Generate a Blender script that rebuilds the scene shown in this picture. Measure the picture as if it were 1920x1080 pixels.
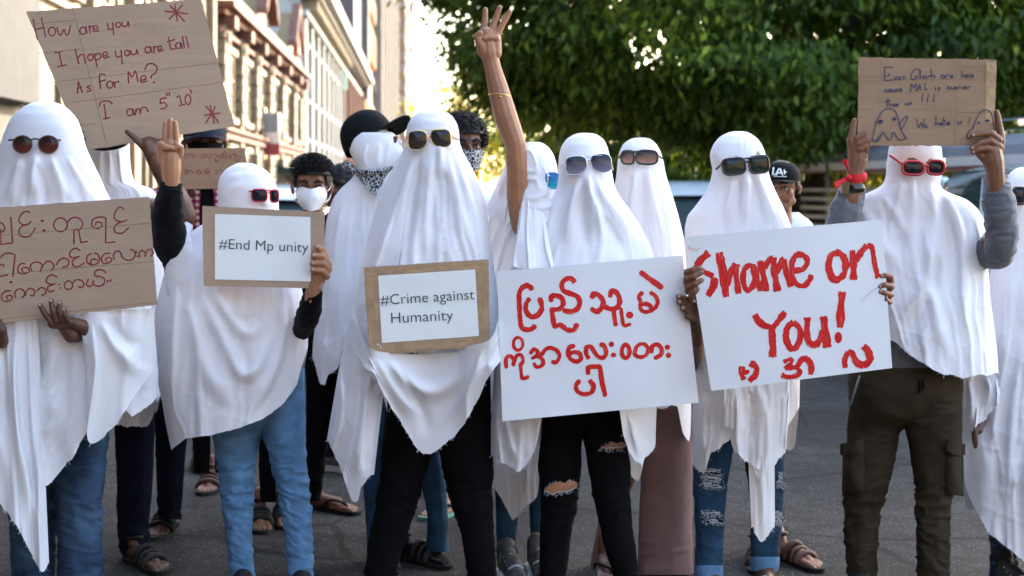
import bpy, math, random
import numpy as np
from mathutils import Vector
R = math.radians
for o in list(bpy.data.objects): bpy.data.objects.remove(o)
sc = bpy.context.scene
COL = sc.collection
# ------------------------------------------------------------------ camera
F, CX, HY, CAMH = 2600.0, 960.0, 350.0, 1.45     # focal length in photo pixels, horizon row, eye height
cam_d = bpy.data.cameras.new('camera'); cam = bpy.data.objects.new('camera', cam_d); COL.objects.link(cam)
cam.location = (0, 0, CAMH); cam.rotation_euler = (R(90), 0, 0)
cam_d.sensor_width = 36; cam_d.lens = 36*F/1920; cam_d.shift_y = -(540-HY)/1920
cam_d.clip_start = .1; cam_d.clip_end = 5000
cam_d.dof.use_dof = True; cam_d.dof.focus_distance = 4.45; cam_d.dof.aperture_fstop = 3.2
sc.camera = cam
# ------------------------------------------------------------------ sky and sun
SUN = Vector((.50, .78, .38)).normalized()
wd = bpy.data.worlds.new('World'); sc.world = wd; wd.use_nodes = True
nt = wd.node_tree; bg = nt.nodes['Background']
sky = nt.nodes.new('ShaderNodeTexSky'); sky.sky_type = 'NISHITA'; sky.sun_disc = False
sky.sun_elevation = math.asin(SUN.z); sky.sun_rotation = math.atan2(SUN.x, SUN.y)
sky.air_density = 1.0; sky.dust_density = 2.7; sky.ozone_density = 1.0
nt.links.new(sky.outputs[0], bg.inputs[0]); bg.inputs[1].default_value = .15
sl = bpy.data.lights.new('sun', 'SUN'); sl.energy = 2.0; sl.angle = R(.5); sl.color = (1, .89, .74)
so = bpy.data.objects.new('sun', sl); COL.objects.link(so); so.location = (10, 20, 30)
so.rotation_euler = SUN.to_track_quat('Z', 'Y').to_euler()
sc.view_settings.view_transform = 'Standard'; sc.view_settings.look = 'None'
sc.view_settings.exposure = 3.15; sc.view_settings.gamma = 1
sc.cycles.use_denoising = True
sc.cycles.max_bounces = 8; sc.cycles.transparent_max_bounces = 8
# ------------------------------------------------------------------ helpers
def W(px, py, d):
    px = np.asarray(px, float); py = np.asarray(py, float); d = np.asarray(d, float)
    px, py, d = np.broadcast_arrays(px, py, d)
    return np.stack([(px-CX)*d/F, d, CAMH-(py-HY)*d/F], -1)
def m_px(n, d): return n*d/F          # a length in photo pixels at distance d, in metres
def _h(ix, iy, iz, s):
    n = (ix*374761393 + iy*668265263 + iz*1274126177 + s*974634679) & 0xffffffff
    n = ((n ^ (n >> 13))*1274126177) & 0xffffffff
    n = ((n ^ (n >> 16))*2246822519) & 0xffffffff
    return ((n ^ (n >> 15)) & 0xffffff)/float(0xffffff)
def noise(x, y=0, z=0, s=0):
    x, y, z = np.broadcast_arrays(np.asarray(x, float), np.asarray(y, float), np.asarray(z, float))
    fx, fy, fz = np.floor(x), np.floor(y), np.floor(z)
    ix, iy, iz = fx.astype(np.int64), fy.astype(np.int64), fz.astype(np.int64)
    u, v, w = x-fx, y-fy, z-fz
    u, v, w = [t*t*t*(t*(6*t-15)+10) for t in (u, v, w)]
    c = lambda a, b, e: _h(ix+a, iy+b, iz+e, s)
    l = lambda a, b, t: a+(b-a)*t
    return 2*l(l(l(c(0,0,0), c(1,0,0), u), l(c(0,1,0), c(1,1,0), u), v), l(l(c(0,0,1), c(1,0,1), u), l(c(0,1,1), c(1,1,1), u), v), w)-1
def sstep(x, a, b):
    t = np.clip((np.asarray(x, float)-a)/(b-a), 0, 1); return t*t*(3-2*t)
ROOT = {}
def tag(o, label=None, cat=None, group=None, kind=None):
    if label: o['label'] = label
    if cat: o['category'] = cat
    if group: o['group'] = group
    if kind: o['kind'] = kind
    return o
def thing(name, loc, label, cat, group=None):
    o = bpy.data.objects.new(name, None); COL.objects.link(o); o.location = loc; o.empty_display_size = .1
    ROOT[o.name] = Vector(loc)
    return tag(o, label, cat, group)
def worldloc(p):
    while p is not None:
        if p.name in ROOT: return ROOT[p.name]
        p = p.parent
    return Vector((0, 0, 0))
def mesh(name, verts, faces, m, parent=None, smooth=True, attrs=None):
    v = np.asarray(verts, np.float32).reshape(-1, 3)
    off = np.array(worldloc(parent), np.float32); v = v-off
    me = bpy.data.meshes.new(name)
    if isinstance(faces, np.ndarray):
        k = faces.shape[1]; n = len(faces)
        me.vertices.add(len(v)); me.vertices.foreach_set('co', v.ravel())
        me.loops.add(n*k); me.loops.foreach_set('vertex_index', faces.astype(np.int32).ravel())
        me.polygons.add(n); me.polygons.foreach_set('loop_start', np.arange(0, n*k, k, dtype=np.int32))
        try: me.polygons.foreach_set('loop_total', np.full(n, k, np.int32))
        except Exception: pass
        me.update(calc_edges=True); me.validate()
    else:
        me.from_pydata(v.tolist(), [], [list(map(int, f)) for f in faces]); me.update()
    if smooth: me.polygons.foreach_set('use_smooth', np.ones(len(me.polygons), bool))
    for ms in (m if isinstance(m, (list, tuple)) else [m]): me.materials.append(ms)
    if attrs:
        for an, av in attrs.items():
            a = me.attributes.new(an, 'FLOAT', 'POINT'); a.data.foreach_set('value', np.asarray(av, np.float32))
    o = bpy.data.objects.new(name, me); COL.objects.link(o)
    if parent is not None: o.parent = parent
    return o
class MB:
    """collects pieces that make up ONE part"""
    def __init__(s): s.v = []; s.f = []; s.n = 0
    def add(s, v, f):
        v = np.asarray(v, float).reshape(-1, 3); s.v.append(v)
        s.f.extend([[int(i)+s.n for i in q] for q in f]); s.n += len(v); return s
    def box(s, x0, x1, y0, y1, z0, z1, fr=None):
        p = np.array([(x, y, z) for z in (z0, z1) for y in (y0, y1) for x in (x0, x1)], float)
        if fr is not None: p = fr(p)
        return s.add(p, [(0,2,3,1),(4,5,7,6),(0,1,5,4),(2,6,7,3),(0,4,6,2),(1,3,7,5)])
    def tube(s, pts, r, n=10, cap=True):
        v, f = tube(pts, r, n, cap); return s.add(v, f)
    def prism(s, poly, y0, y1, fr=None):
        k = len(poly); p = np.array([(x, y0, z) for x, z in poly]+[(x, y1, z) for x, z in poly], float)
        if fr is not None: p = fr(p)
        return s.add(p, [list(range(k)), list(range(2*k-1, k-1, -1))]+[(i, i+k, (i+1) % k+k, (i+1) % k) for i in range(k)])
    def build(s, name, m, parent=None, smooth=False): return mesh(name, np.concatenate(s.v), s.f, m, parent, smooth)
def tube(pts, r, n=10, cap=True):
    P = np.asarray(pts, float); k = len(P); r = np.broadcast_to(np.asarray(r, float), (k,))
    T = np.gradient(P, axis=0); T /= np.linalg.norm(T, axis=1, keepdims=True)+1e-12
    a = np.array([0, 0, 1.]) if abs(T[0][2]) < .9 else np.array([1., 0, 0])
    V = []
    for i in range(k):
        n1 = a-T[i]*np.dot(a, T[i]); n1 /= np.linalg.norm(n1)+1e-12; a = n1
        n2 = np.cross(T[i], n1); t = np.arange(n)*2*np.pi/n
        V.append(P[i]+r[i]*(np.cos(t)[:, None]*n1+np.sin(t)[:, None]*n2))
    V = np.concatenate(V); f = []
    for i in range(k-1):
        for j in range(n): f.append((i*n+j, i*n+(j+1) % n, (i+1)*n+(j+1) % n, (i+1)*n+j))
    if cap: f.append(list(range(n-1, -1, -1))); f.append([(k-1)*n+j for j in range(n)])
    return V, f
def catmull(pts, n=8, closed=False):
    P = np.asarray(pts, float)
    if len(P) < 3 and not closed:
        t = np.linspace(0, 1, n+1)[:, None]; return P[0]*(1-t)+P[1]*t
    P = np.vstack([P[-1], P, P[0], P[1]]) if closed else np.vstack([2*P[0]-P[1], P, 2*P[-1]-P[-2]])
    out = []; t = np.arange(n)[:, None]/n
    for i in range(1, len(P)-2):
        a, b, c, d = P[i-1], P[i], P[i+1], P[i+2]
        out.append(.5*(2*b+(c-a)*t+(2*a-5*b+4*c-d)*t**2+(3*b-a-3*c+d)*t**3))
    out = np.concatenate(out)
    return out if closed else np.vstack([out, P[-2]])
def grid_faces(nu, nv, wrap=False):
    a = np.arange(nv-1)[:, None]*nu+np.arange(nu if wrap else nu-1)[None]; b = np.arange(nv-1)[:, None]*nu+(np.arange(nu if wrap else nu-1)[None]+1) % nu
    return np.stack([a, b, b+nu, a+nu], -1).reshape(-1, 4)
_s = None
def usphere(n=12, k=8):
    v = [(0, 0, 1)]; f = []
    for i in range(1, k):
        for j in range(n): v.append((math.sin(math.pi*i/k)*math.cos(2*math.pi*j/n), math.sin(math.pi*i/k)*math.sin(2*math.pi*j/n), math.cos(math.pi*i/k)))
    v.append((0, 0, -1)); e = len(v)-1
    for j in range(n):
        f.append((0, 1+j, 1+(j+1) % n)); f.append((e, e-n+(j+1) % n, e-n+j))
        for i in range(k-2): f.append((1+i*n+j, 1+(i+1)*n+j, 1+(i+1)*n+(j+1) % n, 1+i*n+(j+1) % n))
    return np.array(v), f
USV, USF = usphere()
def fuse(chains, balls=(), voxel=.0025, smooth=3):
    """chains of tapering limbs [(x,y,z,r),...] and balls (centre, radii) grown into one continuous skin"""
    b = MB()
    for ch in chains:
        ch = np.asarray(ch, float)
        for p in ch: b.add(USV*p[3]+p[:3], USF)
        for p, q in zip(ch[:-1], ch[1:]):
            if np.linalg.norm(p[:3]-q[:3]) > 1e-5:
                v, f = tube([p[:3], q[:3]], [p[3], q[3]], 12); b.add(v, f)
    for c, r in balls: b.add(USV*np.asarray(r, float)+np.asarray(c, float), USF)
    me = bpy.data.meshes.new('t'); me.from_pydata(np.concatenate(b.v).tolist(), [], b.f)
    o = bpy.data.objects.new('t', me); COL.objects.link(o)
    md = o.modifiers.new('r', 'REMESH'); md.mode = 'VOXEL'; md.voxel_size = voxel
    sm = o.modifiers.new('s', 'SMOOTH'); sm.iterations = smooth; sm.factor = .5
    dg = bpy.context.evaluated_depsgraph_get(); dg.update()
    e = o.evaluated_get(dg); m2 = e.to_mesh()
    v = np.zeros(len(m2.vertices)*3, np.float32); m2.vertices.foreach_get('co', v)
    f = [list(p.vertices) for p in m2.polygons]
    e.to_mesh_clear(); bpy.data.objects.remove(o); bpy.data.meshes.remove(me)
    return v.reshape(-1, 3).astype(float), f
# ------------------------------------------------------------------ materials
def mat(name, col, rough=.6, var=.12, vscale=6, bump=0, bscale=60, metal=0, coat=0, spec=.4, col2=None, emit=None, alpha=1, sub=0, trans=0, sheen=0, stretch=None, detail=4):
    m = bpy.data.materials.new(name); m.use_nodes = True
    n = m.node_tree.nodes; L = m.node_tree.links; p = n['Principled BSDF']
    p.inputs['Roughness'].default_value = rough; p.inputs['Metallic'].default_value = metal
    p.inputs['Specular IOR Level'].default_value = spec; p.inputs['Coat Weight'].default_value = coat
    if sub: p.inputs['Subsurface Weight'].default_value = sub; p.inputs['Subsurface Radius'].default_value = (.012, .005, .003); p.inputs['Subsurface Scale'].default_value = 1
    if sheen: p.inputs['Sheen Weight'].default_value = sheen
    tc = n.new('ShaderNodeTexCoord'); src = tc.outputs['Object']
    if stretch:
        mp = n.new('ShaderNodeMapping'); mp.inputs['Scale'].default_value = stretch; L.new(src, mp.inputs[0]); src = mp.outputs[0]
    nz = n.new('ShaderNodeTexNoise'); nz.inputs['Scale'].default_value = vscale; nz.inputs['Detail'].default_value = detail; L.new(src, nz.inputs[0])
    cr = n.new('ShaderNodeValToRGB'); c = col; c2 = col2 or tuple(min(1, x*(1+var)) for x in c)
    c1 = col if col2 else tuple(x*(1-var) for x in c)
    cr.color_ramp.elements[0].position = .32; cr.color_ramp.elements[1].position = .68
    cr.color_ramp.elements[0].color = (*c1, 1); cr.color_ramp.elements[1].color = (*c2, 1)
    L.new(nz.outputs[0], cr.inputs[0]); L.new(cr.outputs[0], p.inputs['Base Color'])
    if bump:
        bn = n.new('ShaderNodeTexNoise'); bn.inputs['Scale'].default_value = bscale; bn.inputs['Detail'].default_value = 5; L.new(src, bn.inputs[0])
        bp = n.new('ShaderNodeBump'); bp.inputs['Strength'].default_value = 1; bp.inputs['Distance'].default_value = bump
        L.new(bn.outputs[0], bp.inputs['Height']); L.new(bp.outputs[0], p.inputs['Normal'])
    if emit: p.inputs['Emission Color'].default_value = (*emit[0], 1); p.inputs['Emission Strength'].default_value = emit[1]
    if alpha < 1: p.inputs['Alpha'].default_value = alpha
    if trans:
        t = n.new('ShaderNodeBsdfTranslucent'); L.new(cr.outputs[0], t.inputs[0]); mx = n.new('ShaderNodeMixShader'); mx.inputs[0].default_value = trans
        L.new(p.outputs[0], mx.inputs[1]); L.new(t.outputs[0], mx.inputs[2]); L.new(mx.outputs[0], n['Material Output'].inputs[0])
    return m
def nodes_of(m): return m.node_tree.nodes, m.node_tree.links, m.node_tree.nodes['Principled BSDF']
def make_cloth():
    m = mat('white_cotton', (.79, .772, .788), .85, .02, 3, .0012, 26, sheen=.15, trans=.12, spec=.2)
    return wrinkle(m)
def wrinkle(m):
    """creases left by folding and wearing, over the fine noise bump"""
    n, L, p = nodes_of(m); tc = n.new('ShaderNodeTexCoord'); nz = n.new('ShaderNodeTexNoise'); nz.noise_type = 'RIDGED_MULTIFRACTAL'; nz.inputs['Scale'].default_value = 8; nz.inputs['Detail'].default_value = 3.5; nz.inputs['Distortion'].default_value = .5
    L.new(tc.outputs['Object'], nz.inputs[0]); bp = n.new('ShaderNodeBump'); bp.inputs['Distance'].default_value = .0032; L.new(nz.outputs[0], bp.inputs['Height'])
    old = p.inputs['Normal'].links[0].from_socket; L.new(old, bp.inputs['Normal']); L.new(bp.outputs[0], p.inputs['Normal']); return m
M = {}
M['sheet'] = make_cloth()
M['sheet2'] = wrinkle(mat('white_cotton_worn', (.76, .745, .765), .88, .02, 3, .0015, 22, sheen=.15, trans=.12, spec=.2))
M['skin'] = mat('brown_skin', (0.1984, 0.08659, 0.0451), .5, .14, 28, .0006, 160, sub=.08)
M['skin_dark'] = mat('dark_brown_skin', (0.0902, 0.03936, 0.02296), .48, .16, 28, .0006, 160, sub=.06)
M['skin_light'] = mat('tan_skin', (0.3306, 0.1515, 0.07806), .5, .12, 24, .0005, 160, sub=.08)
M['nail'] = mat('fingernail', (.40, .22, .16), .3, .05, coat=.3)
M['card'] = mat('cardboard', (0.3899, 0.2821, 0.1949), .85, .05, 5, .0006, 40, spec=.2, stretch=(1, 1, 9))
M['card2'] = mat('brown_cardboard', (0.3125, 0.2016, 0.123), .85, .07, 5, .0006, 40, spec=.2, stretch=(1, 1, 9))
M['card_edge'] = mat('torn_cardboard_edge', (.22, .14, .08), .9, .3, 60)
M['crease'] = mat('pressed_cardboard_crease', (.27, .185, .115), .9, .1, 20)
M['tape'] = mat('brown_packing_tape', (.36, .24, .14), .28, .14, 30, .0015, 70, coat=.35)
M['paper'] = mat('printer_paper', (0.777, 0.7875, 0.777), .7, .015, 4, .0010, 9, spec=.3)
M['board'] = mat('white_poster_board', (0.7276, 0.7383, 0.7543), .45, .025, 3, .0014, 5, spec=.35)
M['ink'] = mat('printed_dark_ink', (.045, .05, .06), .6, .1)
def brush(m):
    n, L, p = nodes_of(m); a = n.new('ShaderNodeAttribute'); a.attribute_name = 'ac'; b = n.new('ShaderNodeAttribute'); b.attribute_name = 'al'; cb = n.new('ShaderNodeCombineXYZ'); L.new(a.outputs['Fac'], cb.inputs[0]); L.new(b.outputs['Fac'], cb.inputs[1])
    nz = n.new('ShaderNodeTexNoise'); nz.inputs['Scale'].default_value = 1; nz.inputs['Detail'].default_value = 4; L.new(cb.outputs[0], nz.inputs[0]); cr = n.new('ShaderNodeValToRGB'); e = cr.color_ramp.elements
    e[0].position = .34; e[0].color = (.46, .004, .007, 1); e[1].position = .72; e[1].color = (.72, .24, .20, 1); k = e.new(.5); k.color = (.62, .012, .012, 1); k = e.new(.62); k.color = (.60, .03, .02, 1); L.new(nz.outputs[0], cr.inputs[0]); L.new(cr.outputs[0], p.inputs['Base Color'])
M['ink_navy'] = mat('navy_pen_ink', (.022, .026, .085), .6, .2, 40)
M['ink_red'] = mat('dark_red_marker', (.24, .035, .045), .6, .25, 45)
M['ink_red2'] = mat('faded_red_marker', (.20, .055, .045), .65, .25, 45)
M['paint'] = mat('red_poster_paint', (.50, .006, .009), .5, .1, 20, spec=.25)
brush(M['paint'])
M['denim_light'] = mat('light_blue_denim', (.098, .205, .36), .85, .22, 16, .0007, 200)
M['denim'] = mat('blue_denim', (.020, .052, .098), .85, .35, 10, .0009, 190)
M['denim_faded'] = mat('faded_blue_denim', (.010, .023, .053), .85, .3, 7, .0009, 190, col2=(.06, .11, .185))
M['navy'] = mat('navy_cotton', (0.0039, 0.00468, 0.01248), .9, .3, 8, .0012, 90)
M['black'] = mat('black_denim', (0.00273, 0.00273, 0.00351), .9, .25, 9, .0009, 120)
M['knit'] = mat('black_knit', (0.00234, 0.00234, 0.00312), .95, .3, 40, .0016, 140, sheen=.05)
M['olive'] = mat('olive_brown_twill', (0.02808, 0.02028, 0.0117), .9, .25, 7, .0010, 120)
M['mauve'] = mat('mauve_twill', (0.2184, 0.1354, 0.131), .85, .1, 12, .0008, 170)
M['grey_knit'] = mat('grey_melange_fleece', (0.1217, 0.1268, 0.142), .95, .22, 150, .0016, 160, sheen=.2)
M['fray'] = mat('pale_cotton_thread', (.42, .47, .52), .9, .2, 60)
for k_ in ('denim_light', 'denim', 'denim_faded', 'navy', 'black', 'knit', 'olive', 'mauve'): M[k_].node_tree.nodes['Principled BSDF'].inputs['Specular IOR Level'].default_value = .12
M['rubber'] = mat('black_rubber', (.005, .0045, .0045), .7, .2, 20)
M['leather'] = mat('brown_leather', (.07, .03, .02), .6, .2, 20)
M['gold'] = mat('gold_wire', (.72, .50, .16), .25, .05, metal=1)
M['silver'] = mat('silver_wire', (.62, .62, .62), .25, .05, metal=1)
M['blackp'] = mat('black_plastic', (.006, .006, .007), .18, .1, coat=.4)
M['redp'] = mat('red_plastic', (.42, .012, .022), .25, .1, coat=.4)
M['cap'] = mat('black_twill_cap', (.005, .005, .0055), .85, .15, 30, .0008, 220)
M['cap_navy'] = mat('navy_twill_cap', (.010, .014, .026), .85, .15, 30, .0008, 220)
M['cap'].node_tree.nodes['Principled BSDF'].inputs['Specular IOR Level'].default_value = .15
M['hair'] = mat('black_hair', (.004, .0035, .0035), .55, .4, 60, .002, 120, stretch=(1, 1, 3))
M['eye'] = mat('eye_white', (.55, .52, .48), .2, .05)
M['iris'] = mat('dark_iris', (.012, .008, .006), .12, .1)
M['mask'] = mat('white_respirator', (.74, .75, .76), .8, .03, 20, .0008, 120)
M['white_tee'] = mat('white_cotton_shirt', (.68, .68, .66), .9, .05, 8, .001, 60)
M['red_cloth'] = mat('red_ribbon', (.62, .012, .018), .7, .1, 20)
M['mustard'] = mat('mustard_knit', (.42, .19, .015), .9, .15, 60, .001, 120)
def lens_mat(name, top, bot, rough=.06, gloss=.9, zspan=.04):
    """tinted sunglass lens: the tint runs from dark at the brow to light at the cheek, as dyed lenses do"""
    m = mat(name, top, rough, .02, coat=gloss*.10, spec=.22); n, L, p = nodes_of(m)
    tc = n.new('ShaderNodeTexCoord'); sp = n.new('ShaderNodeSeparateXYZ'); cr = n.new('ShaderNodeValToRGB')
    cr.color_ramp.elements[0].color = (*bot, 1); cr.color_ramp.elements[1].color = (*top, 1)
    cr.color_ramp.elements[0].position = .1; cr.color_ramp.elements[1].position = .75
    L.new(tc.outputs['Generated'], sp.inputs[0]); L.new(sp.outputs[2], cr.inputs[0]); L.new(cr.outputs[0], p.inputs['Base Color'])
    return m
M['lens_brown'] = lens_mat('brown_gradient_lens', (.012, .006, .006), (.13, .03, .022))
M['lens_dark'] = lens_mat('dark_brown_lens', (.014, .012, .012), (.05, .036, .032))
M['lens_grey'] = lens_mat('violet_grey_gradient_lens', (.022, .020, .032), (.22, .21, .30))
M['lens_tan'] = lens_mat('tan_gradient_lens', (.028, .018, .015), (.34, .20, .15))
M['lens_green'] = lens_mat('dark_green_lens', (.010, .015, .010), (.022, .036, .022))
M['lens_black'] = lens_mat('black_lens', (.006, .006, .010), (.014, .016, .03))
M['lens_blue'] = lens_mat('mirrored_blue_lens', (.0, .10, .30), (.01, .30, .42), .08)
def check_mat():
    m = mat('red_white_plaid', (.3, .03, .05), .85); n, L, p = nodes_of(m)
    tc = n.new('ShaderNodeTexCoord'); w = []
    for ax in ('X', 'Z'):
        wv = n.new('ShaderNodeTexWave'); wv.wave_type = 'BANDS'; wv.bands_direction = ax; wv.inputs['Scale'].default_value = 11; wv.inputs['Distortion'].default_value = .6
        L.new(tc.outputs['Object'], wv.inputs[0]); w.append(wv)
    ad = n.new('ShaderNodeMath'); ad.operation = 'ADD'; L.new(w[0].outputs['Fac'], ad.inputs[0]); L.new(w[1].outputs['Fac'], ad.inputs[1])
    cr = n.new('ShaderNodeValToRGB'); cr.color_ramp.interpolation = 'CONSTANT'
    cr.color_ramp.elements[0].color = (.62, .56, .55, 1); cr.color_ramp.elements[1].position = .30; cr.color_ramp.elements[1].color = (.36, .04, .08, 1)
    e = cr.color_ramp.elements.new(.7); e.color = (.16, .012, .035, 1)
    h = n.new('ShaderNodeMath'); h.operation = 'MULTIPLY'; h.inputs[1].default_value = .5; L.new(ad.outputs[0], h.inputs[0]); L.new(h.outputs[0], cr.inputs[0]); L.new(cr.outputs[0], p.inputs['Base Color'])
    return m
M['plaid'] = check_mat()
def paisley_mat():
    m = mat('black_white_paisley', (.01, .01, .01), .85); n, L, p = nodes_of(m)
    tc = n.new('ShaderNodeTexCoord'); vo = n.new('ShaderNodeTexVoronoi'); vo.feature = 'DISTANCE_TO_EDGE'; vo.inputs['Scale'].default_value = 70; L.new(tc.outputs['Object'], vo.inputs[0])
    cr = n.new('ShaderNodeValToRGB'); cr.color_ramp.elements[0].position = .04; cr.color_ramp.elements[0].color = (.5, .5, .5, 1); cr.color_ramp.elements[1].position = .10; cr.color_ramp.elements[1].color = (.008, .008, .009, 1)
    L.new(vo.outputs[0], cr.inputs[0]); L.new(cr.outputs[0], p.inputs['Base Color']); return m
M['paisley'] = paisley_mat()
# ================================================================== SETTING
def asphalt():
    m = mat('asphalt', (.075, .072, .07), .9, .2, .7, .004, 130, spec=.3); n, L, p = nodes_of(m)
    tc = n.new('ShaderNodeTexCoord')
    vo = n.new('ShaderNodeTexVoronoi'); vo.inputs['Scale'].default_value = 72; L.new(tc.outputs['Object'], vo.inputs[0])
    nz = n.new('ShaderNodeTexNoise'); nz.inputs['Scale'].default_value = 9; nz.inputs['Detail'].default_value = 8; L.new(tc.outputs['Object'], nz.inputs[0])
    c1 = n.new('ShaderNodeValToRGB'); c1.color_ramp.elements[0].position = .12; c1.color_ramp.elements[0].color = (1, 1, 1, 1); c1.color_ramp.elements[1].position = .3; c1.color_ramp.elements[1].color = (0, 0, 0, 1)
    L.new(vo.outputs['Distance'], c1.inputs[0])
    sx = n.new('ShaderNodeSeparateColor'); L.new(vo.outputs['Color'], sx.inputs[0])
    gt = n.new('ShaderNodeMath'); gt.operation = 'GREATER_THAN'; gt.inputs[1].default_value = .58; L.new(sx.outputs[0], gt.inputs[0])
    mu = n.new('ShaderNodeMath'); mu.operation = 'MULTIPLY'; L.new(c1.outputs[0], mu.inputs[0]); L.new(gt.outputs[0], mu.inputs[1])
    c2 = n.new('ShaderNodeValToRGB'); c2.color_ramp.elements[0].position = .3; c2.color_ramp.elements[0].color = (.021, .0187, .016, 1); c2.color_ramp.elements[1].position = .72; c2.color_ramp.elements[1].color = (.048, .043, .037, 1)
    L.new(nz.outputs[0], c2.inputs[0])
    mx = n.new('ShaderNodeMix'); mx.data_type = 'RGBA'; L.new(mu.outputs[0], mx.inputs[0]); L.new(c2.outputs[0], mx.inputs[6]); mx.inputs[7].default_value = (.24, .235, .22, 1)
    st = n.new('ShaderNodeTexNoise'); st.inputs['Scale'].default_value = .9; st.inputs['Detail'].default_value = 6; st.inputs['Distortion'].default_value = .8; L.new(tc.outputs['Object'], st.inputs[0])
    c3 = n.new('ShaderNodeValToRGB'); c3.color_ramp.elements[0].position = .36; c3.color_ramp.elements[0].color = (.55, .54, .53, 1); c3.color_ramp.elements[1].position = .58; c3.color_ramp.elements[1].color = (1, 1, 1, 1); L.new(st.outputs[0], c3.inputs[0])
    ck = n.new('ShaderNodeTexVoronoi'); ck.feature = 'DISTANCE_TO_EDGE'; ck.inputs['Scale'].default_value = .8; dm = n.new('ShaderNodeMix'); dm.data_type = 'VECTOR'; dm.inputs[0].default_value = .22; L.new(tc.outputs['Object'], dm.inputs[4]); L.new(st.outputs['Color'], dm.inputs[5]); L.new(dm.outputs[1], ck.inputs[0])
    c4 = n.new('ShaderNodeValToRGB'); c4.color_ramp.elements[0].position = .004; c4.color_ramp.elements[0].color = (.35, .34, .33, 1); c4.color_ramp.elements[1].position = .012; c4.color_ramp.elements[1].color = (1, 1, 1, 1); L.new(ck.outputs[0], c4.inputs[0])
    m1 = n.new('ShaderNodeMix'); m1.data_type = 'RGBA'; m1.blend_type = 'MULTIPLY'; m1.inputs[0].default_value = 1; L.new(mx.outputs[2], m1.inputs[6]); L.new(c3.outputs[0], m1.inputs[7])
    m2 = n.new('ShaderNodeMix'); m2.data_type = 'RGBA'; m2.blend_type = 'MULTIPLY'; m2.inputs[0].default_value = 1; L.new(m1.outputs[2], m2.inputs[6]); L.new(c4.outputs[0], m2.inputs[7])
    L.new(m2.outputs[2], p.inputs['Base Color']); return m
M['asphalt'] = asphalt()
tag(mesh('road', [(-300, -60, 0), (300, -60, 0), (300, 1500, 0), (-300, 1500, 0)], [(0, 1, 2, 3)], M['asphalt'], smooth=False), kind='structure')
M['concrete'] = mat('grey_concrete', (0.03, 0.0312, 0.0336), .9, .15, 3, .002, 40)
M['cream'] = mat('cream_stucco', (0.2186, 0.1623, 0.09936), .9, .08, 1.5, .002, 30)
M['cream_pale'] = mat('pale_cream_stucco', (0.2385, 0.192, 0.1258), .9, .08, 1.5, .002, 30)
M['stone_trim'] = mat('pale_stone_trim', (0.2189, 0.1786, 0.1238), .9, .1, 3)
M['redbrown'] = mat('red_brown_moulding', (.13, .055, .038), .85, .2, 3)
M['redbrick'] = mat('brick_red_wall', (.19, .09, .068), .9, .12, 2)
M['whitewall'] = mat('white_stucco', (0.2782, 0.2716, 0.2517), .9, .06, 1)
M['maroon'] = mat('brown_mauve_cladding', (.085, .06, .056), .85, .1, .5)
M['palegrey'] = mat('pale_grey_render', (0.1498, 0.1411, 0.1296), .9, .06, .3)
M['palewarm'] = mat('pale_warm_render', (0.2074, 0.1786, 0.1526), .9, .06, .3)
M['orange'] = mat('orange_louvre', (.55, .20, .06), .8, .15, 3)
M['brownlouvre'] = mat('brown_louvre', (.36, .21, .11), .8, .15, 3)
M['glassdark'] = mat('dark_window_glass', (.03, .035, .04), .08, .2, 2, spec=.8)
M['glassgrey'] = mat('grey_window_glass', (.20, .20, .20), .15, .2, 2, spec=.8)
M['shutter'] = mat('cream_shutter', (.32, .235, .135), .8, .1, 5)
M['metal_grey'] = mat('grey_metal', (.20, .20, .20), .45, .15, 6)
X0, TX = -5.5, -.064                        # facade line of the left side of the street
def fr(p): p = np.asarray(p, float); return np.stack([X0+p[:, 0]+TX*p[:, 1], p[:, 1]-TX*p[:, 0], p[:, 2]], -1)     # (out, along, up)
def S(px): return 14300/(793-px)           # how far up the street a facade point seen at px stands
pv = MB(); pv.box(-.5, 1.9, 8, 700, .005, .14, fr); tag(pv.build('pavement', mat('pale_pavement', (.26, .25, .24), .9, .15, 3, .002, 40)), kind='structure')
def building(label, s0, s1): return thing('building', tuple(fr([[0, (s0+s1)/2, 0]])[0]), label, 'building')
def window(par, s0, s1, z0, z1, m, fm, sh=None):
    w = MB(); w.box(-.16, .012, s0, s1, z0, z1, fr); wo = w.build('window', m, par)
    f = MB(); t = .11
    for a in ((s0-t, s0, z0-t, z1+t), (s1, s1+t, z0-t, z1+t), (s0, s1, z1, z1+t), (s0, s1, z0-t, z0), ((s0+s1)/2-.035, (s0+s1)/2+.035, z0, z1), (s0, s1, z0+.6*(z1-z0), z0+.6*(z1-z0)+.07)):
        f.box(-.1, .07, a[0], a[1], a[2], a[3], fr)
    f.build('window_frame', fm, wo)
    f = MB(); f.box(-.02, .2, s0-.25, s1+.25, z0-.28, z0-.112, fr); f.build('sill', fm, wo)
    f = MB(); f.box(-.02, .17, s0-.2, s1+.2, z1+.113, z1+.3, fr); f.build('lintel', fm, wo)
# --- added unseen terrace behind the camera: cuts low sky light, shows in the sunglasses
b = thing('building', (0, -26, 0), 'unseen pale terrace added behind the camera to cut low sky light', 'building')
w = MB(); w.box(-40, 45, -32, -24, 0, 11); w.build('wall', M['cream_pale'], b)
for k in range(14):
    for z in (1.2, 4.8, 8.0):
        w = MB(); w.box(-36+k*5.6, -33.4+k*5.6, -23.99, -23.9, z, z+1.9); w.build('window', M['glassdark'], b)
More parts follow.
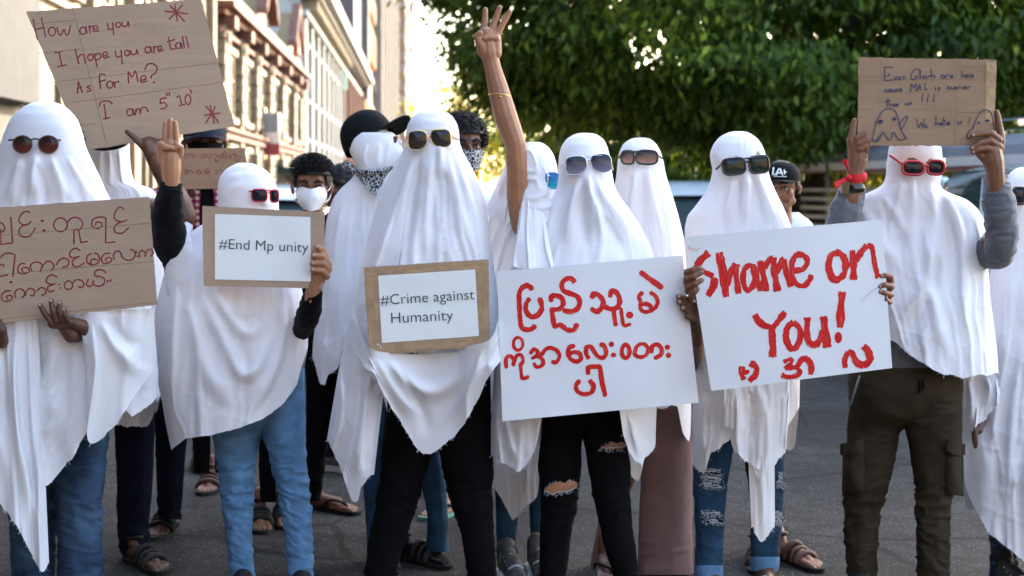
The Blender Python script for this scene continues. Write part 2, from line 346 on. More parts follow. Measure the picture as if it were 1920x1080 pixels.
# --- grey pillar building at the far left
b = building('grey concrete building at the far left edge behind the tallest cardboard sign', 14.2, 18.7)
w = MB(); w.box(-6, .35, -26, 18.6, 2.55, 11, fr); w.build('wall', M['concrete'], b)  # lengthened unseen past the camera to block sky light from the left
w = MB(); w.box(-6, .1, -25.9, 18.5, 0, 2.548, fr); w.build('shopfront', mat('dark_brown_shopfront', (.05, .04, .032), .8, .3, 2), b)
# --- cream building
b = building('cream two storey building with shuttered windows behind the large cardboard sign', 19, 36)
w = MB(); w.box(-9, 0, 19, 36.2, 0, 8.5, fr); w.build('wall', M['cream_pale'], b)
for k in range(5):
    s = 20.2+k*3.2
    window(b, s, s+1.3, 4.6, 6.9, M['shutter'], M['stone_trim']); window(b, s, s+1.3, 1.2, 3.3, M['glassdark'], M['stone_trim'])
w = MB(); w.box(-.1, .22, 19, 36.2, 3.75, 4.05, fr); w.box(-.1, .3, 19, 36.2, 4.052, 4.16, fr); w.build('string_course', M['stone_trim'], b)
for k in range(6):
    w = MB(); s = 19.2+k*3.2; w.box(-.1, .18, s, s+.5, 0, 3.74, fr); w.box(-.1, .18, s, s+.5, 4.17, 8.5, fr); w.build('pilaster', M['cream'], b)
# --- ornate tan building
b = building('tan colonial building with red brown cornice, gables and quoined pilasters', 36.4, 62)
w = MB(); w.box(-12, 0, 36.4, 61.2, 0, 6.3, fr); w.build('wall', M['cream'], b)
w = MB(); w.box(-.2, .30, 36.4, 61.2, 6.02, 6.18, fr); w.box(-.2, .55, 36.3, 61.3, 6.182, 6.34, fr); w.box(-.2, .2, 36.4, 61.2, 5.55, 5.66, fr); w.build('cornice', M['redbrown'], b)
w = MB(); w.box(-.3, .12, 36.4, 61.2, 6.345, 6.95, fr); w.build('parapet', M['cream'], b)
w = MB(); w.box(-.1, .25, 36.4, 61.2, 2.75, 2.95, fr); w.box(-.1, .36, 36.4, 61.2, 2.952, 3.05, fr); w.build('string_course', M['redbrown'], b)
for s in (38.2, 46.3, 56.6):
    w = MB()
    for k, (u0, u1, z0, z1) in enumerate(((-1.5, 1.5, 6.96, 7.6), (-1.05, 1.05, 7.605, 8.1), (-.5, .5, 8.105, 8.5))): w.box(-.3, .14, s+u0, s+u1, z0, z1, fr)
    w.build('gable', M['cream'], b)
    w = MB()
    for sg in (-1, 1):
        w.prism([(sg*1.8, 7.0), (sg*1.8, 7.25), (0, 8.95), (0, 8.62)], .15, .5, lambda p, s=s: fr(np.stack([p[:, 1], s+p[:, 0], p[:, 2]], -1)))
    w.build('gable_moulding', M['redbrown'], b)
for s in (37.2, 40.8, 44.4, 48.3, 52.6, 57.2, 60.2):
    w = MB()
    for k in range(16):
        if 2.6 < .1+k*.36 < 3.1: continue
        e = .1 if k % 2 else .0
        w.box(-.1, .26, s-.42-e, s+.42+e, .02+k*.36, .02+k*.36+.31, fr)
    w.box(-.1, .2, s-.35, s+.35, 0, 5.5, fr); w.build('pilaster', M['stone_trim'], b)
    w = MB(); w.box(.0, .5, s-.34, s+.34, 5.67, 6.015, fr); w.box(.0, .32, s-.26, s+.26, 5.3, 5.545, fr); w.build('bracket', M['redbrown'], b)
for s in (38.5, 42.0, 45.7, 49.8, 54.2, 58.1):
    window(b, s, s+1.25, 3.5, 5.05, M['shutter'], M['stone_trim']); window(b, s, s+1.25, .6, 2.35, M['glassdark'], M['stone_trim'])
# things fixed on it
def on_wall(name, out, s, z, label, cat, group=None): return thing(name, tuple(fr([[out, s, z]])[0]), label, cat, group)
a = on_wall('air_conditioner', .45, 45.6, 3.2, 'grey air conditioner box fixed high on the tan building', 'air conditioner')
w = MB(); w.box(.28, .78, 45.1, 46.0, 3.25, 3.85, fr); w.build('housing', M['metal_grey'], a)
w = MB(); w.box(.785, .8, 45.2, 45.9, 3.3, 3.8, fr); w.build('grille', M['glassdark'], a)
a = on_wall('banner_sign', .4, 47, 2.6, 'white and red banner sign sticking out from the tan building', 'sign')
w = MB(); w.box(.2, .68, 46.6, 46.72, 2.9, 3.95, fr); w.build('panel', mat('white_banner', (.72, .66, .62), .7, .05), a)
w = MB(); w.box(.2, .68, 46.58, 46.74, 2.5, 2.898, fr); w.build('red_panel', mat('red_banner', (.30, .05, .05), .7, .1), a)
w = MB(); w.box(.12, .195, 46.5, 46.8, 2.4, 4.1, fr); w.build('bracket', M['glassdark'], a)
a = on_wall('rooftop_sign', .0, 58.5, 6.96, 'small red sign standing on the parapet of the tan building', 'sign')
w = MB(); w.box(-.1, .35, 57.2, 58.6, 6.97, 8.0, fr); w.build('panel', mat('red_sign', (.34, .06, .04), .6, .1), a)
w = MB(); w.box(.0, .2, 58.62, 58.9, 6.97, 7.9, fr); w.build('post', M['glassdark'], a)
a = on_wall('awning', .7, 55, 2, 'dark green shop awning on the ground floor of the tan building', 'awning')
w = MB(); w.prism([(0, 2.3), (1.3, 1.9), (1.3, 1.7), (0, 1.95)], 52, 57, fr); w.build('canvas', mat('dark_green_canvas', (.015, .04, .03), .8, .2), a)
w = MB(); w.box(1.25, 1.3, 52.1, 52.16, 0.14, 1.7, fr); w.box(1.25, 1.3, 56.8, 56.86, .14, 1.7, fr); w.build('post', M['metal_grey'], a)
# --- white building with heavy cornice
b = building('long white building with a heavy bracketed cornice', 62, 93)
w = MB(); w.box(-14, 0, 62, 93, 0, 9.9, fr); w.build('wall', M['whitewall'], b)
w = MB()
for o_, z0, z1 in ((.35, 9.1, 9.35), (.9, 9.9, 10.15), (1.25, 10.152, 10.5), (.7, 10.502, 11.1), (1.0, 11.102, 11.35)): w.box(-.6, o_, 61.8, 119, z0, z1, fr)
w.build('cornice', M['whitewall'], b)
for k in range(22):
    w = MB(); s = 62.6+k*1.42; w.box(0, .75, s, s+.5, 9.4, 9.895, fr); w.build('bracket', M['cream_pale'], b)
for k in range(9):
    w = MB(); s = 62.4+k*3.8; w.box(-.1, .22, s, s+.6, 0, 9.09, fr); w.build('pilaster', M['whitewall'], b)
for k in range(8):
    s = 64+k*3.8
    for z in (1.2, 5.6): window(b, s, s+1.2, z, z+2.2, M['palegrey'], M['whitewall'])
a = on_wall('shop_sign', .9, 90, 6, 'pale green hanging sign at the end of the white building', 'sign')
w = MB(); w.box(.12, .55, 89.9, 90.1, 7.75, 9.0, fr); w.build('panel', mat('pale_green_sign', (.45, .62, .5), .6, .05), a)
w = MB(); w.box(0, .118, 89.95, 90.05, 8.3, 8.45, fr); w.build('bracket', M['metal_grey'], a)
b = building('brick red lower building beyond the white building', 93.1, 121)
w = MB(); w.box(-12, .3, 93.1, 121, 0, 9.0, fr); w.build('wall', M['redbrick'], b)
for k in range(7):
    w = MB(); s = 94+k*3.8; w.box(.2, .55, s, s+.5, 0, 8.9, fr); w.build('pilaster', M['redbrown'], b)
b = building('tall brown mauve slab rising above the white building', 108, 121)
w = MB(); w.box(-9, .2, 106, 121, 9.01, 60, fr); w.build('wall', M['maroon'], b)
w = MB(); w.box(.2, .8, 118.5, 120.9, 9.01, 60, fr); w.build('corner_strip', M['palegrey'], b)
b = building('white tower banded with orange and brown louvres', 121, 148)
w = MB(); w.box(-14, 0, 121.2, 148, 0, 70, fr); w.build('wall', M['palewarm'], b)
for z0, z1, mm in ((6.3, 8.9, 'orange'), (9.0, 9.6, 'brownlouvre'), (13.7, 15.0, 'orange'), (15.05, 17.2, 'brownlouvre'), (18.4, 20.6, 'brownlouvre'), (24, 27, 'orange'), (30, 33, 'brownlouvre')):
    w = MB(); w.box(-.2, .35, 121.1, 147, z0, z1, fr)
    k = z0+.1
    while k < z1-.1: w.box(.2, .5, 121.05, 147.1, k, k+.16, fr); k += .42
    w.build('louvre_band', M[mm], b)
b = building('pale grey office block with vertical piers further up the street', 150, 265)
w = MB(); w.box(-20, 0, 150, 265, 0, 80, fr); w.build('wall', M['palegrey'], b)
for k in range(9):
    w = MB(); s = 152+k*12.6; w.box(-.3, 1.0, s, s+3.0, 0, 79, fr); w.build('pier', M['palewarm'], b)
for k in range(12):
    w = MB(); w.box(-.2, .4, 150.5, 264, 8+k*3.6, 9.6+k*3.6, fr); w.build('window_band', M['glassgrey'], b)
b = building('farthest pale apartment tower with stacked balconies at the end of the street', 270, 600)
w = MB(); w.box(-30, 0, 268, 600, 0, 120, fr); w.build('wall', M['palewarm'], b)
for k in range(26):
    w = MB(); w.box(0, 1.6, 300+(k % 2)*6, 600, 6+k*3.4, 7.5+k*3.4, fr); w.build('balcony', mat('dusky_balcony', (.30, .255, .225), .9, .1) if k == 0 else bpy.data.materials['dusky_balcony'], b)
# ------------------------------------------------------------------ foliage
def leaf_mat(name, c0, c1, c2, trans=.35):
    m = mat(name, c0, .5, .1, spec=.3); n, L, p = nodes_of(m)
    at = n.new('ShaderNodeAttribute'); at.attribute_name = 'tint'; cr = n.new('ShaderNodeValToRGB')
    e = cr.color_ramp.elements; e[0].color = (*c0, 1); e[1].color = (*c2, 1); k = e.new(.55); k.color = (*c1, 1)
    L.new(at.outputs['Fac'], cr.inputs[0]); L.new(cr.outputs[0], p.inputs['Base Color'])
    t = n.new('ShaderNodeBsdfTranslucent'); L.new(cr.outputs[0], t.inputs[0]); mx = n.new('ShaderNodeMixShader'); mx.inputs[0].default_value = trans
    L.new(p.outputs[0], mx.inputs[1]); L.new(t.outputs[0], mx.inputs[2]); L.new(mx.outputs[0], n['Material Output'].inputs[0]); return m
M['bark'] = mat('dark_bark', (.035, .026, .02), .95, .3, 6, .01, 20, stretch=(1, 1, .3))
def leaves(P, D, N, size, width):
    """P points, D leaf directions, N leaf normals; each leaf a folded six-cornered blade"""
    D = D/np.linalg.norm(D, axis=1, keepdims=True); B = np.cross(D, N); B /= np.linalg.norm(B, axis=1, keepdims=True)+1e-9; N = np.cross(B, D)
    s = size[:, None]; w = (size*width)[:, None]
    a = P; b1 = P+D*s*.45+B*w*.5+N*s*.06; b2 = P+D*s*.45-B*w*.5+N*s*.06; mid = P+D*s*.5-N*s*.02; tip = P+D*s-N*s*.10
    V = np.stack([a, b1, tip, b2, mid], 1).reshape(-1, 3)
    k = np.arange(len(P))[:, None]*5
    Fc = np.concatenate([k+np.array([[0, 1, 4]]), k+np.array([[1, 2, 4]]), k+np.array([[0, 4, 3]]), k+np.array([[4, 2, 3]])])
    return V, Fc
def crown(rng, centre, radii, zmin, nclump, nleaf, size, clump_r=.55, width=.42, shell=.45, gaps=.35, seed=1, view=None, coarse=4.0, zlow=None, front=None):
    c = np.array(centre, float); r = np.array(radii, float); PP, DD, NN, SS, TT = [], [], [], [], []
    made = 0
    while made < nclump:
        u = rng.normal(size=3); u /= np.linalg.norm(u); q = (shell+(1-shell)*rng.random()**.6)
        p = c+u*r*q
        lump = 1+.22*noise(*(p*.55), seed); p = c+(p-c)*lump
        zl = zmin if zlow is None else zlow(p)
        if p[2] < zl+.15*rng.random(): continue
        if front is not None and p[1] < c[1]-.25*r[1] and noise(p[0]*1.5, p[1]*1.2, p[2]*1.9, seed+9) > front: continue
        if noise(p[0]*.8, p[1]*.8, p[2]*.8, seed+5) > 1-gaps: continue
        px = CX+F*p[0]/p[1]; py = HY-F*(p[2]-CAMH)/p[1]
        seen = view is None or (view[0] < px < view[1] and py > view[2] and p[1] < c[1]+r[1]*view[3])
        made += 1
        n = nleaf if seen else max(6, int(nleaf/coarse**1.5)); sz = size if seen else size*coarse**.62
        off = rng.normal(size=(n, 3))*np.array([1, 1, .62])*clump_r*.55
        P = p+off; out = (P-c)/r; out /= np.linalg.norm(out, axis=1, keepdims=True)+1e-9
        D = out*.6+rng.normal(size=(n, 3))*.55+np.array([0, 0, -.75]); Nn = np.array([0, 0, .9])+out*.55+rng.normal(size=(n, 3))*.45
        PP.append(P); DD.append(D); NN.append(Nn); SS.append(sz*(.65+.7*rng.random(n))); TT.append(np.clip(.45+.22*rng.normal(size=n)+.15*rng.normal(), 0, 1))
    P, D, N, s, t = [np.concatenate(x) for x in (PP, DD, NN, SS, TT)]
    V, Fc = leaves(P, D, N, s, width)
    return V, Fc, np.repeat(t, 5)
def tree(loc, label, leafm, crowns, trunks, group=None, cat='tree'):
    t = thing('tree', loc, label, cat, group)
    Vs, Fs, Ts, n = [], [], [], 0
    for k in crowns:
        v, f, a = k; Vs.append(v); Fs.append(f+n); Ts.append(a); n += len(v)
    mesh('crown', np.concatenate(Vs), np.concatenate(Fs), leafm, t, True, {'tint': np.concatenate(Ts)})
    b = MB()
    for pts, r0, r1 in trunks:
        c = catmull(pts, 7); rr = np.linspace(r0, r1, len(c))*(1+.08*noise(np.arange(len(c))*.6, 3, 1)); b.tube(c, rr, 12)
    b.build('trunk', M['bark'], t, True); return t
rng = np.random.default_rng(7)
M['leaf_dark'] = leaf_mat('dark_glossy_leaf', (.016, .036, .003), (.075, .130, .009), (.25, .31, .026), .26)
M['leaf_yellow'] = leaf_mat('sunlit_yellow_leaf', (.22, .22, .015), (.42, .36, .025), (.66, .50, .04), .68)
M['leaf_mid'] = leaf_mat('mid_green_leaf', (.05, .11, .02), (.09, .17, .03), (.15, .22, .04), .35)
def zl(p): return 6*max(0, -1.2-p[0])+ 2.0+.5*noise(p[0]*.7, p[1]*.5, 0, 77)+.10*max(0, p[0]-3)+1.15*max(0, .1-p[0])**1.25
A = crown(rng, (4.7, 19.3, 6.4), (6.0, 3.9, 5.6), 1.9, 1550, 210, .145, .50, .42, .55, .10, 3, (740, 2100, -70, .25), 4, zl, .06)
limbs = [([(4.1, 19.6, 0), (4.0, 19.5, 1.2), (3.7, 19.4, 2.4), (2.6, 19.2, 4.4), (1.5, 19, 6)], .17, .05), ([(4.2, 19.8, 0), (4.35, 19.7, 1.6), (4.7, 19.6, 3.2), (5.8, 19.6, 6), (6.5, 19.6, 8)], .24, .06),
         ([(4.35, 19.7, 1.4), (4.9, 19.6, 2.2), (6.2, 19.4, 3.2), (7.8, 19, 4.2)], .11, .04), ([(3.6, 20.4, 0), (3.75, 20.3, 1.4), (3.5, 20.2, 2.3), (3.1, 20, 4.5)], .12, .05), ([(4.0, 19.5, 1.7), (4.5, 19.2, 2.1), (5.1, 18.8, 2.3), (5.6, 18.5, 3)], .07, .03)]
tree((4.1, 19.6, 0), 'big dark green street tree with hanging leaves filling the upper right of the photo', M['leaf_dark'], [A], limbs)
A = crown(rng, (12.2, 20.5, 7.2), (6.2, 4.2, 6.0), 2.2, 700, 120, .18, .7, .40, .5, .1, 9, (740, 2000, -40, .2), 4.5, None)
tree((12.0, 20.8, 0), 'dark green street tree at the right edge behind the truck', M['leaf_dark'], [A], [([(12, 20.8, 0), (12.1, 20.7, 2), (12.3, 20.6, 4), (12.2, 20.5, 8)], .3, .08), ([(12.1, 20.7, 2), (10.8, 20.4, 4), (9.5, 20, 6)], .14, .05)])
A = crown(rng, (-1.25, 45, 3.3), (2.0, 1.4, 1.85), 1.2, 85, 100, .17, .5, .45, .4, .16, 21)
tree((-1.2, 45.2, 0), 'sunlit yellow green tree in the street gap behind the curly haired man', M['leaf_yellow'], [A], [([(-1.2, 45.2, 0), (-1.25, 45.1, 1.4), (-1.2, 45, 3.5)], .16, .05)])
A = crown(rng, (2.7, 29, 2.4), (2.9, 1.6, 1.5), .6, 230, 110, .15, .5, .42, .4, .15, 31, (700, 1700, -50, .6), 3)
tree((2.1, 29.3, 0), 'soft mid green bushy tree behind the raised arm and the white hoods', M['leaf_mid'], [A], [([(2.1, 29.3, 0), (2.1, 29.2, 1), (2.0, 29, 2.6)], .14, .05)])
A = crown(rng, (9.3, 37, 2.9), (4.6, 1.9, 2.2), .9, 300, 100, .19, .55, .45, .4, .28, 41)
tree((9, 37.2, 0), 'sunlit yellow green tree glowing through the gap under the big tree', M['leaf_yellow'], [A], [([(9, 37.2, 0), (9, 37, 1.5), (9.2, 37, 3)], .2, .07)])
A = crown(rng, (-7.2, 18.6, 4.35), (.55, .5, .55), 3.5, 26, 90, .11, .25, .4, .3, 0, 51)

t = tree((-7.2, 18.6, 2.9), 'leafy plant high on the wall above the large cardboard sign', M['leaf_mid'], [A], [([(-7.2, 18.6, 2.95), (-7.2, 18.6, 3.4), (-7.15, 18.6, 4.2)], .05, .02)], cat='plant')
# ------------------------------------------------------------------ right-hand backdrop
b = thing('low_building', (14, 34, 0), 'low tan building with a sloping roof at the right edge', 'building')
w = MB(); w.box(12.3, 22, 33, 42, 0, 2.7); w.build('wall', M['cream_pale'], b)
w = MB(); w.prism([(11.7, 2.72), (22.5, 2.72), (22.5, 5.4), (16.5, 5.4)], 32.6, 42.4); w.build('roof', mat('tan_roof', (.52, .30, .18), .85, .1), b)
b = thing('white_building', (14, 70, 0), 'pale building seen through the gap beneath the trees', 'building')
w = MB(); w.box(6, 40, 66, 80, 0, 5.2); w.build('wall', M['whitewall'], b)
for k in range(8):
    w = MB(); w.box(7+k*4, 8.6+k*4, 65.9, 66.05, 1.0, 3.6); w.build('window', M['glassgrey'], b)
w = MB(); w.box(5.6, 40.4, 65.5, 80.5, 5.21, 5.6); w.build('roof_edge', M['stone_trim'], b)
b = thing('traffic_light', (4.1, 31, 0), 'small traffic light showing green beside the white hood', 'traffic light')
w = MB(); w.tube([(4.1, 31, 0), (4.1, 31, 1.2)], .05); w.build('pole', M['metal_grey'], b)
w = MB(); w.box(3.97, 4.23, 30.9, 31.1, 1.205, 1.95); w.build('housing', M['blackp'], b)
w = MB(); w.tube([(4.1, 30.9, 1.5), (4.1, 30.86, 1.5)], .095, 14); w.build('green_lamp', mat('green_signal', (.02, .5, .35), .4, .05, emit=((.03, .95, .6), 2.2)), b)
# ------------------------------------------------------------------ vehicles
M['carwhite'] = mat('white_car_paint', (.62, .66, .67), .22, .02, 1, coat=.8)
M['carteal'] = mat('pale_teal_car_paint', (.62, .70, .70), .2, .02, 1, coat=.8)
M['carglass'] = mat('car_glass', (.045, .07, .07), .05, .1, 1, spec=.9)
M['tyre'] = mat('tyre_rubber', (.015, .015, .015), .9, .1)
M['chrome'] = mat('chrome', (.7, .7, .7), .15, .05, metal=1)
M['redlamp'] = mat('red_lamp_glass', (.4, .01, .01), .2, .1, coat=.6)
M['whitelamp'] = mat('clear_lamp_glass', (.6, .62, .62), .1, .05, coat=.6)
def wheels(b, tr, xs, ys, r=.31):
    for x in xs:
        for y in ys:
            sg = -1 if x < 0 else 1
            v, f = tube([(x-sg*.1, y, r), (x-sg*.02, y, r), (x+sg*.08, y, r), (x+sg*.1, y, r)], [r*.96, r, r, r*.9], 24); o = mesh('wheel', tr(v), f, M['tyre'], b)
            v, f = tube([(x+sg*.09, y, r), (x+sg*.115, y, r)], [r*.6, r*.55], 18); mesh('rim', tr(v), f, M['chrome'], o)
def car(loc, rot, label, paint, h=1.47, back=True):
    """saloon or hatchback; local +y is the end away from the camera"""
    c, s = math.cos(rot), math.sin(rot); T = lambda p: np.stack([loc[0]+c*np.asarray(p)[:, 0]-s*np.asarray(p)[:, 1], loc[1]+s*np.asarray(p)[:, 0]+c*np.asarray(p)[:, 1], np.asarray(p)[:, 2]], -1)
    b = thing('car', loc, label, 'car')
    prof = [(-2.1, .32, .78), (-2.08, .62, .82), (-1.95, .86, .84), (-1.2, .96, .86), (1.3, .98, .86), (1.95, .9, .84), (2.1, .6, .8), (2.1, .32, .78)]
    ny = 26; ys = np.linspace(-2.12, 2.12, ny); V = []
    top = np.interp(ys, [-2.12, -2.0, -1.2, 1.2, 1.9, 2.12], [.66, .84, .95, .97, .9, .66]); hw = np.interp(ys, [-2.12, -1.9, -1, 1, 1.9, 2.12], [.66, .80, .85, .85, .80, .66])
    for y, t, w_ in zip(ys, top, hw):
        for a in np.linspace(0, 2*np.pi, 28, endpoint=False):
            ca, sa = math.cos(a), math.sin(a); V.append((w_*np.sign(ca)*abs(ca)**.35, y, .30+(t-.30)*(.5+.5*np.sign(sa)*abs(sa)**.4)))
    f = grid_faces(28, ny, True).tolist()+[list(range(28)), list(range((ny-1)*28, ny*28))]
    mesh('body', T(V), f, paint, b)
    ny = 20; ys = np.linspace(-1.5, 1.45, ny); V = []
    top = np.interp(ys, [-1.5, -.95, -.4, .5, 1.45], [.93, h-.17, h-.02, h, .95]); top = np.minimum(top, h); hw = np.interp(ys, [-1.5, -.8, .5, 1.45], [.74, .70, .69, .72])
    for y, t, w_ in zip(ys, top, hw):
        for a in np.linspace(0, 2*np.pi, 24, endpoint=False):
            ca, sa = math.cos(a), math.sin(a); k = .5+.5*np.sign(sa)*abs(sa)**.45
            V.append((w_*np.sign(ca)*abs(ca)**.4*(1-.16*k), y, .8+(t-.8)*k))
    mesh('glasshouse', T(V), grid_faces(24, ny, True).tolist(), M['carglass'], b)
    V = []; ys = np.linspace(-.95, .95, 12)
    for y in ys:
        for x in np.linspace(-.62, .62, 12): V.append((x, y, h+.055-.05*(x/.62)**4-.16*max(0, (abs(y)-.35)/.6)**2.2))
    mesh('roof', T(V), grid_faces(12, 12).tolist(), paint, b)
    for sg in (-1, 1):
        for yb, zz in ((-1.38, -.82), (1.36, .85), (.05, .05)):
            v, f_ = tube([(sg*.74, yb, .94), (sg*.63, (yb+zz)/2, 1.22), (sg*.60, zz, h-.06)], [.04, .035, .04], 8); mesh('pillar', T(v), f_, paint, b)
        v = USV*np.array([.11, .05, .07])+np.array([sg*.98, -.75, 1.0]); mesh('wing_mirror', T(v), USF, paint, b)
        v = USV*np.array([.16, .10, .08])+np.array([sg*.58, -2.03, .74]); mesh('headlight', T(v), USF, M['whitelamp'], b)
    w = MB(); w.box(-.45, .45, -2.16, -2.1, .42, .56, T); w.build('bumper_grille', M['tyre'], b)
    wheels(b, T, (-.78, .78), (-1.3, 1.3)); return b
car((2.0, 16.0, 0), R(3), 'white car behind the white hood holding the red lettered board', M['carwhite'], 1.46)
car((4.2, 10.5, 0), R(5), 'pale teal car parked behind the man holding the ghost drawing', M['carteal'], 1.57)
car((-2.55, 15.5, 0), R(-4), 'pale car behind the young man in the white mask', M['carwhite'], 1.42)
# covered pick-up bus along the right kerb
t0 = np.array([5.0, 12.3]); ax = np.array([-.135, .99]); ax /= np.linalg.norm(ax); nx = np.array([ax[1], -ax[0]])
def TB(p): p = np.asarray(p, float); q = t0+p[:, :1]*nx+p[:, 1:2]*ax; return np.stack([q[:, 0], q[:, 1], p[:, 2]], -1)
b = thing('pickup_bus', (t0[0]+.9, t0[1]+3, 0), 'covered grey pickup bus with a long roof and slatted sides parked at the right', 'bus')
M['busroof'] = mat('dark_grey_canvas_roof', (.27, .28, .30), .75, .15, 3, .002, 20); M['stripe'] = mat('pale_painted_strip', (.78, .76, .74), .5, .08); M['redstripe'] = mat('red_painted_strip', (.20, .04, .045), .5, .1)
w = MB(); w.prism([(-.05, 1.66), (.0, 1.86), (.25, 1.98), (1.55, 1.98), (1.8, 1.86), (1.85, 1.66)], 0, 8.6, TB); w.build('roof', M['busroof'], b)
w = MB(); w.box(-.075, -.055, 0, 8.6, 1.665, 1.76, TB); w.build('strip', M['stripe'], b)
w = MB(); w.box(-.08, -.056, .3, 8.5, 1.625, 1.655, TB); w.build('strip', M['redstripe'], b)
w = MB(); w.box(0, 1.8, 0, 8.4, .55, .75, TB); w.build('bed', M['busroof'], b)
for k in range(9):
    w = MB(); w.tube(TB([(.03, .2+k*1.0, .75), (.03, .2+k*1.0, 1.66)]), .022, 8); w.build('post', M['metal_grey'], b)
    w = MB(); w.tube(TB([(1.78, .2+k*1.0, .75), (1.78, .2+k*1.0, 1.66)]), .022, 8); w.build('post', M['metal_grey'], b)
for z in (.9, 1.02, 1.14, 1.26, 1.38):
    w = MB(); w.box(-.01, .02, .1, 8.4, z, z+.05, TB); w.build('slat', mat('weathered_slat', (.50, .49, .46), .7, .2) if z == .9 else bpy.data.materials['weathered_slat'], b)
w = MB(); w.box(.3, .7, .1, 8.2, 1.0, 1.08, TB); w.box(1.1, 1.5, .1, 8.2, 1.0, 1.08, TB); w.build('bench', M['leather'], b)
for y0 in (.2, 3.2):
    w = MB()
    for z in (2.02, 2.12): w.tube(catmull(TB([(.12, y0, 1.99), (.1, y0+.05, z), (.1, y0+.5, z+.0), (.1, y0+2.2, z), (.12, y0+2.4, 1.99)]), 5), .02, 8)
    w.build('roof_rail', M['chrome'], b)
wheels(b, TB, (.15, 1.65), (1.2, 6.8), .36)
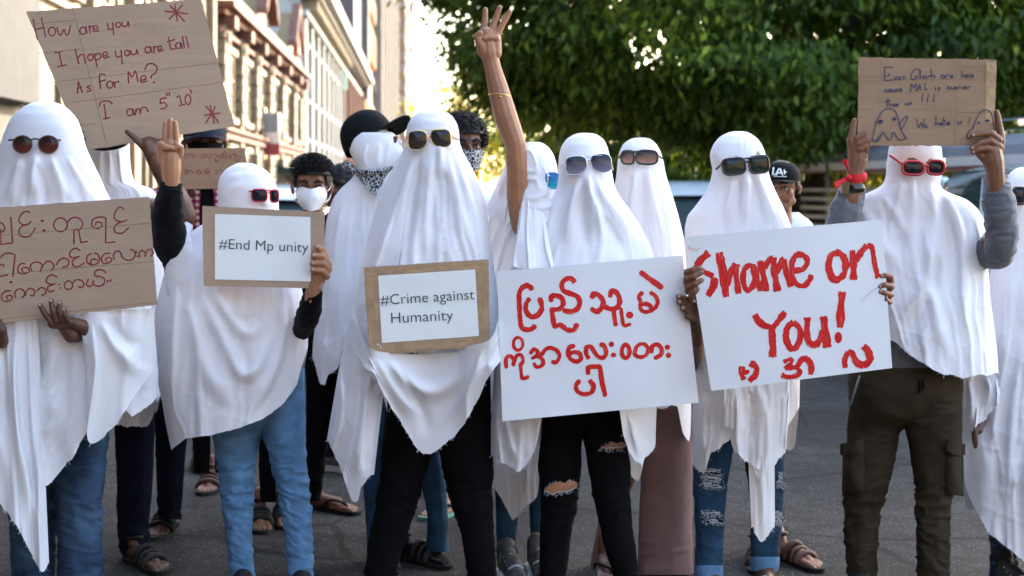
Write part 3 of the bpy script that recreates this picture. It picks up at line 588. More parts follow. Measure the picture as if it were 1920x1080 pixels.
# ================================================================== PEOPLE TOOLS
def smooth1(a, k):
    k = max(1, int(k)); ker = np.hanning(2*k+3)[1:-1]; ker /= ker.sum()
    return np.convolve(np.pad(a, k, mode='edge'), ker, 'valid')
DEFPROF = [(0, 0), (.012, .05), (.04, .083), (.08, .102), (.14, .112), (.20, .114), (.26, .117), (.33, .125), (.45, .15), (.65, .18), (.95, .20), (1.3, .21)]
class Sheet:
    """one draped sheet: silhouette, hem and folds as traced, wrapped round the wearer at distance d"""
    def __init__(s, d, outline, hem, seed=1, prof=None, amp=.020, nu=220, nv=210, folds=(), steps=(), holes=(), back=None, face=None, start=110, rag=4.0, kf=5.5, gather=.0042):
        s.gather = gather
        s.d = d; s.seed = seed
        o = np.array(outline, float); s.y0 = o[0, 0]; y1 = max(max(h[1] for h in hem), o[-1, 0])+4
        s.Y = np.arange(s.y0, y1+1, 1.0)
        dome = min(45, o[-1, 0]-s.y0)
        xl = np.interp(s.Y, o[:, 0], o[:, 1]); xr = np.interp(s.Y, o[:, 0], o[:, 2])
        # the crown of the head is round: interpolate in the square root of height
        q = lambda y: np.sqrt(np.maximum(y-s.y0, 0)); m = s.Y < s.y0+dome
        xl[m] = np.interp(q(s.Y[m]), q(o[:, 0]), o[:, 1]); xr[m] = np.interp(q(s.Y[m]), q(o[:, 0]), o[:, 2])
        k = 7; xs, xt = smooth1(xl, k), smooth1(xr, k); w = sstep(s.Y-s.y0, 12, 30); s.xl = xl*(1-w)+xs*w; s.xr = xr*(1-w)+xt*w
        P = np.array(prof or DEFPROF); ym = (s.Y-s.y0)*d/F
        s.pf = np.interp(ym, P[:, 0], P[:, 1]); w = sstep(ym, .03, .07); s.pf = s.pf*(1-w)+smooth1(s.pf, 8)*w
        s.pb = np.minimum(s.pf, .13+.12*sstep(ym, .3, 1.2))
        s.face = face or (s.xl[min(len(s.xl)-1, 60)]+s.xr[min(len(s.xr)-1, 60)])/2
        s.folds, s.steps, s.holes, s.amp, s.start, s.kf = folds, steps, holes, amp, start, kf
        H = np.array(hem, float); s.H = H
        th = np.linspace(-np.pi, np.pi, nu+1)[:-1]+np.pi/nu; th = th+.18*np.sin(2*th)*(np.abs(th) < np.pi/2)
        yy = s.Y[None]; XC, HW = (s.xl+s.xr)/2, (s.xr-s.xl)/2
        xx = XC[None]+HW[None]*np.sin(th)[:, None]
        hy = np.interp(xx, H[:, 0], H[:, 1]); hb = back if back is not None else np.percentile(H[:, 1], 35)
        bw = sstep(np.abs(th), 1.62, 2.1)[:, None]; hy = hy*(1-bw)+hb*bw
        hy = hy+rag*noise(xx/5., 0, seed, 3)*.6+rag*noise(xx/17., 0, seed, 4)
        over = yy >= hy; over[:, -1] = True; idx = np.argmax(over, 1); ye = s.Y[idx]
        vv = np.linspace(0, 1, nv)**1.12; yg = s.y0+.25+(ye[:, None]-s.y0-.25)*vv[None]
        f = lambda a: np.interp(yg, s.Y, a)
        wob = 1+.0*yg; X = f(XC)+f(HW)*np.sin(th)[:, None]
        c = np.cos(th)[:, None]
        D = np.where(c > 0, d-f(s.pf)*np.abs(c)**.85, d+f(s.pb)*np.abs(c)**.85)
        D = D-s.disp(X, yg, np.sin(th)[:, None]+0*yg, c+0*yg)
        s.X, s.Yg, s.D = X, yg, D
        V = W(X, yg, D)                                # (nu, nv, 3)
        V = V.transpose(1, 0, 2).reshape(-1, 3); Fc = grid_faces(nu, nv, True)
        top = np.array([W(XC[0], s.y0, d)]); 
        if holes:
            cx = X.T.ravel()[Fc].mean(1); cy = yg.T.ravel()[Fc].mean(1); cc = np.broadcast_to(c, X.shape).T.ravel()[Fc].mean(1)
            keep = np.ones(len(Fc), bool)
            for poly in holes: keep &= ~(inpoly(cx, cy, poly) & (cc > 0))
            Fc = Fc[keep]
        s.v, s.f = V, Fc[:, ::-1].copy()
        fr_i = np.where(np.abs(th) < 1.5)[0]; s.v, s.f = (s.v, s.f) if rag < 1.5 else join((s.v, s.f), fray(V.reshape(nv, nu, 3)[-1, fr_i], seed))

    def disp(s, X, Y, sn, c):
        yr = Y-s.y0; A = 1.05*s.amp*sstep(yr, s.start*.55, s.start+260)*(.55+.45*sstep(yr, 150, 600))
        fr_ = np.clip(c, 0, 1)**.5
        wa = sn+.10*noise(sn*2, Y/130., s.seed, 11)+.03*noise(sn*5, Y/45., s.seed, 17)
        n1 = 1-np.abs(noise(wa*s.kf*.5, Y/420., s.seed, 12)); n1 = n1**4
        n2 = 1-np.abs(noise(wa*s.kf*1.1+7, Y/260., s.seed, 13)); n2 = n2**5
        D = A*(1.1*(n1-.4)+.55*(n2-.3))
        # pressed-over folds: a slow rise and a quick fall
        t = wa*s.kf*.85+.45*noise(wa*2.5, Y/230., s.seed, 21)+s.seed*.37; ce = np.floor(t); q = t-ce; pr = np.where(q < .74, (q/.74)**1.4, 1-sstep(q, .74, 1.0)); D = D+A*.75*np.clip(.35+1.3*noise(ce*3.7+.5, Y/700., s.seed, 22), 0, 1)*(pr-.35)
        # fine gathers falling from the brow
        n3 = (1-np.abs(noise(wa*s.kf*2.7+3, Y/330., s.seed, 31)))**3; D = D+s.gather*sstep(yr, 85, 150)*(1-.55*sstep(yr, 260, 420))*(n3-.3)*(.4+.6*np.clip(1-1.1*np.abs(sn), 0, 1)+.0*yr)
        # slack cross wrinkles and small puckers
        t = noise(X/80.+Y/60., Y/38.-X/90., s.seed, 14); D = D+.16*A*(1-np.abs(t))**3
        D = D+.0009*noise(X/13., Y/17., s.seed, 15)*sstep(yr, 60, 200)+.0022*noise(X/30., Y/42., s.seed, 16)*sstep(yr, 110, 260)
        for fo in s.folds:
            pts, w, a = fo[0], fo[1], fo[2]; D = D+stroke_field(X, Y, pts, w, a, fo[3] if len(fo) > 3 else 0)
        for poly, a, soft in s.steps:
            D = D+a*polyfield(X, Y, poly, soft)
        return D*np.where(c > 0, np.maximum(fr_, .25), .6)
    def depth(s, px, py):
        i = np.clip(np.asarray(py, float)-s.y0, 0, len(s.Y)-1); f = lambda a: np.interp(i, np.arange(len(s.Y)), a)
        xc, hw = (f(s.xl)+f(s.xr))/2, (f(s.xr)-f(s.xl))/2
        sn = np.clip((np.asarray(px, float)-xc)/np.maximum(hw, 1), -.98, .98)
        return s.d-f(s.pf)*np.sqrt(1-sn**2)**.85
def fray(E, seed, per=1.1):
    """loose threads along a torn hem E"""
    rg = np.random.default_rng(seed+900); V, Fc, n = [], [], 0
    for i in range(len(E)-1):
        if rg.random() > per*.42: continue
        p = E[i]+(E[i+1]-E[i])*rg.random(); L = .003+.009*rg.random()**3; q = p+np.array([rg.normal()*.006, -.001, -L]); h = np.array([.0007, 0, 0]); m_ = (p+q)/2+np.array([rg.normal()*.003, 0, 0])
        V += [p-h, p+h, m_+h, m_-h, q+h*.6, q-h*.6]; Fc += [(n, n+1, n+2, n+3), (n+3, n+2, n+4, n+5)]; n += 6
    return (np.array(V), Fc) if V else (np.zeros((0, 3)), [])
def inpoly(x, y, poly):
    x = np.asarray(x); r = np.zeros(x.shape, bool); n = len(poly)
    for i in range(n):
        (x1, y1), (x2, y2) = poly[i], poly[(i+1) % n]
        if y1 == y2: continue
        r ^= ((y1 > y) != (y2 > y)) & (x < (x2-x1)*(y-y1)/(y2-y1)+x1)
    return r
def segdist(X, Y, P):
    best = np.full(X.shape, 1e9); T = np.zeros(X.shape); SG = np.zeros(X.shape); L = np.r_[0, np.cumsum(np.hypot(*np.diff(P, axis=0).T))]
    for i in range(len(P)-1):
        a, b = P[i], P[i+1]; dx, dy = b-a; q = dx*dx+dy*dy+1e-9
        t = np.clip(((X-a[0])*dx+(Y-a[1])*dy)/q, 0, 1); e = np.hypot(X-a[0]-t*dx, Y-a[1]-t*dy); k = e < best
        best = np.where(k, e, best); T = np.where(k, (L[i]+t*(L[i+1]-L[i]))/L[-1], T); SG = np.where(k, np.sign((X-a[0])*dy-(Y-a[1])*dx), SG)
    return best, T, SG
def stroke_field(X, Y, pts, w, a, skew=0):
    """a fold: a ridge (a>0) or a valley (a<0), steeper on one side when skew is set, fading at both ends"""
    P = catmull(pts, 5); d, t, sg = segdist(X, Y, P)
    ww = w*(.55+.9*t) if skew != 9 else w
    ww = ww*np.where(sg*skew > 0, .45, 1.25) if skew in (1, -1) else ww
    return 1.15*a*np.exp(-(d/ww)**2)*sstep(t, 0, .22)*(1-sstep(t, .6, 1))
def polyfield(X, Y, poly, soft):
    P = np.array(list(poly)+[poly[0]], float); d, _, _ = segdist(X, Y, P); ins = inpoly(X, Y, poly)
    return sstep(np.where(ins, d, -d), -soft*.3, soft)
def patch(top, bot, seed=1, nu=70, nv=70, amp=.01, sag=0, kf=6, rag=2.5, folds=(), bulge=0):
    """a hanging flap of cloth between an upper and a lower edge, points (x, y, distance)"""
    def rs(P):
        P = catmull(P, 10); L = np.r_[0, np.cumsum(np.hypot(np.diff(P[:, 0]), np.diff(P[:, 1])))]; t = np.linspace(0, L[-1], nu); return np.stack([np.interp(t, L, P[:, i]) for i in range(3)], 1)
    A, B = rs(top), rs(bot); v = np.linspace(0, 1, nv)[:, None]; u = np.linspace(0, 1, nu)[None]
    X = A[:, 0]*(1-v)+B[:, 0]*v; Y = A[:, 1]*(1-v)+B[:, 1]*v; D = A[:, 2]*(1-v)+B[:, 2]*v
    Y = Y+rag*v**6*(noise(u*nu/4., 0, seed, 3)+noise(u*nu/1.5, 0, seed, 8)*.5)
    n1 = (1-np.abs(noise(u*kf+.25*noise(u*3, v*2, seed), v*1.2, seed, 5)))**3
    D = D-amp*(.3+.7*v)*(n1*1.4-.5)-amp*.5*noise(u*kf*1.7, v*2.5, seed, 6)-bulge*np.sin(np.pi*u)*np.sin(np.pi*np.clip(v+.1, 0, 1))
    for fo in folds: D = D-stroke_field(X, Y, fo[0], fo[1], fo[2], fo[3] if len(fo) > 3 else 0)
    G = W(X, Y, D); return join((G.reshape(-1, 3), grid_faces(nu, nv)), fray(G[-1], seed)) if rag > 1.5 else (G.reshape(-1, 3), grid_faces(nu, nv))
def join(*vf):
    V, Fc, n = [], [], 0
    for v, f in vf:
        V.append(np.asarray(v, float)); Fc.extend([[int(i)+n for i in q] for q in f]); n += len(v)
    return np.concatenate(V), Fc
def leg(outline, d, seed=1, amp=.006, depth=1.0, knees=(), n=48, lam=13, tilt=.5, dd=None):
    """a trouser leg or a sleeve lofted through traced edges (y, left, right); wrinkles run across it"""
    o = np.array(outline, float); ys = np.arange(o[0, 0], o[-1, 0]+.01, 3.0); xl = np.interp(ys, o[:, 0], o[:, 1]); xr = np.interp(ys, o[:, 0], o[:, 2])
    if len(ys) > 14: xl, xr = smooth1(xl, 6), smooth1(xr, 6)
    th = np.linspace(0, 2*np.pi, n, endpoint=False); Yg, T = np.meshgrid(ys, th, indexing='ij')
    d0 = np.full(len(ys), d, float) if dd is None else np.interp(ys, [q[0] for q in dd], [q[1] for q in dd])
    xc, hw = (xl+xr)[:, None]/2, (xr-xl)[:, None]/2; rad = hw*d0[:, None]/F
    cx, sx = np.sin(T), -np.cos(T)
    k = .25+sum((a*np.exp(-((Yg-y)/s_)**2) for y, s_, a in knees), np.zeros(Yg.shape))
    w = (1-np.abs(noise(cx*1.3+seed*3.1, sx*1.3, (Yg+tilt*hw*cx*np.cos(Yg/60.+seed))/lam, seed)))**3-.35
    w2 = noise(cx*2, sx*2+5, Yg/(lam*2.6), seed+3)
    dr = amp*.85*(k*w*1.5+.45*w2)
    X = xc+(hw+dr*F/d0[:, None]*.75)*cx; D = d0[:, None]+(rad*depth+dr)*sx
    return W(X, Yg, D).reshape(-1, 3), grid_faces(n, len(ys), True)[:, ::-1].tolist()
def limb(pts, seed=1, amp=.004, n=40, lam=14, steps=14):
    """a sleeve along any path (x, y, distance, radius px): rings across the path, wrinkled"""
    C = catmull(pts, steps); P = W(C[:, 0], C[:, 1], C[:, 2]); r = C[:, 3]*C[:, 2]/F
    T = np.gradient(P, axis=0); T /= np.linalg.norm(T, axis=1, keepdims=True); L = np.r_[0, np.cumsum(np.linalg.norm(np.diff(P, axis=0), axis=1))]
    a = np.array([0, -1., 0]); V = []
    th = np.linspace(0, 2*np.pi, n, endpoint=False)
    for i in range(len(P)):
        n1 = a-T[i]*np.dot(a, T[i]); n1 /= np.linalg.norm(n1); n2 = np.cross(T[i], n1); a = n1
        w = (1-np.abs(noise(np.cos(th)*1.3+seed, np.sin(th)*1.3, L[i]*F/5/lam+.35*np.sin(th+seed), seed)))**3-.35
        V.append(P[i]+(r[i]+amp*w)[:, None]*(np.cos(th)[:, None]*n1+np.sin(th)[:, None]*n2))
    V = np.concatenate(V); return V, grid_faces(n, len(P), True).tolist()+[list(range(n)), list(range(n*(len(P)-1), n*len(P)))]
def chain(pts, d):
    """finger or limb bones: (x, y, offset in m towards the camera, radius px)"""
    return [(*W(x, y, d-o), r*(d-o)/F) for x, y, o, r in pts]
def body_part(d, chains, balls=(), voxel=.0026, smooth=3):
    return fuse([chain(c, d) for c in chains], [(W(x, y, d-o), (rx*d/F, ry*d/F, rz*d/F)) for x, y, o, rx, ry, rz in balls], voxel, smooth)
def nails(par, d, tips, m):
    for x, y, o, r in tips:
        q = r*d/F; mesh('fingernail', USV*np.array([q*.62, q*.35, q*.62])+W(x, y, d-o)+np.array([0, -q*.78, q*.1]), USF, m, par)
def figure(d, hx, htop, hw, shoulder_y, hip_y, foot_y, legs, sw=62):
    """head, neck, trunk and legs that carry the clothes; hidden under them"""
    s = d/F; hh = hw*1.32; cy = htop+hh*1.02
    C = [[(hx, cy+hh*.75, 0, hw*.55), (hx, shoulder_y+12, 0, hw*.62)], [(hx-sw, shoulder_y+26, 0, hw*.42), (hx, shoulder_y+14, 0, hw*.6), (hx+sw, shoulder_y+26, 0, hw*.42)], [(hx, shoulder_y+30, 0, hw*.95), (hx, (shoulder_y+hip_y)/2, 0, hw*1.0), (hx, hip_y, 0, hw*1.05)]]
    for lg in []: C.append([(hx*.5+lg[0][0]*.5, hip_y, 0, hw*.8)]+[(x, y, -.01, r*.55) for x, y, r in lg])
    return body_part(d, C, [(hx, cy, 0, hw*.86, hw*.98, hh*.92)], .013, 4)
_FOOT = None
def foot_parts(kind='sandal'):
    """a bare right foot, toes along -y, heel at the origin, with its sandal"""
    global _FOOT
    if _FOOT is None:
        ch = [[(0, 0, .035, .030), (0, -.05, .04, .030), (.0, -.13, .032, .030), (.0, -.17, .022, .02)], [(0, -.01, .07, .03), (0, .012, .115, .030)], [(-.02, -.12, .028, .022), (-.03, -.18, .020, .015)], [(.022, -.11, .026, .022), (.03, -.165, .018, .013)]]
        for x, y, r in ((-.036, -.235, .0125), (-.015, -.238, .0095), (.003, -.230, .009), (.02, -.218, .0085), (.036, -.203, .008)): ch.append([(x*.8, -.165, .022, r*1.15), (x, y+.02, .021, r), (x, y, .016, r*.95)])
        foot = fuse(ch, (), .004, 3)
        out = [(-.034, .035), (-.045, 0), (-.040, -.08), (-.054, -.17), (-.052, -.235), (-.03, -.262), (0, -.262), (.032, -.24), (.052, -.20), (.050, -.13), (.040, -.06), (.042, 0), (.03, .036), (0, .046)]
        c = catmull(out, 4, True); k = len(c); sole = (np.array([(x, y, z) for z in (0.001, .018) for x, y in c]), [list(range(k))[::-1], list(range(k, 2*k))]+[(i, (i+1) % k, (i+1) % k+k, i+k) for i in range(k)])
        arc = lambda y0, y1, h, r, w=.046: tube(catmull([(-w, y0, .016), (-w*.75, (y0*2+y1)/3, h*.8), (0, (y0+y1)/2, h), (w*.75, (y0+2*y1)/3, h*.75), (w, y1, .016)], 5), r, 8)
        thong = [tube(catmull([(-.044, -.06, .018), (-.036, -.12, .055), (-.020, -.185, .042), (-.024, -.20, .018)], 5), .006, 8), tube(catmull([(.044, -.06, .018), (.034, -.12, .05), (-.018, -.185, .042)], 5), .006, 8)]
        straps = [arc(-.16, -.15, .052, .012, .052), arc(-.09, -.10, .078, .011), tube(catmull([(-.03, .0, .09), (0, .036, .085), (.03, 0, .09), (0, -.045, .10), (-.03, 0, .09)], 5), .008, 8), arc(-.13, -.12, .065, .009, .05)]
        _FOOT = foot, sole, straps, thong
    return _FOOT
def place(vf, px, py, d, ang, flip=1, sc_=1.0):
    v = np.asarray(vf[0], float)*np.array([flip*sc_, sc_, sc_]); c, s = math.cos(ang), math.sin(ang)
    b = W(px, py, d); b[2] = 0
    return np.stack([b[0]+v[:, 0]*c-v[:, 1]*s, b[1]+v[:, 0]*s+v[:, 1]*c, v[:, 2]], -1), vf[1]
def footd(y): return CAMH*F/(y-HY)        # distance of a point of the road seen in row y
def feet(par, spots, skin, solem, strapm, kind='straps'):
    """spots: (x, y of heel on the road, turn, flip); returns bare feet, builds each sandal"""
    ft, sole, straps, thong = foot_parts(); out = []
    for px, py, ang, fl in spots:
        d = footd(py); out.append(place(ft, px, py, d, ang, fl))
        v, f = place(sole, px, py, d, ang, fl); o = mesh('sandal', v, f, solem, par, False)
        v, f = join(*[place(q, px, py, d, ang, fl) for q in (straps if kind == 'straps' else thong)]); mesh('strap', v, f, strapm, o)
    return out
def shoe(par, px, py, ang, fl, upper, solem, name='sneaker', sc_=1.0):
    d = footd(py)
    ch = [[(0, 0, .055, .038), (0, -.06, .055, .036), (0, -.14, .042, .036), (0, -.21, .034, .030)], [(0, .0, .06, .036), (0, .005, .11, .037)], [(0, -.03, .08, .034), (0, -.10, .062, .034)]]
    v, f = place(fuse(ch, (), .005, 3), px, py, d, ang, fl, sc_); o = mesh(name, v, f, upper, par)
    _, sole, _, _ = foot_parts(); sv = np.array(sole[0])*np.array([1, 1, 1.5]); v, f = place((sv, sole[1]), px, py, d, ang, fl, sc_); mesh('sole', v, f, solem, o, False)
    lv = [tube(catmull([(-.028, y, z), (0, y-.006, z+.014), (.028, y, z)], 4), .004, 6) for y, z in ((-.06, .088), (-.085, .08), (-.11, .072), (-.135, .066))]
    v, f = join(*[place(q, px, py, d, ang, fl, sc_) for q in lv]); mesh('laces', v, f, M['fray'], o)
# ---- sunglasses
def ell(cx, cy, rx, ry, kind='round', flip=1, n=28, rot=0):
    t = np.linspace(0, 2*np.pi, n, endpoint=False); c, s = np.cos(t), np.sin(t)
    if kind == 'aviator': x = rx*(c+flip*.10*s*np.abs(s)+.0); x = np.sign(c)*np.abs(c)**.8*rx-flip*.22*rx*np.clip(s, 0, 1); y = ry*np.sign(s)*np.abs(s)**np.where(s < 0, .55, .85)
    elif kind == 'rect': x = rx*np.sign(c)*np.abs(c)**.45*(1-.10*np.clip(s, 0, 1)); y = ry*np.sign(s)*np.abs(s)**.5
    elif kind == 'oval': x = rx*np.sign(c)*np.abs(c)**.65; y = ry*np.sign(s)*np.abs(s)**.65
    else: x = rx*c; y = ry*s*np.where(s > 0, 1, .9)
    cr, sr = math.cos(rot), math.sin(rot)
    return np.stack([cx+x*cr-y*sr, cy+x*sr+y*cr], 1)
def sunglasses(par, dep, lens, frame_m, lens_m, kind, rim, temples, bridge, off=.022, rot=0, bar=None, far=.02, label=None):
    """lens: [(cx, cy, rx, ry), ...] in photo pixels; dep(px, py) is the face surface; temples: far ends"""
    g = None; b = MB(); cs = []; off = off+.007; lens = [(l[0], l[1], l[2]*1.07, l[3]*1.08)+tuple(l[4:]) for l in lens]
    dl = min(float(dep(l[0], l[1])) for l in lens)-off
    for i, l in enumerate(lens):
        d0 = dl+far*abs(l[0]-lens[0][0])/max(1., abs(lens[-1][0]-lens[0][0])) if len(l) < 5 else dl+l[4]
        E = ell(l[0], l[1], l[2], l[3], kind, 1 if i == 0 else -1, 30, rot); cs.append((E, d0))
        k = np.hypot((E[:, 0]-l[0])/l[2], (E[:, 1]-l[1])/l[3])
        ring = W(E[:, 0], E[:, 1], d0); ring = np.vstack([ring, ring[:2]]); b.tube(ring, rim*d0/F, 8, False)
    A, B = bridge
    da = cs[0][1]; db = cs[-1][1]
    b.tube(catmull([(*W(A[0], A[1], da),), (*W((A[0]+B[0])/2, (A[1]+B[1])/2-2, (da+db)/2-.003),), (*W(B[0], B[1], db),)], 5), rim*1.1*da/F, 8)
    if bar: b.tube(catmull([W(bar[0][0], bar[0][1], da), W((bar[0][0]+bar[1][0])/2, (bar[0][1]+bar[1][1])/2-1, (da+db)/2), W(bar[1][0], bar[1][1], db)], 5), rim*.8*da/F, 8)
    for (x0, y0, k, x1, y1, back) in temples:
        dd = cs[k][1]; b.tube(catmull([W(x0, y0, dd), W(x0*.55+x1*.45, y0*.55+y1*.45, dd+back*.45), W(x1, y1, dd+back)], 5), max(rim*1.15, 1.3)*dd/F, 8)
    g = b.build('sunglasses', frame_m, par, True)
    if label: g['label'] = label
    for (E, d0), l in zip(cs, lens):
        V, Fc = [], []; nr = 7; n = len(E)
        for j in range(nr):
            q = 1-j/(nr-1)*.97; V.append(W(l[0]+(E[:, 0]-l[0])*q, l[1]+(E[:, 1]-l[1])*q, d0-.006*(1-q*q)))
        V = np.concatenate(V); V2 = V+np.array([0, .002, 0]); nf = grid_faces(n, nr, True)[:, ::-1].tolist()+[list(range((nr-1)*n, nr*n))]
        mesh('lens', *join((V, nf)), lens_m, g)
    return g
# ---- signs and writing
class Board:
    """a flat board whose corners are traced (TL, TR, BR, BL) at distance d"""
    def __init__(s, name, corners, d, m, label, cat, thick=.005, bow=0, n=24, group=None, ragged=0, seed=1, dent=.0015, dz=(0, 0, 0, 0)):
        s.c = np.array(corners, float); s.d = d; s.bow = bow; s.seed = seed; s.dent = dent; s.dz = np.array(dz, float)
        ctr = W(s.c[:, 0].mean(), s.c[:, 1].mean(), d); s.root = thing(name, tuple(ctr), label, cat, group)
        u, v = np.meshgrid(np.linspace(0, 1, n*2), np.linspace(0, 1, n)); x, y = s.uv(u, v)
        if ragged:
            e = ragged*noise(u*37, v*31, seed)+.6*ragged*noise(u*90, v*80, seed+1); y = y+e*((v == 0) | (v == 1)); x = x+e*((u == 0) | (u == 1))
        dd = s.dep(u, v)-0*u
        A = W(x, y, dd).reshape(-1, 3); B = W(x, y, dd+thick).reshape(-1, 3); N = len(A); nu, nv = n*2, n
        f = grid_faces(nu, nv)[:, ::-1].tolist(); fb = (grid_faces(nu, nv)+N).tolist()
        rim = list(range(nu))+[i*nu+nu-1 for i in range(1, nv)]+list(range(nv*nu-2, (nv-1)*nu-1, -1))+[i*nu for i in range(nv-2, 0, -1)]
        k_ = len(rim); fs = [(2*N+i, 2*N+(i+1) % k_, 2*N+k_+(i+1) % k_, 2*N+k_+i) for i in range(k_)]
        s.panel = mesh('panel', np.concatenate([A, B, A[rim], B[rim]]), f+fb+fs, m, s.root, True)
        for p in s.panel.data.polygons[-len(fs):]: p.use_smooth = False
        s.lift = 0
    def uv(s, u, v):
        c = s.c; q = lambda i: (c[0, i]*(1-u)+c[1, i]*u)*(1-v)+(c[3, i]*(1-u)+c[2, i]*u)*v; return q(0), q(1)
    def inv(s, x, y):
        x = np.asarray(x, float); y = np.asarray(y, float); u = np.full(x.shape, .5); v = np.full(x.shape, .5)
        for _ in range(12):
            a, b = s.uv(u, v); e = 1e-4; a1, b1 = s.uv(u+e, v); a2, b2 = s.uv(u, v+e)
            j11, j12, j21, j22 = (a1-a)/e, (a2-a)/e, (b1-b)/e, (b2-b)/e; det = j11*j22-j12*j21
            u = u+((x-a)*j22-(y-b)*j12)/det; v = v+((y-b)*j11-(x-a)*j21)/det
        return u, v
    def dep(s, u, v):
        z = s.dz; t = (z[0]*(1-u)+z[1]*u)*(1-v)+(z[3]*(1-u)+z[2]*u)*v
        return s.d+t-s.bow*np.sin(np.pi*np.clip(u, 0, 1))-s.dent*noise(u*3.2, v*2.4, s.seed, 40)
    def at(s, x, y, lift):
        u, v = s.inv(x, y); return W(x, y, s.dep(u, v)-lift)
    def ribbon(s, P, w, lift, cap=1.0, rough=0, sd=0):
        """brush or pen stroke as a thin layer of colour: centre line P, width w (px)"""
        P = np.asarray(P, float); T = np.gradient(P, axis=0); T /= np.hypot(T[:, 0], T[:, 1])[:, None]+1e-9; N = np.stack([-T[:, 1], T[:, 0]], 1)
        w = np.broadcast_to(np.asarray(w, float), (len(P),))
        k_ = np.arange(len(P))*.9; L = P+N*(w*(1+rough*noise(k_, sd, 1, s.seed)))[:, None]/2; Rr = P-N*(w*(1+rough*noise(k_, sd, 2, s.seed)))[:, None]/2
        s0 = [P[0]-T[0]*(math.cos(q)*cap+rough*1.2*math.sin(q*5+sd))*w[0]/2+N[0]*math.sin(q)*w[0]/2 for q in np.linspace(-math.pi/2, math.pi/2, 7)]
        s1 = [P[-1]+T[-1]*(math.cos(q)*cap+rough*1.6*math.sin(q*7+sd))*w[-1]/2+N[-1]*math.sin(q)*w[-1]/2 for q in np.linspace(-math.pi/2, math.pi/2, 7)]
        pts = np.concatenate([L, Rr, np.array(s0), np.array(s1)]); n = len(P); lf = np.concatenate([lift+np.linspace(0, .0001, n)]*2+[np.full(7, lift), np.full(7, lift+.0001)])
        f = [(i, i+1, n+i+1, n+i) for i in range(n-1)]+[list(range(2*n, 2*n+7)), list(range(2*n+7, 2*n+14))]
        return s.at(pts[:, 0], pts[:, 1], lf), f
    def write(s, strokes, m, w, org=(0, 0), k=1.0, name='lettering', parent=None, base=.0012, jit=.12, curve=True, cap=1.0, rough=0):
        """strokes: one text, strokes split by ';', points 'x,y' in a blow-up of the photo with origin org and scale k; 'oX,Y,RX,RY' a closed ring, '.X,Y,R' a filled blot; a trailing *W sets the width; '/' keeps corners sharp"""
        parts = []; AC = []; AL = []
        for i, st in enumerate(t for t in strokes.replace('\n', ';').split(';') if t.strip()):
            st = st.strip(); ww = w
            if '*' in st: st, q = st.split('*'); ww = float(q)
            sharp = st.startswith('/'); st = st.lstrip('/'); lift = base*.35+(i % 40)*.00002
            if st[0] == 'o':
                q = [float(a) for a in st[1:].split(',')]; rx, ry = q[2], q[3] if len(q) > 3 else q[2]; t = np.linspace(-1.9, 4.5, 30); P = np.stack([q[0]+rx*np.cos(t), q[1]+ry*np.sin(t)], 1)
            elif st[0] == '.':
                q = [float(a) for a in st[1:].split(',')]; rx, ry = q[2], q[3] if len(q) > 3 else q[2]; t = np.linspace(0, 2*np.pi, 15)[:-1]
                P = np.stack([org[0]+(q[0]+rx*np.cos(t))/k, org[1]+(q[1]+ry*np.sin(t))/k], 1); parts.append((s.at(P[:, 0], P[:, 1], lift), [list(range(14))[::-1]])); AC.append(np.linspace(0, 3, 14)+i*5); AL.append(np.linspace(0, 1, 14)+i*3); continue
            else:
                P = np.array([[float(a) for a in p.split(',')] for p in st.split()]); P = catmull(P, 6) if (curve and not sharp) else (np.concatenate([np.linspace(P[j], P[j+1], 8)[: (8 if j == len(P)-2 else 7)] for j in range(len(P)-1)]))
            P = P/k+np.array(org); wp = ww/k*(1+jit*noise(np.arange(len(P))*.35, i, s.seed))
            parts.append(s.ribbon(P, wp, lift, cap, rough, i)); ln = np.r_[0, np.cumsum(np.hypot(*np.diff(P, axis=0).T))]/26.; wm = float(np.mean(wp))*.38; e = i*7.37+.43; z7 = np.zeros(7)
            AC.append(e+np.concatenate([ln*0, ln*0+wm, np.linspace(0, wm, 7), np.linspace(0, wm, 7)])); AL.append(e*1.7+np.concatenate([ln, ln, z7, z7+ln[-1]]))
        v, f = join(*parts); return mesh(name, v, f, m, parent or s.root, False, {'ac': np.concatenate(AC), 'al': np.concatenate(AL)})
    def quad(s, name, corners, m, lift=.001, n=16, parent=None, thick=.0004, crumple=.0008):
        c = np.array(corners, float); u, v = np.meshgrid(np.linspace(0, 1, n*2), np.linspace(0, 1, n)); q = lambda i: (c[0, i]*(1-u)+c[1, i]*u)*(1-v)+(c[3, i]*(1-u)+c[2, i]*u)*v
        x, y = q(0), q(1); P = s.at(x.ravel(), y.ravel(), lift+crumple*(.5+.5*noise(u*5, v*4, s.seed, 60)).ravel())
        return mesh(name, P, grid_faces(n*2, n)[:, ::-1].tolist(), m, parent or s.root, True)
    def text(s, txt, p0, p1, h, m, lift=.003, parent=None, name='lettering'):
        """typeset line: baseline from p0 to p1 (px), capital height h px"""
        cu = bpy.data.curves.new('t', 'FONT'); cu.body = txt; cu.size = 1; cu.offset = -.007; cu.resolution_u = 3; o = bpy.data.objects.new('t', cu); COL.objects.link(o)
        dg = bpy.context.evaluated_depsgraph_get(); dg.update(); me = o.evaluated_get(dg).to_mesh(); v = np.array([q.co[:2] for q in me.vertices]); f = [list(q.vertices) for q in me.polygons]
        o.evaluated_get(dg).to_mesh_clear(); bpy.data.objects.remove(o); bpy.data.curves.remove(cu)
        x0, x1 = v[:, 0].min(), v[:, 0].max(); p0, p1 = np.array(p0, float), np.array(p1, float); t = (v[:, 0]-x0)/(x1-x0); ax_ = (p1-p0)/np.hypot(*(p1-p0)); up = np.array([ax_[1], -ax_[0]])
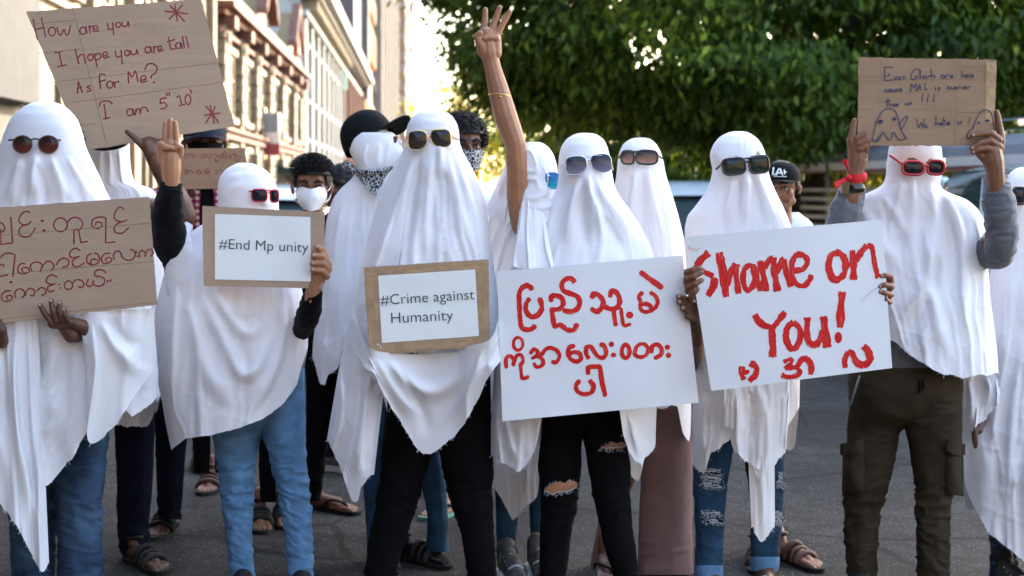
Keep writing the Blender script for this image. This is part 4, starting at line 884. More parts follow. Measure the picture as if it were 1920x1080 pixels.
        P = p0+t[:, None]*(p1-p0)+up*(v[:, 1]/.73*h)[:, None]
        w = s.at(P[:, 0], P[:, 1], np.full(len(P), lift)); return mesh(name, w, f, m, parent or s.root, False)
    def creases(s, lines, m, w=1.4):
        parts = [s.ribbon(np.linspace(np.array(a, float), np.array(b, float), 12), w, .0006+.00007*i) for i, (a, b) in enumerate(lines)]
        v, f = join(*parts); return mesh('crease', v, f, m, s.root, False)
def person(x, y, d, label, group=None):
    p = W(x, y, d); p[2] = 0
    return thing('person', tuple(p), label, 'person', group)
# ---- faces
def head(par_d, cx, cy, hw, yaw=0, ear=True, pitch=0):
    """head with brow, nose, lips, chin and ears: half-width hw px at distance d, turned by yaw (to the photo's right)"""
    d = par_d; u = hw*d/F
    c, s = math.cos(yaw), math.sin(yaw)
    def T(p):
        p = np.asarray(p, float).reshape(-1, 3)*u; cp_, sp_ = math.cos(pitch), math.sin(pitch); p = np.stack([p[:, 0], p[:, 1]*cp_+p[:, 2]*sp_, p[:, 2]*cp_-p[:, 1]*sp_], -1); q = np.stack([p[:, 0]*c-p[:, 1]*s*-1*-1, p[:, 0]*s+p[:, 1]*c, p[:, 2]], -1); return q+W(cx, cy, d)
    rot = lambda p: T([p])[0]
    ch = []; balls = []
    def b(p, r): balls.append((rot(p), tuple(np.array(r)*u)))
    b((0, .12, .42), (.98, 1.15, 1.02)); b((0, -.10, -.15), (.84, .92, 1.02)); b((0, -.42, -.95), (.50, .45, .42)); b((0, -.80, -1.10), (.26, .20, .20))
    def cc(*a): ch.append([(*rot(p[:3]), p[3]*u) for p in a])
    cc((-.48, -.86, .16, .12), (0, -.98, .14, .14), (.48, -.86, .16, .12))
    cc((0, -.98, .06, .10), (0, -1.14, -.28, .13), (0, -1.22, -.42, .15)); cc((-.16, -1.0, -.45, .11), (0, -1.1, -.46, .12), (.16, -1.0, -.45, .11))
    cc((-.26, -.90, -.80, .07), (0, -1.01, -.76, .09), (.26, -.90, -.80, .07)); cc((-.24, -.88, -.90, .08), (0, -.99, -.92, .10), (.24, -.88, -.90, .08))
    for sg in (-1, 1):
        cc((sg*.60, -.55, -.30, .26), (sg*.50, -.55, -.6, .24)); cc((sg*.66, -.1, -.75, .24), (sg*.30, -.55, -1.05, .22))
        if ear: cc((sg*.96, .10, .15, .12), (sg*1.06, .20, .02, .12), (sg*1.02, .14, -.32, .10))
    cc((0, .15, -.7, .56), (0, .25, -1.5, .56), (0, .3, -2.1, .62))
    v, f = fuse(ch, balls, u*.055, 3)
    # press the eye sockets in
    for sg in (-1, 1):
        e = rot((sg*.42, -.92, -.06)); r = np.linalg.norm((v-e)/np.array([.26*u, .30*u, .16*u]), axis=1); fwd = rot((0, 1, 0))-rot((0, 0, 0)); v = v+np.outer(np.exp(-r**2)*.13, fwd)
    return v, f, rot, u
def eyes(par, rot, u, which=(-1, 1), gaze=0):
    for sg in which:
        c = rot((sg*.42, -.74, -.06)); mesh('eye', USV*np.array([.155, .15, .095])*u+c, USF, M['eye'], par)
        p = rot((sg*.42+gaze, -.845, -.06)); mesh('iris', USV*np.array([.075, .055, .078])*u+p, USF, M['iris'], par)
        b = MB(); b.tube(catmull([rot((sg*.26, -.90, .0)), rot((sg*.42, -.935, .055)), rot((sg*.62, -.84, -.02))], 5), .035*u, 6); b.build('eyelid', M['hair'], par, True)
        b = MB(); b.tube(catmull([rot((sg*.18, -1.06, .20)), rot((sg*.40, -1.06, .30)), rot((sg*.66, -.88, .22))], 5), np.r_[np.linspace(.075, .085, 6), np.linspace(.08, .03, 5)]*u, 6); b.build('eyebrow', M['hair'], par, True)
def hair_tufts(rot, u, n, box, seed, length=.28, curl=0):
    """locks of hair rooted on the scalp ellipsoid inside box=(zmin, ymin)"""
    rg = np.random.default_rng(seed); b = MB(); k = 0
    while k < n:
        q = rg.normal(size=3); q /= np.linalg.norm(q); p = np.array([0, .14, .45])+q*np.array([1.0, 1.18, 1.06])
        if not box(p): continue
        k += 1; t = np.cross(q, rg.normal(size=3)); t = t/np.linalg.norm(t)+np.array([0, -.2, .0])
        pts = [p*1.0-q*.06]
        for j in range(1, 5): pts.append(p+q*length*(.25*j)**(.8)*(.9 if not curl else .8)+t*length*(.3*j)*(.5 if not curl else 1)*np.array([1, 1, .6])+(curl*np.array([math.sin(j*2.1+k), math.cos(j*1.7+k*2), math.sin(j*1.3+k*3)]) if curl else 0))
        b.tube([rot(tuple(x)) for x in catmull(pts, 2)], np.linspace(.042, .012, 9)*u, 4)
    return np.concatenate(b.v), b.f
def scalp(rot, u, zcut, scale=1.05, seed=1, amp=.05, front=-.65):
    n, k = 40, 24; V = []
    for i in range(k):
        for j in range(n):
            a, t = 2*np.pi*j/n, np.pi*.62*i/(k-1); q = np.array([math.sin(t)*math.cos(a), math.sin(t)*math.sin(a), math.cos(t)]); p = np.array([0, .14, .45])+q*np.array([1.0, 1.18, 1.06])*scale*(1+amp*float(noise(q[0]*5, q[1]*5, q[2]*5, seed)))
            lo = zcut(p); 
            if p[2] < lo: p[2] = lo
            V.append(rot(tuple(p)))
    return np.array(V), grid_faces(n, k, True).tolist()
def cap_mesh(par, rot, u, m, brim_yaw=0, down=.0, name='cap', ch=1.02):
    """baseball cap: crown of six panels, button and curved peak"""
    n, k = 48, 20; V = []
    for i in range(k):
        t = i/(k-1)
        for j in range(n):
            a = 2*np.pi*j/n; r = math.sin(t*math.pi/2)**.75; seam = 1-.012*abs(math.cos(3*a))**24
            h = .46+ch*math.cos(t*math.pi/2)**.9; V.append(rot((1.10*r*math.cos(a)*seam, .12+1.26*r*math.sin(a)*seam, h+down-(.10 if t == 1 else 0))))
    o = mesh(name, np.array(V), grid_faces(n, k, True).tolist()+[list(range(n))], m, par)
    V = []; nu, nv = 22, 9
    for j in range(nv):
        for i in range(nu):
            a = -math.pi/2+(i/(nu-1)-.5)*2.3; q = j/(nv-1); ex = 1.06*q*math.cos((i/(nu-1)-.5)*2.3*.72)
            V.append((1.09*math.cos(a)*(1+.0*q), .12+1.25*math.sin(a)-ex, .42+down-.02*q-.16*q*(2*(i/(nu-1)-.5))**2))
    V = np.array(V); V2 = V+np.array([0, 0, -.05]); A = np.array([rot(tuple(p)) for p in V]); B = np.array([rot(tuple(p)) for p in V2]); N = nu*nv; f = grid_faces(nu, nv)
    rim = list(range(nu))+[i*nu+nu-1 for i in range(1, nv)]+list(range(nv*nu-2, (nv-1)*nu-1, -1))+[i*nu for i in range(nv-2, 0, -1)]
    mesh('peak', np.concatenate([A, B]), f.tolist()+(f[:, ::-1]+N).tolist()+[(rim[i], rim[(i+1) % len(rim)], rim[(i+1) % len(rim)]+N, rim[i]+N) for i in range(len(rim))], m, o)
    mesh('button', USV*np.array([.09, .09, .05])*u+rot((0, .12, .47+ch+down)), USF, m, o)
    return o
# ================================================================== PEOPLE UNDER SHEETS
GRP = 'protesters draped in white sheets'
def add(par, name, vf, m): return mesh(name, vf[0], vf[1], m, par)
def body(par, skin, *vfs): v, f = join(*vfs); return mesh('body', v, f, skin, par)

# ---- centre: "Crime against Humanity" -----------------------------------------------------------
p = person(815, 1160, 4.6, 'person in long white sheet and gold aviators behind the Crime against Humanity placard', GRP)
ol = [(205, 806, 818), (209, 789, 834), (218, 774, 848), (232, 765, 857), (250, 761, 861), (268, 760, 862), (285, 754, 868), (305, 742, 880), (340, 724, 898), (380, 708, 910), (430, 694, 918), (500, 676, 926), (560, 663, 934), (620, 650, 941), (700, 634, 944), (770, 622, 944), (830, 612, 942), (950, 612, 940)]
hem = [(600, 812), (615, 829), (640, 880), (660, 944), (671, 946), (677, 912), (690, 898), (713, 886), (717, 860), (720, 700), (735, 664), (895, 664), (905, 690), (925, 672), (945, 668)]
fo = [([(812, 278), (808, 320), (800, 400), (790, 480)], 16, .014, 1), ([(838, 280), (850, 330), (872, 420), (890, 490)], 13, .017, 1), ([(775, 285), (755, 350), (725, 440), (700, 540)], 15, .016, -1), ([(826, 268), (826, 300), (828, 340)], 9, .014), ([(790, 285), (775, 360), (760, 470), (745, 500)], 9, -.014),
      ([(855, 290), (885, 380), (905, 470), (915, 560)], 12, .015, 1), ([(735, 380), (705, 480), (680, 600), (660, 720)], 14, .02, -1), ([(705, 650), (690, 720), (680, 800), (668, 930)], 11, .028, 1), ([(670, 660), (650, 740), (640, 850)], 11, .022, -1), ([(715, 690), (700, 730), (712, 770), (705, 880)], 8, -.02), ([(775, 215), (790, 212), (815, 211)], 10, .001)]
s = Sheet(4.6, ol, hem, 11, amp=.024, folds=fo, rag=4)
flapA = patch([(664, 570, 4.42), (674, 610, 4.34), (684, 640, 4.275), (700, 656, 4.262), (735, 662, 4.30), (790, 664, 4.35), (850, 660, 4.345), (880, 648, 4.29), (912, 640, 4.262), (928, 622, 4.275), (936, 585, 4.36), (938, 560, 4.42)],
              [(655, 640, 4.42), (676, 676, 4.33), (692, 694, 4.29), (708, 712, 4.28), (722, 745, 4.33), (748, 785, 4.36), (800, 853, 4.37), (868, 798, 4.36), (896, 748, 4.33), (918, 704, 4.30), (944, 672, 4.33), (948, 640, 4.42)], 5, 110, 70, .016, kf=5, rag=3, folds=[([(720, 668), (770, 720), (815, 735), (860, 705), (890, 660)], 14, .022), ([(705, 668), (750, 745), (800, 790)], 11, .016, 1), ([(905, 650), (880, 720), (830, 800)], 11, .016, -1), ([(745, 680), (790, 770), (805, 830)], 9, -.012)])
knot = limb([(672, 585, 4.40, 10), (680, 620, 4.31, 14), (690, 645, 4.268, 11), (703, 662, 4.275, 5)], 3, .004, 36, 14)
knot2 = limb([(932, 580, 4.40, 10), (931, 612, 4.31, 14), (925, 636, 4.268, 11), (910, 652, 4.275, 5)], 4, .004, 36, 14)
layers = patch([(702, 640, 4.31), (716, 650, 4.30), (726, 660, 4.31)], [(692, 700, 4.33), (716, 735, 4.34), (726, 770, 4.34)], 8, 30, 30, .012, kf=3)
add(p, 'sheet', join((s.v, s.f), flapA, layers), M['sheet'])
sunglasses(p, s.depth, [(783, 263, 16.5, 16.5), (826, 259, 17.5, 15.5)], M['gold'], M['lens_dark'], 'aviator', .85, [(843, 252, 1, 861, 262, .07), (766, 256, 0, 760, 262, .05)], ((798, 258), (810, 257)), bar=((776, 247), (832, 243)))
body(p, M['skin'], figure(4.66, 812, 212, 42, 335, 690, 1160, [[(770, 800, 38), (745, 930, 26), (712, 1110, 20)], [(862, 800, 40), (885, 930, 27), (905, 1110, 20)]]))
tr = join(leg([(640, 720, 912), (700, 722, 916), (740, 724, 918), (800, 720, 905), (840, 716, 815), (890, 712, 798), (940, 706, 787), (990, 695, 768), (1040, 687, 752), (1090, 680, 738), (1165, 676, 728)], 4.66, 1, .007, .85, [(930, 50, .9), (1100, 40, 1.0)]),
          leg([(660, 800, 918), (720, 818, 919), (780, 815, 921), (840, 822, 925), (900, 834, 924), (940, 842, 922), (990, 862, 927), (1080, 876, 932), (1165, 880, 934)], 4.62, 2, .007, .95, [(930, 50, .9), (1100, 40, 1.0)]))
add(p, 'trousers', tr, M['black'])
shoe(p, 712, 1172, .3, -1, M['rubber'], M['rubber']); shoe(p, 905, 1178, -.2, 1, M['rubber'], M['rubber'])

# ---- far left, long sheet over the Burmese cardboard ---------------------------------------------
p = person(90, 1180, 4.5, 'person in white sheet with round brown sunglasses at far left', GRP)
ol = [(190, 76, 90), (196, 52, 114), (207, 34, 131), (225, 18, 146), (250, 7, 155), (275, -1, 161), (300, -9, 172), (330, -18, 187), (360, -28, 200), (400, -42, 222), (450, -60, 250), (520, -75, 276), (600, -88, 289), (700, -92, 297), (770, -92, 296), (1080, -92, 292)]
hem = [(-95, 930), (0, 905), (40, 905), (90, 910), (105, 897), (140, 850), (166, 805), (200, 798), (216, 798), (236, 764), (247, 780), (262, 770), (298, 742)]
fo = [([(66, 285), (62, 330), (58, 375)], 12, .018), ([(95, 290), (110, 330), (130, 380)], 11, .014, 1), ([(38, 290), (22, 340), (8, 390)], 12, .014, -1), ([(125, 290), (155, 340), (185, 390)], 9, .010, 1), ([(66, 300), (80, 350), (85, 400)], 7, -.010), ([(240, 590), (232, 640), (215, 700), (200, 760)], 12, .018, 1), ([(285, 600), (275, 690), (262, 750)], 11, .02), ([(100, 620), (95, 740), (92, 880)], 13, .018, 1), ([(130, 640), (122, 760), (118, 860)], 9, -.012)]
s = Sheet(4.5, ol, hem, 21, amp=.022, folds=fo)
strip = patch([(-60, 600, 4.30), (-10, 600, 4.27), (20, 600, 4.265), (60, 600, 4.29), (72, 600, 4.30)], [(-60, 900, 4.31), (0, 945, 4.28), (40, 1002, 4.275), (76, 1068, 4.28), (92, 1053, 4.30)], 31, 90, 110, .022, kf=5, folds=[([(28, 620), (30, 760), (52, 900), (80, 1040)], 10, .022, 1), ([(52, 620), (60, 800), (76, 960)], 8, .014, -1), ([(0, 640), (-4, 800), (20, 930)], 10, .016)])
drape = patch([(148, 585, 4.25), (175, 585, 4.235), (215, 582, 4.25), (250, 580, 4.27), (290, 578, 4.30)], [(164, 700, 4.27), (166, 827, 4.27), (214, 800, 4.285), (238, 764, 4.30), (288, 690, 4.36)], 32, 90, 80, .018, kf=4, folds=[([(190, 600), (215, 650), (255, 690), (280, 680)], 12, .018), ([(172, 600), (180, 700), (172, 800)], 9, .014, 1), ([(210, 592), (235, 640), (275, 640)], 9, -.012)])
add(p, 'sheet', join((s.v, s.f), strip, drape), M['sheet2'])
sunglasses(p, s.depth, [(42, 270, 16.5, 15.5), (90.5, 270, 17, 15.5)], M['leather'], M['lens_brown'], 'round', 1.6, [(107, 262, 1, 116, 263, .03), (25, 262, 0, 17, 263, .03)], ((58, 262), (74, 262)))
hand = body_part(4.22, [[(140, 370, -.36, 18), (172, 625, -.25, 14), (134, 628, -.03, 15), (118, 606, -.012, 14), (98, 600, .002, 10)], [(100, 606, -.004, 11), (140, 606, -.004, 11), (158, 612, -.03, 13)], [(98, 606, .01, 6.2), (84, 588, .02, 5.4), (75, 572, .02, 4.6)], [(106, 602, .012, 6.6), (99, 582, .023, 5.8), (96, 564, .022, 5.0)], [(116, 600, .012, 6.4), (111, 585, .022, 5.6), (112, 568, .02, 5.0)], [(128, 602, .010, 6), (122, 590, .02, 5.2), (120, 580, .018, 4.6)], [(158, 612, -.03, 13), (180, 640, -.08, 16)]], (), .0022)
thumb = body_part(4.22, [[(-4, 604, .01, 8), (4, 620, .004, 9), (2, 640, -.03, 14)]], (), .0024)
body(p, M['skin_dark'], hand, thumb, figure(4.56, 83, 198, 50, 335, 700, 1180, [[(60, 820, 40), (62, 950, 30), (62, 1110, 22)], [(140, 830, 42), (150, 960, 30), (148, 1120, 23)]]))
nails(p, 4.22, [(75, 572, .02, 4.6), (96, 564, .022, 5), (112, 568, .02, 5), (120, 580, .018, 4.6)], M['nail'])
add(p, 'trousers', join(leg([(640, 10, 190), (760, 4, 190), (830, 8, 120), (900, 14, 108), (1000, 18, 106), (1100, 22, 104), (1180, 26, 104)], 4.62, 5, .008, .9, [(960, 60, .8)]),
    leg([(640, 60, 216), (740, 70, 216), (820, 96, 206), (880, 100, 198), (930, 100, 193), (965, 104, 192), (1020, 106, 194), (1080, 107, 196), (1180, 110, 196)], 4.54, 6, .010, .95, [(965, 36, 1.0), (850, 40, .5), (1100, 60, .8)])), M['denim_faded'])
shoe(p, 150, 1180, 0, 1, M['rubber'], M['rubber']); shoe(p, 62, 1185, .1, -1, M['rubber'], M['rubber'])

# ---- End Mp unity, raised three-finger salute ----------------------------------------------------
p = person(490, 1140, 4.75, 'short person in tight white hood and red sunglasses saluting with three fingers', GRP)
ol = [(305, 452, 464), (309, 438, 480), (318, 423, 497), (332, 412, 511), (350, 408, 519), (370, 408, 522), (390, 410, 523), (405, 405, 525), (425, 372, 530), (445, 345, 540), (480, 322, 552), (520, 306, 562), (572, 292, 572), (620, 285, 578), (660, 288, 577), (700, 293, 573), (760, 305, 565), (843, 318, 556)]
hem = [(284, 690), (292, 702), (305, 770), (321, 843), (348, 821), (398, 816), (451, 802), (483, 790), (510, 774), (532, 756), (557, 721), (565, 690), (580, 640)]
fo = [([(425, 330), (445, 322), (470, 322)], 5, -.003), ([(412, 360), (430, 335), (455, 325)], 5, .005), ([(415, 378), (440, 352), (462, 345)], 5, .005), ([(493, 362), (496, 375), (492, 388)], 7, .014), ([(345, 440), (330, 560), (322, 700), (318, 820)], 14, .025, 1), ([(372, 545), (420, 640), (445, 690), (470, 700), (500, 650), (520, 560)], 13, .022), ([(400, 545), (440, 610), (470, 625), (490, 590)], 10, .015), ([(350, 560), (380, 680), (425, 745), (470, 755)], 15, .018), ([(370, 620), (352, 720), (345, 800)], 11, -.016), ([(535, 560), (530, 650), (500, 730), (460, 785)], 12, .02, 1), ([(455, 640), (462, 720), (450, 790)], 9, -.008)]
s = Sheet(4.75, ol, hem, 41, amp=.014, folds=fo, rag=1.2, prof=[(0, 0), (.012, .05), (.04, .085), (.08, .105), (.14, .112), (.2, .11), (.26, .12), (.34, .16), (.5, .19), (.7, .20), (1, .20)])
hood = limb([(352, 420, 4.66, 8), (338, 455, 4.63, 22), (345, 520, 4.66, 34), (360, 600, 4.70, 40)], 6, .006, 36, 12)
add(p, 'sheet', join((s.v, s.f), hood), M['sheet'])
sunglasses(p, s.depth, [(486, 366.5, 13.5, 10.5), (514.5, 367.5, 7, 10.5)], M['redp'], M['lens_black'], 'rect', 1.5, [(473, 360, 0, 463, 356, .05)], ((499, 361), (508, 362)), off=.024, bar=((474, 357), (520, 358)), far=.035)
add(p, 'sleeve', limb([(322, 342, 4.50, 18.5), (318, 372, 4.50, 24), (314, 410, 4.53, 30), (318, 450, 4.60, 31), (330, 500, 4.68, 20)], 2, .006, 40, 11), M['knit'])
add(p, 'cuff', limb([(592, 535, 4.47, 11), (586, 560, 4.49, 19), (578, 590, 4.54, 22), (566, 620, 4.64, 18)], 3, .004, 36, 11), M['knit'])
salute = body_part(4.49, [[(425, 480, -.30, 15), (345, 492, -.22, 14), (322, 445, -.09, 16), (321, 360, -.01, 16), (321, 340, 0, 16), (321, 318, 0, 19), (320, 296, 0, 20)], [(308, 290, 0, 10), (307, 272, .002, 9)], [(331, 290, 0, 10), (331, 272, .002, 9)], [(319, 290, 0, 12), (319, 270, 0, 11)],
    [(309.5, 266, 0, 6.0), (309.5, 246, 0, 5.4), (310.5, 231, -.002, 4.6)], [(320, 264, 0, 6.2), (320, 242, 0, 5.5), (319.5, 225, -.002, 4.7)], [(331, 266, 0, 6), (330, 246, 0, 5.4), (328.5, 230, -.002, 4.6)], [(305, 300, .004, 10), (302, 282, .016, 8), (300, 271, .024, 6.5)], [(301, 270, .026, 6.2), (311, 276, .032, 5.8), (322, 278, .030, 5.2)], [(338, 290, .004, 7), (339, 276, .012, 6), (334, 274, .022, 5.2), (328, 279, .024, 5)]], (), .0021, 2)
grip = body_part(4.44, [[(520, 450, -.34, 16), (540, 600, -.31, 12), (572, 600, -.14, 9), (584, 560, -.04, 14), (590, 536, -.03, 15), (600, 512, -.02, 15)], [(600, 480, -.012, 12), (600, 500, -.016, 14), (602, 515, -.016, 13)], [(612, 486, -.014, 6.5), (604, 468, .004, 6), (594, 463, .016, 5.5)], [(616, 496, -.012, 7), (604, 480, .012, 6.5), (588, 479, .018, 5.6)], [(616, 506, -.012, 7), (606, 494, .012, 6.5), (586, 493, .018, 5.6)], [(613, 518, -.012, 6.6), (604, 508, .012, 6.2), (586, 506, .018, 5.4)]], (), .0022)
body(p, M['skin_light'], salute, grip, figure(4.78, 462, 312, 46, 420, 740, 1140, [[(440, 850, 36), (448, 940, 26), (452, 1090, 20)], [(530, 850, 38), (548, 940, 26), (560, 1090, 20)]], 55))
nails(p, 4.44, [(594, 463, .016, 5.5), (588, 479, .018, 5.6), (586, 493, .018, 5.6), (586, 506, .018, 5.4)], M['nail'])
kn = [(945, 34, 1.5), (880, 60, .7), (1040, 60, .6)]
add(p, 'jeans', join(leg([(690, 398, 572), (760, 396, 572), (800, 396, 520), (816, 398, 490), (850, 402, 482), (876, 407, 479), (918, 414, 477), (967, 418, 475), (1017, 425, 472), (1060, 430, 476), (1080, 432, 479), (1150, 436, 478)], 4.80, 11, .0075, .95, kn, lam=10),
    leg([(690, 440, 568), (740, 460, 571), (790, 483, 572), (858, 504, 574), (918, 518, 581), (967, 528, 584), (1010, 534, 586), (1080, 539, 588), (1150, 543, 588)], 4.76, 12, .0075, .95, kn, lam=10)), M['denim_light'])
shoe(p, 455, 1148, .1, -1, M['rubber'], M['rubber']); shoe(p, 565, 1150, -.1, 1, M['rubber'], M['rubber'])

# ---- raised arm, Burmese poster ------------------------------------------------------------------
p = person(1100, 1160, 4.6, 'person in white sheet and silver aviators raising a bare arm high', GRP)
ol = [(249, 1091, 1104), (253, 1075, 1120), (262, 1061, 1132), (276, 1052, 1139), (292, 1048, 1143), (312, 1047, 1146), (332, 1047, 1149), (350, 1045, 1153), (370, 1036, 1163), (392, 1018, 1180), (420, 998, 1199), (450, 980, 1214), (480, 965, 1226), (540, 950, 1236), (620, 936, 1238), (700, 926, 1234), (800, 920, 1230), (900, 920, 1228)]
hem = [(915, 848), (928, 856), (950, 872), (974, 882), (985, 870), (1003, 842), (1012, 800), (1020, 762), (1160, 762), (1168, 815), (1180, 850), (1204, 877), (1208, 866), (1228, 834), (1240, 800)]
fo = [([(1104, 322), (1108, 360), (1122, 400), (1128, 460)], 13, .020, 1), ([(1118, 330), (1136, 370), (1168, 410), (1200, 470)], 11, .016, 1), ([(1085, 330), (1070, 380), (1062, 440), (1058, 480)], 11, .016, -1), ([(1098, 330), (1092, 390), (1098, 480)], 8, -.014), ([(1130, 400), (1150, 440), (1165, 485)], 8, -.012), ([(1050, 350), (1030, 400), (1010, 470)], 10, .014, -1), ([(1146, 345), (1170, 390), (1212, 440)], 8, .010, 1), ([(948, 780), (958, 830), (972, 875)], 8, .015, 1), ([(1180, 780), (1188, 820), (1203, 868)], 8, .014, -1)]
s = Sheet(4.6, ol, hem, 51, amp=.018, folds=fo, rag=5)
sl = limb([(984, 268, 4.53, 7), (994, 300, 4.53, 20), (997, 340, 4.54, 25), (1000, 390, 4.55, 36), (1010, 440, 4.58, 44), (1020, 500, 4.62, 44)], 5, .010, 48, 16)
hang = patch([(955, 290, 4.58), (950, 320, 4.60), (958, 350, 4.6), (985, 380, 4.58), (1000, 400, 4.55)], [(908, 398, 4.64), (925, 408, 4.62), (945, 416, 4.60), (949, 452, 4.57), (968, 462, 4.55)], 7, 60, 50, .014, kf=4, rag=4)
hang2 = patch([(952, 300, 4.66), (975, 300, 4.66), (1000, 310, 4.66)], [(905, 420, 4.70), (930, 520, 4.68), (975, 520, 4.66)], 9, 40, 50, .016, kf=4, rag=3)
side = patch([(975, 385, 4.50), (985, 372, 4.49), (1000, 380, 4.49), (1020, 400, 4.5)], [(962, 500, 4.43), (985, 505, 4.42), (1005, 505, 4.42), (1040, 505, 4.43)], 13, 50, 50, .014, kf=4, rag=1)
add(p, 'sheet', join((s.v, s.f), sl, hang, hang2, side), M['sheet'])
sunglasses(p, s.depth, [(1080.5, 310, 18.5, 16), (1127, 306, 18, 16)], M['silver'], M['lens_grey'], 'aviator', .8, [(1145, 301, 1, 1150, 318, .05), (1062, 306, 0, 1050, 312, .06)], ((1099, 302), (1109, 301)), bar=((1076, 295), (1130, 291)), rot=-.05)
arm = body_part(4.50, [[(1040, 412, -.16, 20), (985, 420, -.05, 27), (972, 370, -.03, 22.5), (970, 318, -.01, 20.5), (966, 270, 0, 20.5), (949, 222, .0, 22.5), (937, 178, .0, 20.5), (924, 128, .0, 16), (921, 112, 0, 15.5)], [(921, 114, 0, 15), (917, 98, .002, 18), (914, 78, .002, 17), (914, 66, 0, 15)], [(928, 100, 0, 13), (928, 70, 0, 12)], [(906, 96, .004, 13), (906, 66, .002, 10)],
    [(907, 66, 0, 7.2), (908, 50, 0, 6.2), (909.5, 32, 0, 5.6), (910, 18, .001, 4.8)], [(921, 62, 0, 7.4), (926, 44, 0, 6.3), (932, 28, 0, 5.6), (937, 14, .001, 4.8)], [(932, 66, 0, 7), (940, 50, 0, 6), (948, 36, 0, 5.4), (956, 22, .001, 4.6)], [(908, 98, .012, 11), (901, 82, .026, 8.5), (895, 68, .030, 6.8), (900, 62, .034, 6)], [(931, 78, .004, 7), (930, 70, .018, 6.2), (920, 70, .030, 5.6), (908, 72, .034, 5)]], (), .0022, 2)
body(p, M['skin_light'], arm, figure(4.66, 1097, 256, 42, 385, 720, 1165, [[(1050, 840, 36), (1050, 940, 24), (1036, 1110, 19)], [(1132, 840, 38), (1150, 940, 26), (1172, 1110, 19)]], 50))
b = MB(); t = np.linspace(0, 2*np.pi, 30); c0 = W(937, 180, 4.5); b.tube(np.stack([c0[0]+m_px(21.2, 4.5)*np.cos(t), c0[1]+m_px(21.2, 4.5)*np.sin(t), c0[2]-.004*np.sin(t)-.004*np.cos(t)], 1), .0017, 8, False)
b.add(USV*.004+W(938, 181, 4.5-.037), USF); b.build('bracelet', M['gold'], p, True)
b = MB(); c0 = W(908.2, 54, 4.5); b.tube(np.stack([c0[0]+m_px(6.7, 4.5)*np.cos(t), c0[1]+m_px(6.7, 4.5)*np.sin(t), c0[2]+0*t], 1), .0016, 8, False); b.build('ring', M['silver'], p, True)
jl = [(760, 1016, 1166), (800, 1015, 1140), (816, 1015, 1091), (846, 1010, 1091), (876, 1008, 1090), (925, 1015, 1086), (955, 1015, 1081), (981, 1012, 1075), (1030, 1012, 1068), (1080, 1011, 1061), (1170, 1014, 1056)]
jr = [(760, 1060, 1164), (790, 1085, 1167), (816, 1092, 1170), (846, 1098, 1178), (876, 1102, 1184), (925, 1110, 1181), (960, 1118, 1181), (1017, 1130, 1191), (1080, 1150, 1196), (1170, 1158, 1197)]
add(p, 'jeans', join(leg(jl, 4.66, 21, .006, .95, [(950, 40, 1.1), (1110, 40, .9)]), leg(jr, 4.62, 22, .006, .95, [(950, 40, 1.1), (1110, 40, .9)])), M['black'])
def rip(par, x, y, w, h, d, rad, skin, tilt=0, threads=3, seed=1):
    """torn slit in the cloth: bare skin with pale frayed threads across"""
    t = np.linspace(-1, 1, 24); e4 = (1-np.abs(t)**5); up = y-h/2*e4+tilt*t+noise(t*4, 3, seed)*h*.14; lo = y+h/2*e4+tilt*t+noise(t*5, 0, seed)*h*.14; X = x+w/2*t
    dp = d-rad*np.sqrt(np.clip(1-(t*.55)**2, 0, 1)); V = np.concatenate([W(X, up, dp-.0095), W(X, (up+lo)/2, dp-.014), W(X, lo, dp-.0095)]); o = mesh('rip', V, grid_faces(24, 3)[:, ::-1].tolist(), skin, par)
    b = MB(); rg = np.random.default_rng(seed)
    for e, n in ((up, 20), (lo, 30)):
        for i in range(n):
            j = rg.integers(0, 24); x0, y0 = X[j]+rg.normal()*1.5, e[j]; b.tube(W([x0, x0+rg.normal()*2.5], [y0, y0+(3+4*rg.random())*(-1 if e is up else 1)*(.4 if e is up else 1)], dp[j]-.0165), .0006, 4)
    for k in range(threads):
        q = (k+.7+.5*rg.normal()*.6)/(threads+.4); a0, a1 = sorted(rg.integers(1, 23, 2)) if threads > 3 else (1, 23)
        if a1-a0 < 8: a0, a1 = 1, 22
        yy = up*(1-q)+lo*q+np.cumsum(rg.normal(size=24))*.35; b.tube(W(X[a0:a1], yy[a0:a1], dp[a0:a1]-.0175), .0011+.0009*rg.random(), 5)
    b.build('frayed_thread', M['fray'], o, True)
rip(p, 1051, 914, 64, 20, 4.66, .064, M['skin_light'], -5, 1, 3); rip(p, 1151, 837, 50, 12, 4.62, .062, M['skin_light'], -2, 1, 4)
shoe(p, 1036, 1175, .1, -1, M['rubber'], M['rubber']); shoe(p, 1175, 1178, -.1, 1, M['rubber'], M['rubber'])

